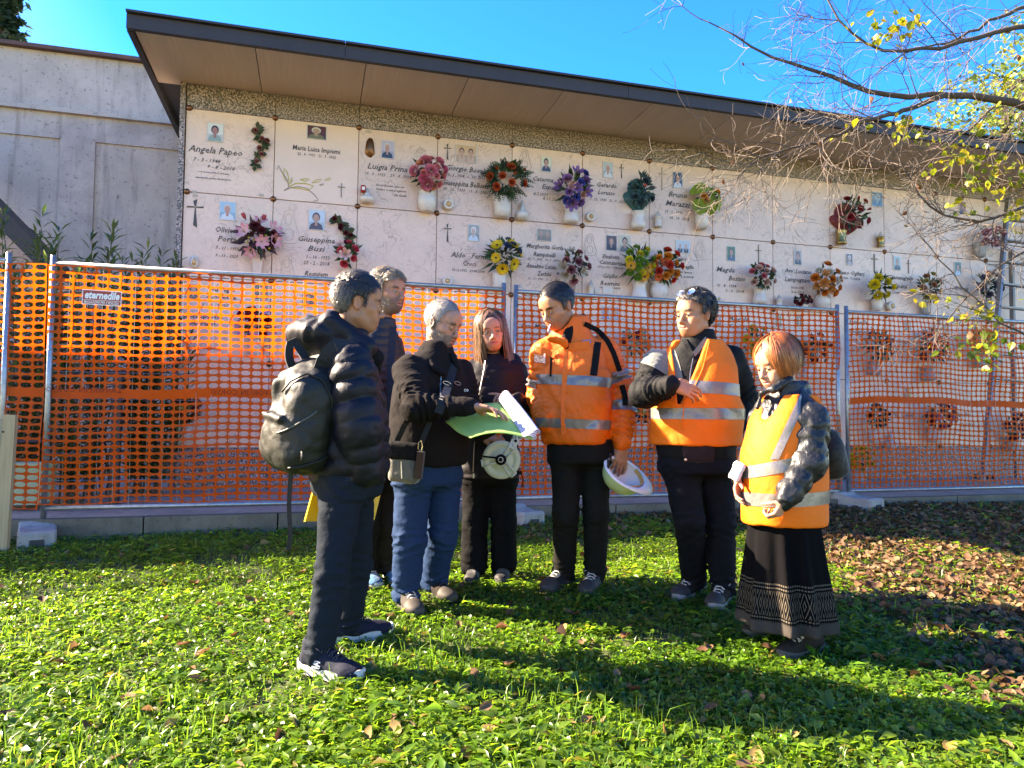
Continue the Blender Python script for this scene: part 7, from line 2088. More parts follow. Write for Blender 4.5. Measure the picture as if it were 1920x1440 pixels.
def leaf_spray(n, rx, ry, depth, cols, L, w, seed, fern=False, droop=.2, lim_=(0, 6.283)):
    """leaves pointing out of a bouquet; local frame x along wall, y up, z out"""
    r = np.random.default_rng(seed); m = MB()
    for i in range(n):
        a = r.uniform(*lim_); q = math.sqrt(r.uniform(.05, 1)); b = np.array([rx * .7 * q * math.cos(a), ry * .7 * q * math.sin(a), depth * (1 - q * .8) * r.uniform(.2, 1)])
        d = unit([math.cos(a) + r.normal() * .35, math.sin(a) * .9 + r.normal() * .35 - droop * .3, .45 + r.normal() * .3])
        c = np.array(cols[r.integers(len(cols))]) * r.uniform(.6, 1.3)
        LL = L * r.uniform(.6, 1.25); sd = unit(np.cross(d, [0, 0, 1.0])); up = np.cross(sd, d)
        if not fern and i % 3 == 0: b = b * .6; d = unit([r.normal() * .6, r.normal() * .6, .8]); sd = unit(np.cross(d, [.1, 1, 0])); up = np.cross(sd, d); LL *= .7
        if fern:
            for k in range(7):
                t = (k + 1) / 8; p = b + d * LL * t - np.array([0, droop * LL * t * t, 0])
                for sg in (-1, 1):
                    e = unit(sd * sg + d * .7); m.add([p, p + e * w * (1.1 - t) - up * .002, p + e * w * (1.1 - t) * .5 + d * .022], [(0, 1, 2)] if sg > 0 else [(0, 2, 1)], c)
            continue
        V = [b, b + d * LL * .45 - sd * w / 2 + up * w * .15, b + d * LL * .45 + sd * w / 2 + up * w * .15, b + d * LL * .5 - up * w * .05, b + d * LL - up * LL * droop]
        m.add(V, [(0, 1, 3), (0, 3, 2), (1, 4, 3), (3, 4, 2)], c)
    return m
VASES = {
 'round': [(.0001, 0), (.30, 0), (.34, .04), (.46, .30), (.50, .52), (.47, .74), (.40, .88), (.44, .97), (.46, 1.0), (.40, 1.0), (.34, .9)],
 'tall': [(.0001, 0), (.30, 0), (.40, .05), (.43, .22), (.37, .5), (.36, .75), (.42, .96), (.44, 1.0), (.38, 1.0), (.33, .9)],
 'bell': [(.0001, 0), (.34, 0), (.44, .06), (.48, .22), (.43, .45), (.37, .65), (.40, .85), (.47, .98), (.48, 1.0), (.42, 1.0), (.36, .9)],
 'cup': [(.0001, 0), (.26, 0), (.38, .08), (.44, .3), (.46, .6), (.47, .9), (.48, 1.0), (.43, 1.0), (.40, .9)],
 'cone': [(.0001, 0), (.14, 0), (.18, .02), (.30, .5), (.46, .97), (.48, 1.0), (.43, 1.0), (.36, .9)],
 'gold': [(.0001, 0), (.34, 0), (.42, .06), (.44, .18), (.38, .22), (.43, .34), (.38, .40), (.43, .55), (.40, .62), (.44, .9), (.46, 1.0), (.40, 1.0), (.36, .9)]}
M_VASE = marble_mat('pale marble vase', (.60, .54, .50), (.42, .36, .33), .35, 9)
M_VGOLD = mat('gilt vase', (.38, .26, .09), .35, metal=.85, var=(20, (.22, .14, .05), .2))
M_VGREY = mat('grey stone vase', (.33, .31, .30), .5, var=(30, (.25, .23, .22), .2))
M_VPURP = mat('mauve glass vase', (.20, .14, .19), .25, coat=.5)
M_VPINK = marble_mat('pink marble vase', (.62, .46, .42), (.46, .32, .29), .35, 9)
VM = {'w': M_VASE, 'g': M_VGOLD, 's': M_VGREY, 'p': M_VPURP, 'k': M_VPINK}
GREEN = [(.020, .050, .016), (.035, .075, .020), (.015, .035, .014)]
_fs = [0]
def bouquet(px, py, rx, ry, heads, label, vase=None, leaves=46, lcol=GREEN, fern=False, leafw=.035, leafL=.095, group='flower vases on the niches', depth=.10, wrap=None, cat='flower vase', lim_=(0, 6.283), name='flower_vase', bracket=True):
    """px, py: middle of the flowers; rx, ry: half sizes in pixels"""
    _fs[0] += 1; seed = _fs[0]; r = random.Random(seed); k = mpp(px, py, .1)
    s, z = wall_px(px, py, .11); base = wp(s, z, .11)
    t = thing(name, label, cat, tuple(base), group, rotz=TH)
    RX, RY = rx * k, ry * k
    # local: x along the wall, -y out, z up
    def loc(x, y, o): return np.array([x, -o, y])
    if vase:
        vx, vy, vh, vw, shp, mt = vase
        vs, vz = wall_px(vx, vy, .08); H_ = vh * k; W_ = vw * k
        b0 = np.array([(vs - s), .11 - .075, vz - H_ / 2 - z])
        m = MB(); 
        if shp == 'wedge':
            m.add([(x * W_ / 2 * q + b0[0], y * W_ / 2 * q * .8 + b0[1], b0[2] + zz * H_) for zz, q in ((0, .62), (1, 1.0)) for x, y in ((-1, -1), (1, -1), (1, 1), (-1, 1))], [(3, 2, 1, 0), (0, 1, 5, 4), (1, 2, 6, 5), (2, 3, 7, 6), (3, 0, 4, 7), (4, 5, 6, 7)])
        else: m.lathe([(a * W_, b * H_) for a, b in VASES[shp]], 20, b0, sy=.9)
        link('vase', m.mesh('vase', shp != 'wedge'), VM[mt], t)
        if bracket:
            m = MB(); m.box(b0 + np.array([0, .075 - W_ * .2, H_ * .25]), (.02, .075, .03)); link('bracket', m.mesh('bracket'), M_STEEL, t)
    if leaves:
        m = leaf_spray(int(leaves * 1.7), RX, RY, depth, lcol, leafL, leafw, seed, fern, lim_=lim_)
        V = np.concatenate(m.V); V = np.stack([V[:, 0], -V[:, 2], V[:, 1]], 1); m.V = [V]
        tag(link('foliage', m.mesh('foliage'), M_LEAFC, t), kind='stuff')
    pos = []
    if wrap:
        m = MB(); n_ = 22; V = []
        for j, (q, o) in enumerate(((.12, -.02), (.6, -.02), (.98, -.05), (1.04, -.07))):
            for i in range(n_):
                a = 2 * math.pi * i / n_; kk = 1 + .06 * math.sin(a * 5 + j)
                V.append(loc(RX * q * kk * math.cos(a) * 1.05, RY * (q * kk * math.sin(a) * 1.05 + (-.85 if j == 0 else 0)), o + (-.03 if math.sin(a) < 0 else -.08)))
        m.add(V, [(j * n_ + i, j * n_ + (i + 1) % n_, (j + 1) * n_ + (i + 1) % n_, (j + 1) * n_ + i) for j in range(3) for i in range(n_)])
        link('wrapping', m.mesh('wrapping', True), wrap, t)
    for spec in heads:
        kind, col, cnt, size = spec[:4]; c2 = spec[4] if len(spec) > 4 and spec[4] else None
        fixed = spec[5] if len(spec) > 5 else None
        me = flower_mesh(kind, col, c2)
        for i in range(cnt):
            if fixed: x, y = fixed[i % len(fixed)]; x, y = x * RX, y * RY
            else:
                best = None
                for _ in range(14):
                    a = r.uniform(0, 2 * math.pi); q = math.sqrt(r.uniform(0, 1)) * .88; c_ = (RX * q * math.cos(a), RY * q * math.sin(a))
                    dm = min([math.hypot(c_[0] - p[0], c_[1] - p[1]) for p in pos] + [9])
                    if best is None or dm > best[0]: best = (dm, c_)
                x, y = best[1]
            pos.append((x, y)); e = min(1, math.hypot(x / RX, y / RY))
            o_ = depth * math.sqrt(max(.05, 1 - e * e)) + .02
            nrm = unit([x / RX * .9, -(1.15 - .6 * e), y / RY * .8 + .10])
            f = link('flower', me, None, t)
            z_ = Vector(nrm); q_ = z_.to_track_quat('Z', 'Y').to_matrix().to_4x4()
            sc = size * k * r.uniform(.85, 1.2)
            f.matrix_local = Matrix.Translation(Vector(loc(x, y, o_))) @ q_ @ Matrix.Rotation(r.uniform(0, 6.28), 4, 'Z') @ Matrix.Scale(sc, 4)
    return t
PK, RD, OR_, YL, WH = (.62, .16, .22), (.33, .015, .02), (.62, .14, .02), (.70, .44, .02), (.62, .58, .48)
PU, BL = (.20, .09, .30), (.05, .07, .34)
bouquet(803, 327, 30, 31, [('pompon', PK, 5, 26), ('rose', (.66, .20, .20), 6, 17), ('rose', (.66, .28, .18), 2, 18), ('pompon', (.60, .12, .20), 2, 20)], 'pink hydrangeas and roses in a round pale vase on the third niche', (801, 378, 38, 36, 'round', 'w'), 26)
bouquet(949, 337, 36, 34, [('rose', (.50, .07, .02), 6, 19), ('bud', (.52, .10, .03), 3, 16)], 'orange red roses with dark fern in a fluted pale vase', (942, 389, 38, 36, 'cup', 'w'), 70, fern=True, leafw=.05, leafL=.17)
bouquet(1074, 354, 33, 37, [('lily', PU, 5, 24), ('rose', (.24, .12, .34), 4, 19), ('rose', BL, 4, 18), ('daisy', (.66, .34, .02), 1, 20, None, [(-.5, .35)]), ('lily', (.55, .25, .22), 2, 17)], 'purple and blue lilies with one orange daisy in a bell shaped vase', (1071, 402, 34, 32, 'bell', 'w'), 40, leafL=.13)
bouquet(1201, 355, 26, 35, [('rose', (.03, .06, .07), 3, 14), ('berry', (.50, .06, .05), 1, 12, None, [(.0, .05)])], 'dark green bouquet in blue green wrapping with a small red heart', (1197, 413, 32, 30, 'bell', 'w'), 90, [(.012, .045, .045), (.02, .06, .05), (.015, .03, .03)], leafw=.028, leafL=.09, wrap=mat('blue green wrapping', (.055, .16, .17), .35, transl=.3))
bouquet(1321, 376, 29, 24, [('anthurium', (.18, .28, .03), 6, 30), ('rose', (.66, .26, .06), 3, 16)], 'lime green anthuriums with orange roses in a tall pale vase', (1317, 411, 38, 30, 'cup', 'w'), 16, leafL=.10)
bouquet(1596, 400, 34, 32, [('rose', (.30, .02, .03), 6, 15), ('bud', (.34, .03, .04), 4, 13), ('bud', (.5, .35, .2), 3, 12)], 'red roses wrapped in red gauze in a gilt vase', (1578, 445, 28, 22, 'gold', 'g'), 36, leafL=.12, wrap=mat('red gauze wrapping', (.30, .05, .05), .5, transl=.4))
bouquet(1850, 444, 28, 16, [('pompon', (.42, .13, .22), 7, 19)], 'mauve pink pompons in a grey vase half hidden by twigs beside the ladder', (1838, 470, 26, 24, 'cup', 's'), 18)
bouquet(483, 448, 37, 30, [('lily', (.62, .20, .28), 6, 29, (.7, .5, .5)), ('bud', (.58, .10, .14), 2, 22, None, [(-.55, 1.05), (.25, 1.0)]), ('rose', (.12, .012, .02), 4, 18, None, [(.75, .2), (.7, -.25), (.2, .35), (-.1, .6)]), ('berry', (.45, .38, .04), 12, 8)], 'pink lilies with plum coloured leaves in a tapering square vase', (483, 494, 38, 22, 'wedge', 'k'), 40, [(.05, .025, .03), (.07, .03, .035), (.03, .05, .02)], leafw=.05, leafL=.14)
bouquet(651, 478, 21, 22, [('rose', (.60, .06, .10), 5, 17), ('lily', (.66, .40, .36), 2, 22)], 'deep pink roses and pale lilies just above the head of the backpack man', (650, 512, 26, 22, 'cone', 'k'), 26, lcol=[(.02, .07, .015), (.03, .09, .02)])
bouquet(943, 481, 33, 30, [('daisy', (.72, .46, .015), 6, 25, (.05, .022, .01)), ('rose', (.03, .07, .16), 4, 18, None, [(.2, .9), (.45, .6), (.75, .3), (.1, .5)])], 'sunflowers with blue leaves in a low pale vase', (937, 528, 34, 30, 'cup', 'w'), 46, leafL=.13)
bouquet(1074, 500, 28, 33, [('rose', (.28, .09, .11), 7, 16), ('lily', (.42, .35, .28), 4, 22)], 'faded dusty pink roses in a pointed mauve vase', (1074, 541, 30, 17, 'cone', 'p'), 46, [(.05, .06, .02), (.10, .08, .03), (.03, .04, .02)])
bouquet(1195, 496, 32, 34, [('pompon', (.62, .50, .02), 6, 15), ('pompon', (.12, .26, .02), 9, 17), ('daisy', (.62, .30, .03), 3, 19)], 'yellow and lime chrysanthemums with spiky leaves in a bell vase', (1199, 546, 36, 32, 'bell', 'w'), 60, leafL=.15, leafw=.02)
bouquet(1246, 500, 30, 36, [('rose', (.58, .035, .015), 6, 17), ('rose', (.64, .20, .02), 6, 17), ('daisy', (.6, .10, .02), 3, 18)], 'red and orange roses in the round vase beside the yellow chrysanthemums', (1236, 546, 34, 34, 'round', 'w'), 46, leafL=.12)
bouquet(1424, 520, 29, 23, [('rose', (.60, .34, .28), 6, 14), ('rose', (.55, .12, .14), 4, 14), ('bud', WH, 5, 11)], 'small white and pink roses over broad dark leaves in a bell vase', (1425, 555, 31, 28, 'bell', 'w'), 40, leafL=.10, leafw=.05)
bouquet(1544, 527, 30, 31, [('rose', (.62, .16, .02), 7, 17), ('pompon', (.60, .55, .47), 3, 17), ('lily', (.50, .16, .03), 5, 20)], 'orange lilies and roses with white pompons in a ribbed vase', (1543, 566, 28, 30, 'round', 'w'), 36, [(.06, .03, .015), (.02, .045, .015), (.20, .07, .02)])
bouquet(1645, 536, 27, 24, [('pompon', (.66, .48, .015), 6, 20)], 'bright yellow pompon dahlias over dark leaves in a square vase', (1645, 571, 24, 22, 'cup', 'w'), 40, leafL=.12)
bouquet(1737, 541, 24, 27, [('rose', (.32, .10, .05), 5, 14), ('rose', (.34, .28, .10), 4, 14)], 'dark green bunch with rust coloured roses behind a leafy twig', (1737, 578, 24, 20, 'cup', 's'), 50, leafL=.12)
bouquet(1848, 537, 26, 26, [('rose', (.10, .09, .13), 6, 16), ('rose', (.50, .22, .19), 2, 13)], 'blackish violet flowers with one salmon rose near the ladder', (1850, 575, 24, 20, 'cup', 's'), 50, leafL=.11)
bouquet(1501, 563, 20, 10, [('rose', (.13, .012, .02), 7, 11)], 'low bowl of dark red flowers between two vases', (1501, 577, 10, 30, 'cup', 'w'), 30, [(.015, .03, .012)], leafL=.06, depth=.05)
# behind the netting
bouquet(345, 770, 30, 24, [('rose', (.36, .10, .03), 5, 20), ('daisy', (.55, .36, .05), 3, 22), ('rose', (.30, .03, .03), 4, 18)], 'bunch of rust and yellow flowers seen low through the first net', (345, 808, 30, 28, 'cup', 'w'), 36)
bouquet(480, 606, 34, 27, [('lily', (.42, .10, .26), 4, 24, (.6, .5, .5)), ('rose', (.24, .015, .03), 6, 20)], 'dark red and violet flowers seen through the first net', (478, 652, 32, 26, 'cup', 'w'), 46, [(.03, .02, .02), (.02, .04, .015)])
bouquet(1188, 640, 28, 27, [('rose', (.55, .45, .28), 5, 18), ('rose', (.30, .02, .02), 4, 16)], 'cream and red roses behind the net between the two men in orange', (1188, 684, 30, 26, 'bell', 'w'), 50)
bouquet(1413, 641, 30, 28, [('pompon', (.60, .44, .02), 8, 17)], 'yellow flowers behind the net above the auburn hair', (1413, 684, 30, 26, 'bell', 'w'), 50)
bouquet(1524, 655, 34, 26, [('rose', (.40, .05, .03), 7, 16), ('rose', (.40, .30, .20), 4, 14)], 'red and cream flowers behind the net at the joint of the panels', (1518, 696, 28, 26, 'bell', 'w'), 60)
bouquet(1643, 648, 30, 30, [('rose', (.10, .05, .09), 6, 16)], 'dark violet flowers behind the third net', (1640, 690, 26, 24, 'bell', 's'), 60, leafL=.13)
bouquet(1745, 652, 36, 34, [('rose', (.26, .03, .03), 9, 17)], 'big dark red bunch behind the third net', (1742, 700, 28, 26, 'bell', 's'), 60, leafL=.13)
bouquet(1835, 636, 32, 28, [('daisy', (.52, .24, .03), 9, 19)], 'orange yellow flowers behind the third net below hanging leaves', (1838, 676, 26, 24, 'bell', 's'), 50)
bouquet(1640, 780, 24, 24, [('rose', (.10, .03, .03), 5, 15)], 'small dark bunch low behind the third net', (1640, 818, 26, 22, 'cup', 'w'), 50)
bouquet(1757, 778, 34, 24, [('rose', (.44, .12, .26), 6, 18), ('rose', (.20, .02, .04), 6, 16)], 'pink and dark red bunch low behind the third net', (1755, 815, 30, 30, 'cup', 'w'), 46)
bouquet(1203, 771, 16, 20, [('rose', (.55, .40, .05), 3, 14), ('rose', (.16, .03, .03), 4, 14)], 'small yellow and dark bunch low behind the men in orange', (1203, 802, 24, 20, 'cup', 'w'), 36)
bouquet(1606, 858, 34, 22, [('pompon', (.66, .46, .01), 16, 13)], 'pot of yellow chrysanthemums standing on the pavement behind the net', (1606, 893, 36, 40, 'cup', 's'), 60, leafL=.08, leafw=.025)
bouquet(1898, 800, 34, 22, [('rose', (.14, .03, .06), 9, 16)], 'dark plum flowers low at the right edge of the third net', (1898, 832, 28, 28, 'cup', 's'), 50)
bouquet(1835, 896, 22, 10, [('rose', (.10, .03, .03), 3, 12)], 'small dark potted plant on the pavement at the far right', (1835, 908, 12, 20, 'cup', 's'), 40, leafL=.07)
# rose sprays fixed flat on slabs
def garland(pts, n, label, col, seed):
    r = random.Random(seed); c = pts[len(pts) // 2]; s, z = wall_px(*c, .02)
    t = thing('rose_spray', label, 'rose spray', tuple(wp(s, z, .02)), 'rose sprays fixed to slabs', rotz=TH)
    P = dense([(wall_px(x, y, .02)[0] - s, 0, wall_px(x, y, .02)[1] - z) for x, y in pts], 22)
    m = MB(); m.tube(P, .006, 5); link('stem', m.mesh('stem'), mat('dark green stem', (.03, .045, .02), .6), t)
    m = MB()
    for p in P:
        for _ in range(3):
            a = r.uniform(0, 6.28); d = unit([math.cos(a), -.35, math.sin(a)]); sd = unit(np.cross(d, [0, -1, 0])); L = r.uniform(.05, .085); g_ = r.uniform(.6, 1.3)
            m.add([p, p + d * L * .5 - sd * L * .3, p + d * L * .5 + sd * L * .3, p + d * L], [(0, 1, 3), (0, 3, 2)], (.035 * g_, .050 * g_, .018 * g_))
    tag(link('leaves', m.mesh('leaves'), M_LEAFC, t), kind='stuff')
    me = flower_mesh('rose', col); k = mpp(*c)
    for i in range(n):
        p = P[int((i + .5) / n * 21)] + np.array([r.uniform(-.035, .035), -.02, r.uniform(-.02, .02)])
        f = link('flower', me, None, t); f.matrix_local = Matrix.Translation(Vector(p)) @ Vector((r.uniform(-.4, .4), -1, r.uniform(-.2, .3))).to_track_quat('Z', 'Y').to_matrix().to_4x4() @ Matrix.Scale(.062, 4)
garland([(482, 240), (487, 258), (497, 270), (493, 285), (483, 298), (478, 310)], 6, 'bronze and rose coloured spray of roses on the first slab', (.30, .10, .09), 3)
garland([(626, 410), (636, 420), (650, 430), (657, 445), (655, 460)], 6, 'dark red climbing rose spray above the pink bouquet', (.10, .012, .018), 5)
# votive lamps
M_GLASSY = mat('amber glass', (.55, .34, .16), .12, coat=.6, spec=.7); M_GLASSC = mat('grey glass drop', (.42, .40, .38), .12, coat=.6, spec=.7)
M_CREAM = mat('cream enamel', (.62, .57, .52), .3, coat=.3)
def lamp(px, py, h, w, kind, label):
    k = mpp(px, py, .06); s, z = wall_px(px, py, .05); t = thing('votive_lamp', label, 'votive lamp', tuple(wp(s, z, .05)), 'votive lamps on the niches', rotz=TH); H_, W_ = h * k, w * k
    def L(nm, prof, mt, c=(0, 0, 0), **kw):
        m = MB(); m.lathe([(a * W_, b * H_) for a, b in prof], 16, c, **kw); link(nm, m.mesh(nm, True), mt, t)
    if kind == 'dish':
        L('dish', [(.0001, -.5), (.3, -.5), (.48, -.38), (.5, -.22), (.44, -.1), (.3, -.1), (.0001, -.1)], M_VASE); L('glass', [(.17, -.1), (.20, .05), (.14, .25), (.05, .42), (.0001, .5)], M_GLASSC); L('flame', [(.0001, -.08), (.06, .0), (.05, .1), (.0001, .2)], M_GLASSY)
    elif kind == 'disc':
        R_ = rotm(R(90), 0, 0); m = MB(); m.lathe([(.5 * W_, -.03), (.5 * W_, 0), (.44 * W_, .018), (.32 * W_, .022), (.26 * W_, .008)], 24, rot=R_); link('rim', m.mesh('rim', True), M_CREAM, t)
        m = MB(); m.lathe([(.27 * W_, .006), (.2 * W_, .022), (.08 * W_, .035), (.0001, .038)], 18, rot=R_); link('glass', m.mesh('glass', True), M_GLASSY, t)
    elif kind == 'drop':
        m = MB(); n_ = 20; o = [(.5 * W_ * math.sin(a) * (.55 + .45 * math.sin(a / 2) ** 2), -.5 * H_ * math.cos(math.pi - a) * 1) for a in np.linspace(0, 2 * math.pi, n_ + 1)[:-1]]
        for q, y_, nm, mt in ((1, .0, 'rim', M_CREAM), (.62, -.02, 'glass', M_GLASSY)):
            m = MB(); V = [(x * q, y_ + .035, zz * q) for x, zz in o] + [(x * q * .9, y_, zz * q * .9) for x, zz in o] + [(0, y_ - .008, 0)]
            m.add(V, [(i, (i + 1) % n_, n_ + (i + 1) % n_, n_ + i) for i in range(n_)] + [(n_ + i, n_ + (i + 1) % n_, 2 * n_) for i in range(n_)]); link(nm, m.mesh(nm, True), mt, t)
    else:
        L('body', [(.0001, -.5), (.36, -.5), (.40, -.42), (.32, -.3), (.36, .02), (.42, .06), (.40, .12), (.0001, .12)], M_VASE if kind == 'lantern' else M_VGOLD); L('glass', [(.30, .12), (.24, .2), (.12, .38), (.0001, .5)], M_GLASSC)
lamp(689, 366, 30, 28, 'dish', 'white dish lamp with a small red candle on the Luigia slab'.replace(' Luigia', ' third')); lamp(841, 383, 20, 20, 'disc', 'round amber lamp low on the fourth slab'); lamp(979, 393, 40, 25, 'dish', 'bowl lamp with a clear drop under the engraved mother and child')
lamp(1108, 406, 18, 18, 'disc', 'round amber lamp left of the wrapped green bouquet'); lamp(1234, 410, 32, 20, 'lantern', 'onion shaped stone lamp left of the lime anthuriums'); lamp(1651, 448, 30, 16, 'gold', 'gilt lamp with a pointed glass behind the twigs'); lamp(364, 490, 25, 17, 'drop', 'tear shaped lamp at the left end of the second row')
lamp(1108, 540, 34, 16, 'lantern', 'narrow stone lantern left of the pale inscription plates'); lamp(975, 544, 26, 14, 'lantern', 'dark topped lamp beside the fence joint'); lamp(839, 527, 18, 18, 'disc', 'round amber lamp over the fence below the sunflowers slab'); lamp(1461, 564, 24, 18, 'lantern', 'white lamp beside the dark red bowl'); lamp(1347, 561, 10, 10, 'disc', 'tiny bronze lamp right of the curly haired man'); lamp(1672, 574, 18, 18, 'disc', 'round cream lamp below the yellow dahlias'); lamp(1670, 824, 34, 24, 'dish', 'dish lamp low behind the third net')
m = MB(); s, z = wall_px(681, 355, .05); t = thing('candle', 'small red and white grave candle standing in the dish lamp', 'candle', tuple(wp(s, z, .06)), rotz=TH)
m.lathe([(.0001, -.035), (.028, -.035), (.028, .035), (.0001, .035)], 12); link('cup', m.mesh('cup', True), mat('red candle cup', (.35, .02, .02), .3), t)
m = MB(); m.box((0, -.027, 0), (.03, .008, .035)); link('label', m.mesh('label'), M_WHITE, t)
# folded stone tablets
for px, py, w, h in ((1119, 546, 11, 8), (1139, 545, 20, 14)):
    m = MB(); k = mpp(px, py); s, z = wall_px(px, py); u, v = slab_of(px, py); m.box(wp(s, z, .008), (w * k, .014, h * k), WB); slab_child('stone_tablet', np.concatenate(m.V), m.F, M_VASE, u, v)
for px, py in ((697 - 6, 247), (366, 367), (345 + 20, 360), (1306, 305), (480 + 10, 366)):
    m = MB(); k = mpp(px, py); s, z = wall_px(px, py); u, v = slab_of(px, py); m.box(wp(s, z, .003), (9 * k, .004, 5 * k), WB); slab_child('number_plate', np.concatenate(m.V), m.F, M_INK_FAINT, u, v)
# ------------------------------------------------------------------ lawn
def leafmat(name, rough=.45, transl=.45, spec=.4, rnd=0.0):
    return mat(name, (.1, .1, .1), rough, spec=spec, attr=True, transl=transl, tgain=1.9, rnd=rnd)
M_LAWN = leafmat('lawn leaves', .36, .58, .55)
M_LITTER = leafmat('dry leaves', .7, .22, .25)
def vnoise(x, y, f, seed): return wn(np.stack([x, y, 0 * x], 1), f, seed)
def litter_w(x, y):
    n_ = vnoise(x, y, 2.2, 3) * .45
    a = np.clip((x - 1.75 - n_ * .8) / .7, 0, 1) * np.clip((y - 2.7 - n_) / .9, 0, 1)
    d = (6.5 + FT * x) - y
    b = np.clip((1.0 + n_ - d) / .7, 0, 1) * np.clip((x + .2) / 1.2, 0, 1)
    return np.maximum(a, .9 * b)
def scatter(n, rng, dmin=1.75, dmax=7.6, margin=.7, power=.9):
    """points on the lawn, denser close to the camera"""
    out = []
    while sum(len(o) for o in out) < n:
        m_ = 60000
        y = dmin + (dmax - dmin) * rng.uniform(size=m_) ** 1.0
        x = rng.uniform(-1, 1, m_) * 7.0
        ok = (np.abs(x) < .73 * y + margin) & (y < 6.5 + FT * x - .05)
        w = (2.2 / y) ** power
        ok &= rng.uniform(size=m_) < np.minimum(1, w)
        out.append(np.stack([x[ok], y[ok]], 1))
    return np.concatenate(out)[:n]
rg_ = np.random.default_rng(5)
NP = 36000
pl = scatter(NP, rg_)
lw_ = litter_w(pl[:, 0], pl[:, 1])
keep = rg_.uniform(size=NP) > np.maximum(lw_ * .80, np.clip(vnoise(pl[:, 0], pl[:, 1], 5.5, 31) * 1.2 - .35, 0, .75))
shade_edge = (6.5 + FT * pl[:, 0]) - pl[:, 1]
keep &= rg_.uniform(size=NP) > np.clip((.35 - shade_edge) / .4, 0, .5)
pl = pl[keep]
k_ = rg_.integers(4, 8, len(pl))
idx = np.repeat(np.arange(len(pl)), k_)
n_ = len(idx)
kind = (vnoise(pl[:, 0], pl[:, 1], 3.0, 9) + rg_.normal(size=len(pl)) * .5)[idx]
az = rg_.uniform(0, 2 * np.pi, n_)
big = np.exp(rg_.normal(size=n_) * .28) * np.where(kind > .5, 1.25, 1.0)
L = .0228 * big; L = np.where(kind > .75, L * 1.75, L); Wd = L * np.where(kind > .75, rg_.uniform(.22, .38, n_), np.where(kind > .2, rg_.uniform(.55, .8, n_), rg_.uniform(.75, 1.05, n_)))
lift = rg_.uniform(.010, .032, n_) * (1 + .5 * (kind > .5))
pit = rg_.uniform(-.35, .6, n_)
B = np.stack([pl[idx, 0], pl[idx, 1], SLOPE * pl[idx, 1]], 1)
rad = np.stack([np.cos(az), np.sin(az), 0 * az], 1)
B = B + rad * rg_.uniform(.002, .022, n_)[:, None]; B[:, 2] += lift
dv = rad * np.cos(pit)[:, None]; dv[:, 2] = np.sin(pit)
rollv = rg_.normal(size=n_) * .35
sdv = np.stack([-np.sin(az), np.cos(az), 0 * az], 1) * np.cos(rollv)[:, None]; sdv[:, 2] = np.sin(rollv)
upv = np.cross(dv, sdv)
fold = .22
V = np.empty((n_, 6, 3))
V[:, 0] = B
V[:, 1] = B + dv * (L * .45)[:, None] - sdv * (Wd * .5)[:, None] + upv * (Wd * fold)[:, None]
V[:, 2] = B + dv * (L * .45)[:, None] + sdv * (Wd * .5)[:, None] + upv * (Wd * fold)[:, None]
V[:, 3] = B + dv * (L * .52)[:, None]
V[:, 4] = B + dv * L[:, None] - upv * (L * .18)[:, None]
V = V[:, :5]
T = np.array([(0, 3, 1), (0, 2, 3), (1, 3, 4), (3, 2, 4)])
F = (np.arange(n_)[:, None, None] * 5 + T[None]).reshape(-1, 3)
hue = rg_.uniform(size=n_)[:, None]; br = np.exp(rg_.normal(size=n_) * .25)[:, None]
base = np.array([.080, .180, .017]) * (1 - hue) + np.array([.130, .210, .018]) * hue
yell = (rg_.uniform(size=n_) < .03)[:, None]
pv_ = vnoise(pl[:, 0], pl[:, 1], 1.7, 55)[idx][:, None]; base = base * (1 + .22 * pv_ * np.array([1.2, .7, .8]))
base = np.where(yell, np.array([.20, .16, .03]), base) * br
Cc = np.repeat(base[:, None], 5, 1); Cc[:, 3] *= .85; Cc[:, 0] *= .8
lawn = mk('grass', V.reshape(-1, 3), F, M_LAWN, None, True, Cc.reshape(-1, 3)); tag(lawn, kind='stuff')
# thin blades
NB = 30000
pb = scatter(NB, rg_); pb = pb[rg_.uniform(size=NB) > litter_w(pb[:, 0], pb[:, 1]) * .7]; n_ = len(pb)
tuft = np.clip(vnoise(pb[:, 0], pb[:, 1], 4.5, 21), -.6, 1)
h_ = (.035 + .035 * np.clip(tuft, 0, 1)) * np.exp(rg_.normal(size=n_) * .35)
az = rg_.uniform(0, 2 * np.pi, n_); lean = rg_.uniform(.1, .9, n_)
b0 = np.stack([pb[:, 0], pb[:, 1], SLOPE * pb[:, 1]], 1); rd = np.stack([np.cos(az), np.sin(az), 0 * az], 1); sd_ = np.stack([-np.sin(az), np.cos(az), 0 * az], 1)
w_ = rg_.uniform(.0012, .0028, n_)[:, None]
V = np.empty((n_, 5, 3)); V[:, 0] = b0 - sd_ * w_; V[:, 1] = b0 + sd_ * w_
mid = b0 + rd * (h_ * lean * .35)[:, None] + np.array([0, 0, 1]) * (h_ * .65)[:, None]
V[:, 2] = mid - sd_ * w_ * .8; V[:, 3] = mid + sd_ * w_ * .8; V[:, 4] = b0 + rd * (h_ * lean)[:, None] + np.array([0, 0, 1]) * (h_ * (1 - .25 * lean))[:, None]
T = np.array([(0, 1, 3), (0, 3, 2), (2, 3, 4)])
F = (np.arange(n_)[:, None, None] * 5 + T[None]).reshape(-1, 3)
c = np.array([.08, .16, .016]) * np.exp(rg_.normal(size=(n_, 1)) * .25)
tag(mk('grass', V.reshape(-1, 3), F, M_LAWN, None, True, np.repeat(c[:, None], 5, 1).reshape(-1, 3)), kind='stuff')
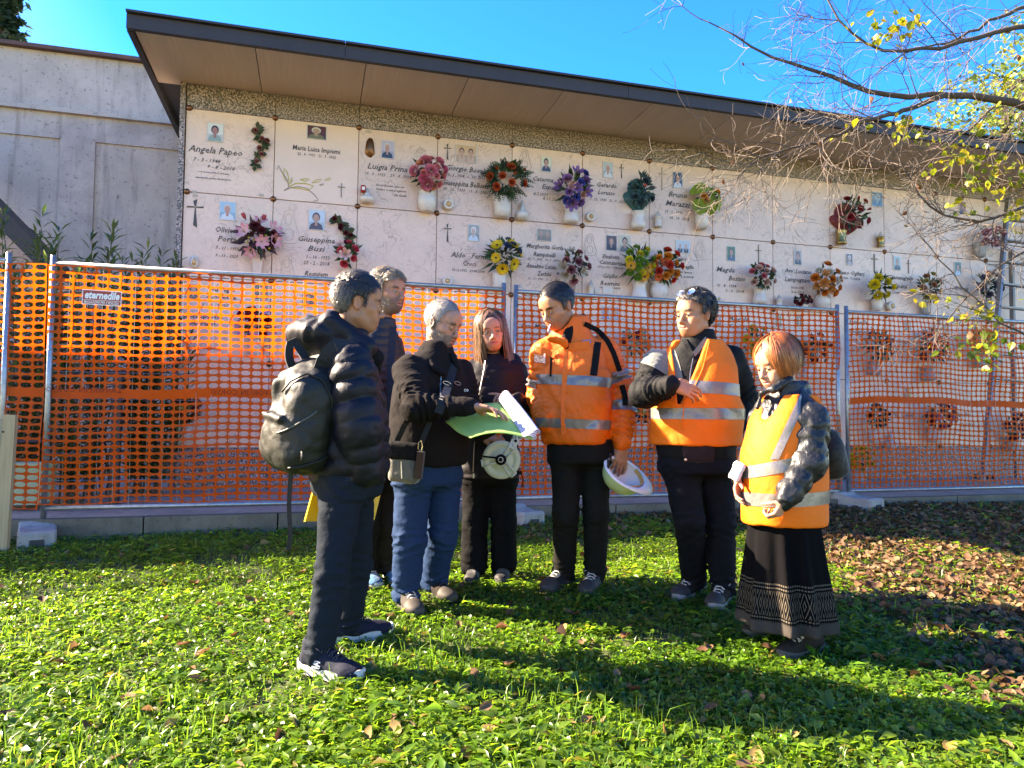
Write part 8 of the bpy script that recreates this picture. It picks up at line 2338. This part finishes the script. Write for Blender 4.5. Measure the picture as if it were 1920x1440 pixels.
# fallen leaves
BROWN = [(.22, .115, .055), (.30, .17, .085), (.16, .075, .035), (.34, .21, .11), (.12, .055, .03), (.26, .14, .075)]
def dry_leaf_mesh(r, L=1.0):
    nu, nv = 4, 3
    a, b, tw = r.uniform(.4, 2.0), r.uniform(-.8, 1.6), r.uniform(-.9, .9)
    V = []
    for i in range(nu + 1):
        u = i / nu; wv = .42 * math.sin(math.pi * min(1, u * .92 + .06)) ** .8
        for j in range(nv):
            v = (j - 1)
            x = u - .5; y = v * wv * (1 + .15 * math.sin(9 * u + j))
            z = a * .35 * (v * wv) ** 2 * 3.0 * (1 if a > .6 else -1) + b * .5 * (x * x) + tw * x * y
            V.append((x * L, y * L * .85, (z - (.03 if j == 1 else 0)) * L))
    F = [(i * nv + j, (i + 1) * nv + j, (i + 1) * nv + j + 1, i * nv + j + 1) for i in range(nu) for j in range(nv - 1)]
    return np.array(V), np.array(F)
rr = random.Random(3)
protos = [dry_leaf_mesh(rr) for _ in range(9)]
ps = scatter(52000, rg_, 2.0, 7.6, .8, .4)
wv_ = litter_w(ps[:, 0], ps[:, 1]); ps = ps[rg_.uniform(size=len(ps)) < wv_ ** 1.3 * 1.2 + .006][:9500]
VV, FF, CC, n0 = [], [], [], 0
for x, y in ps:
    Vp, Fp = protos[rr.randrange(9)]; s_ = rr.uniform(.03, .068)
    m_ = np.array(Euler((rr.gauss(0, .45), rr.gauss(0, .45), rr.uniform(0, 6.28))).to_matrix())
    VV.append(Vp * s_ @ m_.T + np.array([x, y, SLOPE * y + rr.uniform(.012, .045)])); FF.append(Fp + n0); n0 += len(Vp)
    c = np.array(BROWN[rr.randrange(6)]) * rr.uniform(.3, .75); CC.append(np.tile(c, (len(Vp), 1)))
tag(mk('leaf_litter', np.concatenate(VV), np.concatenate(FF), M_LITTER, None, True, np.concatenate(CC)), kind='stuff')
M_DRY = [mat('dry leaf', c, .7, spec=.25, transl=.2, rnd=.2, var=(60, tuple(v * .6 for v in c), .2)) for c in ((.20, .085, .035), (.24, .13, .06), (.12, .055, .025), (.30, .19, .06))]
lmes = []
for k, (Vp, Fp) in enumerate(protos[:8]):
    me = mesh_np('fallen_leaf', Vp, Fp, True); me.materials.append(M_DRY[k % 4]); lmes.append(me)
spots = [ground(x, y) for x, y in ((345, 1222), (380, 1240), (740, 1262), (1065, 1162), (860, 1185), (930, 1380), (1010, 1430), (560, 1380), (1180, 1190), (1430, 1330), (1350, 1275), (690, 1400), (240, 1330), (545, 1165), (140, 1230), (1480, 1395), (1245, 1390), (1100, 1370))]
pp = scatter(160, np.random.default_rng(77), 2.0, 6.0, .1, .5)
for k, p in enumerate([s[:2] for s in spots] + list(pp)):
    o = link('fallen_leaf', lmes[k % 8], None)
    o.location = (p[0], p[1], SLOPE * p[1] + .035); o.rotation_euler = (rr.gauss(0, .4), rr.gauss(0, .4), rr.uniform(0, 6.28)); s_ = rr.uniform(.04, .075); o.scale = (s_,) * 3
    tag(o, ('reddish brown dry leaf lying on the green lawn', 'tan dry leaf lying on the green lawn', 'dark brown dry leaf lying on the green lawn', 'pale ochre dry leaf lying on the green lawn')[k % 4], 'fallen leaf', 'dry leaves scattered on the lawn')
# broad-leaved weeds
def weed(px, py, n, L, w, label, up=.7, seed=0):
    r = np.random.default_rng(seed); b = ground(px, py); t = thing('broadleaf_weed', label, 'weed', tuple(b), 'broad leaved weeds in the lawn')
    for i in range(n):
        a = 2 * math.pi * i / n + r.normal() * .3; el = up * r.uniform(.5, 1.3); m = MB(); LL = L * r.uniform(.7, 1.15); sd = np.array([-math.sin(a), math.cos(a), 0]); V = []
        for q in range(6):
            u = q / 5; rr_ = LL * u * math.cos(el); hh = LL * (u * math.sin(el) - .35 * u * u) + .012; ww = w * math.sin(math.pi * min(1, .08 + u * .9)) ** .8
            c = b + np.array([math.cos(a) * rr_, math.sin(a) * rr_, hh]); V += [c - sd * ww / 2 + UZ * ww * .2, c, c + sd * ww / 2 + UZ * ww * .2]
        g_ = r.uniform(.7, 1.3); m.add(V, [(3 * q + j, 3 * q + j + 1, 3 * q + 4 + j, 3 * q + 3 + j) for q in range(5) for j in (0, 1)], (.075 * g_, .135 * g_, .018 * g_)); m.obj('leaf', M_LAWN, t, True)
weed(1245, 1172, 9, .11, .028, 'sunlit broad leaved weed in front of the brown trekking shoes', .9, 1)
weed(445, 1350, 10, .13, .035, 'large sunlit weed rosette at the near left of the lawn', .6, 2)
weed(262, 1000, 12, .20, .07, 'dark broad weed against the kerb under the first fence panel', 1.0, 3)
weed(1160, 1125, 10, .14, .016, 'narrow leaved plantain between the men in orange', .8, 4)
weed(610, 1000, 9, .12, .05, 'broad weed in the shade beside the yellow folder', .9, 5)
weed(1775, 990, 9, .16, .05, 'pale green weed among the dry leaves at the right', .7, 6)
weed(1840, 960, 10, .22, .008, 'grassy tuft among the dry leaves near the third fence panel', 1.2, 7)
weed(1690, 1000, 6, .10, .05, 'small weed in front of the concrete foot on the right', .7, 8)
weed(900, 1420, 9, .10, .04, 'weed rosette at the bottom middle of the lawn', .6, 9)
weed(1560, 1345, 10, .12, .03, 'weed tuft in the sun below the patterned skirt', .8, 10)

# ------------------------------------------------------------------ shrubs behind the fence
M_OLE = leafmat('oleander leaves', .35, .25, .5)
M_STEM = mat('shrub stem', (.10, .085, .055), .8)
def oleander(px, py_base, top, nst, spread, label, seed, Yo, leafn=26):
    r = np.random.default_rng(seed); b = at(px, 900, Yo); b[2] = .42; tz = at(px, top, Yo)[2]
    t = thing('oleander_shrub', label, 'shrub', tuple(b), 'oleanders behind the fence'); mS, mL = MB(), MB()
    for k in range(nst):
        a = r.uniform(0, 6.28); q = math.sqrt(r.uniform()) * spread; h = (tz - b[2]) * r.uniform(.78, 1.0) if k else tz - b[2]
        e = b + np.array([q * math.cos(a), q * math.sin(a) * .5, h]); mid = (b + e) / 2 + np.array([r.normal() * .06, r.normal() * .05, 0])
        P = dense([b + np.array([r.normal() * .05, r.normal() * .05, 0]), mid, e], leafn); mS.tube(P[::3], np.linspace(.011, .004, len(P[::3])), 5)
        for i, p in enumerate(P):
            if i < 2: continue
            a0 = r.uniform(0, 6.28)
            for j in range(3):
                an = a0 + 2.09 * j; el = r.uniform(.25, .95) + (.35 if i > leafn - 3 else 0); LL = r.uniform(.12, .20); ww = LL * .17
                d = np.array([math.cos(an) * math.cos(el), math.sin(an) * math.cos(el), math.sin(el)]); sd = unit(np.cross(d, UZ)); up = np.cross(sd, d); g_ = r.uniform(.6, 1.35)
                c = np.array([.045, .085, .026]) * g_ if r.uniform() > .2 else np.array([.10, .14, .04]) * g_
                mL.add([p, p + d * LL * .5 - sd * ww / 2 + up * ww * .3, p + d * LL * .5 + sd * ww / 2 + up * ww * .3, p + d * LL * .5, p + d * LL - UZ * LL * .12], [(0, 3, 1), (0, 2, 3), (1, 3, 4), (3, 2, 4)], c)
    mS.obj('stem', M_STEM, t); tag(mL.obj('foliage', M_OLE, t), kind='stuff')
oleander(70, 900, 408, 12, .42, 'tall oleander rising above the fence at the far left', 1, 6.5)
oleander(185, 900, 430, 11, .40, 'oleander in front of the grey pilaster behind the fence', 2, 6.75)
oleander(255, 900, 480, 11, .36, 'lower oleander close to the end of the columbarium', 3, 6.9)
oleander(20, 900, 500, 12, .40, 'oleander mostly hidden by the fence beside the stake', 4, 6.2)
oleander(130, 900, 520, 14, .45, 'dense low oleander filling the gap behind the trade sign', 5, 6.2)
oleander(290, 900, 560, 14, .32, 'dark low oleander against the corner of the columbarium', 6, 6.75)
# dark handrail, planter
M_RAIL = mat('dark painted steel', (.030, .030, .036), .4, spec=.5)
hrY = 6.25
hr = thing('handrail', 'dark steel handrail on square posts behind the netting at the left', 'handrail', tuple(at(220, 985, hrY)))
m = MB(); a, b = at(219, 690, hrY), at(215, 1000, hrY); m.box((a + b) / 2, (.07, .07, abs(a[2] - b[2])), WB); m.obj('post', M_RAIL, hr)
for y0, y1, w in ((706, 700, .05), (828, 826, .03)):
    m = MB(); m.tube([at(-160, y0 + 2, hrY - .35), at(240, y1, hrY)], w / 2, 8); m.obj('rail', M_RAIL, hr, True)
m = MB(); a, b = at(-100, 975, 5.95), at(222, 975, 6.15); m.box((a + b) / 2 , (np.linalg.norm(b - a), .05, .16), frame(unit(b - a), np.cross(UZ, unit(b - a)), UZ)); m.obj('bottom_plate', M_RAIL, hr)
pt = thing('planter', 'pale green plastic trough planter behind the netting at the left', 'planter', tuple(at(60, 945, 5.95)))
M_PLANT = mat('pale green plastic', (.42, .56, .34), .5)
c = at(45, 908, 5.95); m = MB(); m.box(c, (.36, .26, .31), rotm(0, 0, .2), taper=1.08); m.obj('trough', M_PLANT, pt)
m = MB(); m.box(c + UZ * .165, (.42, .31, .025), rotm(0, 0, .2)); m.obj('rim', M_PLANT, pt)
# neighbouring canopy at the far left
cn = thing('canopy', 'dark edged sloping canopy against the concrete wall at the far left', 'canopy', tuple(lw(20, 470, .1)[0] * WE + WO))
q0, q1 = np.array(wp(*lw(86, 515, -.6), -.6)), np.array(wp(*lw(-240, 185, -.6), -.6)); dn = unit(q1 - q0); up_ = np.cross(WN, dn); up_ = up_ if up_[2] > 0 else -up_
ln = np.linalg.norm(q1 - q0); fr_ = frame(dn, np.cross(up_, dn), up_)
for nm, o_, z_, sz, mt in (('fascia', 0, .075, (ln, .05, .15), M_FASCIA), ('soffit', -.36, .05, (ln - .06, .66, .03), M_SOFFIT), ('roof', -.36, .105, (ln - .02, .66, .08), M_FASCIA)):
    m = MB(); m.box((q0 + q1) / 2 + WN * o_ + up_ * z_, sz, fr_); m.obj(nm, mt, cn)
# ------------------------------------------------------------------ the tree at the right
M_BARK = mat('dark bark', (.050, .036, .028), .85, var=((30, 30, 6), (.09, .065, .05), .2), bump=(60, .5, 5, .01))
M_TWIG = mat('twig bark', (.115, .085, .066), .75, var=(14, (.055, .04, .034), .2))
M_TLEAF = [mat('yellow green leaf', c, .42, spec=.45, transl=.5, rnd=.25, var=(25, tuple(v * .7 for v in c), .2)) for c in ((.30, .28, .018), (.20, .24, .016), (.38, .30, .022), (.11, .17, .018))]
tb = np.array([5.0, 4.9, SLOPE * 4.9])
tree = thing('linden_tree', 'half bare linden tree reaching in from the right with thin twigs and yellowing leaves', 'tree', tuple(tb))
rt_ = np.random.default_rng(12)
TW = MB(); TIPS = []
def twig(p, d, L, r0, lev, maxlev=3):
    n_ = 6 if lev < 2 else 5
    P = [p]; dd = unit(d)
    bend = rt_.normal(size=3) * .10
    for i in range(n_):
        dd = unit(dd + rt_.normal(size=3) * .13 + bend + np.array([0, 0, -.03 if lev > 1 else .01])); P.append(P[-1] + dd * L / n_)
    TW.tube(P, np.linspace(r0, max(.0011, r0 * .35), n_ + 1), 5 if lev < 2 else 3, cap=False)
    if lev < maxlev:
        nc = rt_.integers(4, 7) if lev == 1 else rt_.integers(3, 6)
        for k in range(nc):
            i = rt_.integers(1, n_ + 1); t_ = unit(P[i] - P[i - 1]); sidev = unit(np.cross(t_, rt_.normal(size=3)))
            ang = rt_.uniform(.5, 1.1); twig(P[i], t_ * math.cos(ang) + sidev * math.sin(ang), L * rt_.uniform(.4, .7), max(.0013, r0 * .55), lev + 1, maxlev)
    else: TIPS.append(P[-1])
def limb(pix, r0, r1, name, ntw, Ltw, first=None, flat=1.0, dirb=(0, 0, 0)):
    P = [at(x, y, Y) for x, y, Y in pix]
    if first is not None: P = [np.asarray(first)] + P
    P = np.array(P); 
    # rounded path
    Q = dense(P, 26); 
    for _ in range(3): Q[1:-1] = (Q[:-2] + 2 * Q[1:-1] + Q[2:]) / 4
    Q = Q + rt_.normal(size=Q.shape) * .008
    m = MB(); m.tube(Q, np.linspace(r0, r1, len(Q)), 8); m.obj(name, M_BARK, tree, True)
    for k in range(ntw):
        i = int(rt_.uniform(3, len(Q) - 1)); t_ = unit(Q[i] - Q[i - 1]); sidev = unit(np.cross(t_, rt_.normal(size=3) * np.array([1, 1, .5])))
        ang = rt_.uniform(.45, 1.15); f_ = 1 - .45 * i / len(Q)
        twig(Q[i], unit(t_ * math.cos(ang) + sidev * math.sin(ang) + np.array(dirb)), Ltw * f_ * rt_.uniform(.6, 1.2), .0044 * f_ + .0010, 1)
    twig(Q[-1], Q[-1] - Q[-2], Ltw * .6, r1, 1)
tk = [tb - UZ * .1, tb + np.array([.0, .0, 1.2]), tb + np.array([-.05, .05, 2.4]), tb + np.array([-.1, .1, 3.6]), tb + np.array([.0, .1, 5.5]), tb + np.array([.05, 0, 7.0])]
m = MB(); m.tube(dense(tk, 16), np.linspace(.17, .07, 16), 12); m.obj('trunk', M_BARK, tree, True)
j1, j2, j3 = tk[3] - UZ * .2, tk[2] + UZ * .2, tk[2] - UZ * .5
limb([(1990, 215, 4.9), (1920, 193, 4.9), (1780, 173, 4.9), (1690, 184, 4.9), (1630, 174, 4.9), (1560, 148, 4.9), (1480, 116, 4.9), (1400, 88, 4.9), (1348, 48, 4.9)], .042, .005, 'limb', 20, .80, j1 - UZ * .2)
limb([(1772, 175, 4.9), (1700, 208, 4.8), (1635, 222, 4.7), (1590, 240, 4.7), (1540, 272, 4.7), (1480, 276, 4.7), (1420, 296, 4.7), (1385, 330, 4.7)], .020, .004, 'limb', 26, .75, None, dirb=(-.25, 0, -.15))
limb([(1990, 30, 4.6), (1920, 55, 4.6), (1840, 66, 4.6), (1760, 92, 4.6), (1660, 106, 4.6), (1600, 74, 4.6), (1560, 28, 4.6), (1540, -30, 4.6)], .030, .005, 'limb', 20, .75, j1 + UZ * .5)
limb([(1990, -20, 5.1), (1920, 12, 5.1), (1850, 40, 5.1), (1790, 80, 5.1), (1720, 96, 5.1)], .028, .006, 'limb', 13, .8, j1 + UZ * .8)
limb([(1995, 320, 4.7), (1920, 395, 4.7), (1850, 416, 4.7), (1800, 421, 4.7), (1745, 401, 4.7), (1712, 362, 4.7), (1690, 300, 4.7), (1662, 250, 4.7)], .020, .004, 'limb', 24, .6, j2 + UZ * .2, dirb=(-.2, 0, -.25))
limb([(1990, 660, 4.5), (1920, 628, 4.5), (1860, 596, 4.5), (1815, 550, 4.5), (1762, 484, 4.5), (1722, 436, 4.5)], .014, .003, 'limb', 14, .5, j3 + UZ * .0, dirb=(-.15, 0, -.1))
limb([(1990, 440, 4.6), (1920, 470, 4.6), (1870, 500, 4.6), (1815, 560, 4.6), (1740, 640, 4.6)], .014, .003, 'limb', 14, .55, j3 + UZ * .4, dirb=(-.2, 0, -.1))
limb([(1980, 120, 5.3), (1910, 150, 5.3), (1850, 215, 5.3), (1790, 262, 5.3), (1720, 330, 5.3)], .018, .004, 'limb', 18, .6, j1, dirb=(-.1, 0, -.1))
tag(TW.obj('twigs', M_TWIG, tree), kind='stuff')
# leaves
def tleaf():
    V = [(0, 0, 0), (.25, -.36, .05), (.25, .36, .05), (.55, -.40, .04), (.55, .40, .04), (.5, 0, -.03), (.85, -.18, -.06), (.85, .18, -.06), (1.05, 0, -.14)]
    return np.array(V, float), [(0, 5, 1), (0, 2, 5), (1, 5, 3), (5, 2, 4), (3, 5, 8, 6), (5, 4, 7, 8)]
TLM = []
for k in range(4):
    Vt, Ft = tleaf(); me = mesh_np('leaf', Vt, Ft); me.materials.append(M_TLEAF[k]); TLM.append(me)
DRYL = lmes
clus = [(1660, 60, 40, 26, 34, 4.6, 0), (1700, 40, 30, 22, 14, 4.7, 0), (1700, 238, 45, 26, 26, 4.7, 0), (1850, 320, 65, 45, 64, 4.7, 1), (1890, 140, 30, 60, 24, 5.0, 1), (1780, 285, 55, 35, 26, 4.9, 1), (1835, 585, 55, 22, 30, 4.5, 0), (1845, 645, 60, 36, 34, 4.5, 3), (1905, 400, 20, 40, 14, 4.7, 0), (1610, 240, 40, 40, 8, 4.7, 0), (1800, 385, 30, 25, 10, 4.7, 1), (1730, 560, 30, 14, 8, 4.5, 2)]
for cx, cy, rx, ry, n_, Y, pal in clus:
    for i in range(int(n_ * 1.45)):
        p = at(cx + rt_.normal() * rx * .6, cy + rt_.normal() * ry * .6, Y + rt_.normal() * .14); kk = [(0, 0, 1, 2), (1, 0, 1, 2), (2, 2, 0, 0), (3, 3, 1, 0)][pal][rt_.integers(4)]
        o = link('leaf', TLM[kk], None, tree); o.location = Vector(p - WL[tree.name]); o.rotation_euler = (rt_.normal() * .7, .5 + rt_.normal() * .6, rt_.uniform(0, 6.28)); s_ = rt_.uniform(.032, .062); o.scale = (s_,) * 3
for i in range(40):
    if not TIPS: break
    p = TIPS[rt_.integers(len(TIPS))]; o = link('dry_leaf', DRYL[rt_.integers(8)], None, tree); o.location = Vector(p - WL[tree.name]); o.rotation_euler = tuple(rt_.uniform(0, 6.28, 3)); s_ = rt_.uniform(.03, .055); o.scale = (s_,) * 3
# ------------------------------------------------------------------ trees beyond
def far_tree(px, py, rx, ry, Y, n, cols, label, name, cone=False, seed=0, size=.13):
    r = np.random.default_rng(seed); c = at(px, py, Y); k = Y / FPX; RX, RZ = rx * k, ry * k
    base = np.array([c[0], c[1], .3]); t = thing(name, label, 'tree', tuple(base))
    m = MB(); m.tube([base, np.array([c[0] + .1, c[1], c[2] - RZ * .3]), c + UZ * RZ * .6], [.22, .14, .03], 8); m.obj('trunk', M_BARK, t)
    d = r.normal(size=(n, 3)); d /= np.linalg.norm(d, axis=1)[:, None]; q = r.uniform(size=n) ** .45
    P = d * q[:, None] * np.array([RX, RX, RZ])
    lump = 1 + .25 * wn(d * 3, 1.5, seed); P *= lump[:, None]
    if cone: f = np.clip((RZ - P[:, 2]) / (2 * RZ), .05, 1); P[:, :2] *= f[:, None]
    P += c; az = r.uniform(0, 6.28, n); el = r.normal(size=n) * .6; dv = np.stack([np.cos(az) * np.cos(el), np.sin(az) * np.cos(el), np.sin(el)], 1); sv = np.stack([-np.sin(az), np.cos(az), r.normal(size=n) * .4], 1); L_ = size * r.uniform(.6, 1.4, n)[:, None]
    V = np.stack([P, P + dv * L_ * .5 - sv * L_ * .35, P + dv * L_, P + dv * L_ * .5 + sv * L_ * .35], 1)
    cc = np.array(cols)[r.integers(len(cols), size=n)] * r.uniform(.7, 1.3, (n, 1))
    tag(mk('crown', V.reshape(-1, 3), np.arange(n * 4).reshape(-1, 4), M_LAWN, t, False, np.repeat(cc[:, None], 4, 1).reshape(-1, 3)), kind=None)
far_tree(1880, 235, 115, 120, 17, 3000, [(.10, .14, .03), (.14, .17, .04), (.07, .10, .025)], 'pale green broad tree beyond the roof at the right', 'background_tree', seed=3)
far_tree(1985, 120, 110, 160, 20, 2600, [(.09, .12, .03), (.12, .14, .04)], 'taller tree behind the pale green one at the far right', 'background_tree', seed=5)
far_tree(-20, -10, 58, 150, 12, 4200, [(.022, .045, .022), (.03, .06, .03), (.05, .075, .04)], 'dark conifer beyond the concrete wall in the upper left corner', 'conifer_tree', seed=4, size=.14)
# ------------------------------------------------------------------ cemetery ladder
M_ALU = mat('dull aluminium', (.20, .20, .21), .5, metal=.6)
ld = thing('step_ladder', 'tall grey steel step ladder standing against the columbarium at the far right', 'ladder', tuple(wp(wall_px(1890, 905, .7)[0], .45, .7)))
def lp(px, py, off): s, z = wall_px(px, py, off); return wp(s, z, off)
for nm, a, b in (('stile', lp(1890, 372, .10), lp(1842, 905, .95)), ('stile', lp(1985, 385, .10), lp(1950, 915, .95)), ('rear_leg', lp(1896, 470, .10), lp(1905, 905, .12)), ('rear_leg', lp(1985, 470, .10), lp(1990, 905, .12))):
    m = MB(); d = unit(b - a); x_ = unit(WE - d * (WE @ d)); m.box((a + b) / 2, (.035, .06, np.linalg.norm(b - a)), frame(x_, np.cross(d, x_), d)); m.obj(nm, M_ALU, ld)
a0, a1, b0, b1 = lp(1890, 372, .10), lp(1842, 905, .95), lp(1985, 385, .10), lp(1950, 915, .95)
for i in range(1, 12):
    q = i / 12; m = MB(); p, r_ = a0 + (a1 - a0) * q, b0 + (b1 - b0) * q; e = unit(r_ - p); m.box((p + r_) / 2, (np.linalg.norm(r_ - p), .09, .02), frame(e, np.cross(UZ, e), UZ)); m.obj('tread', M_ALU, ld)
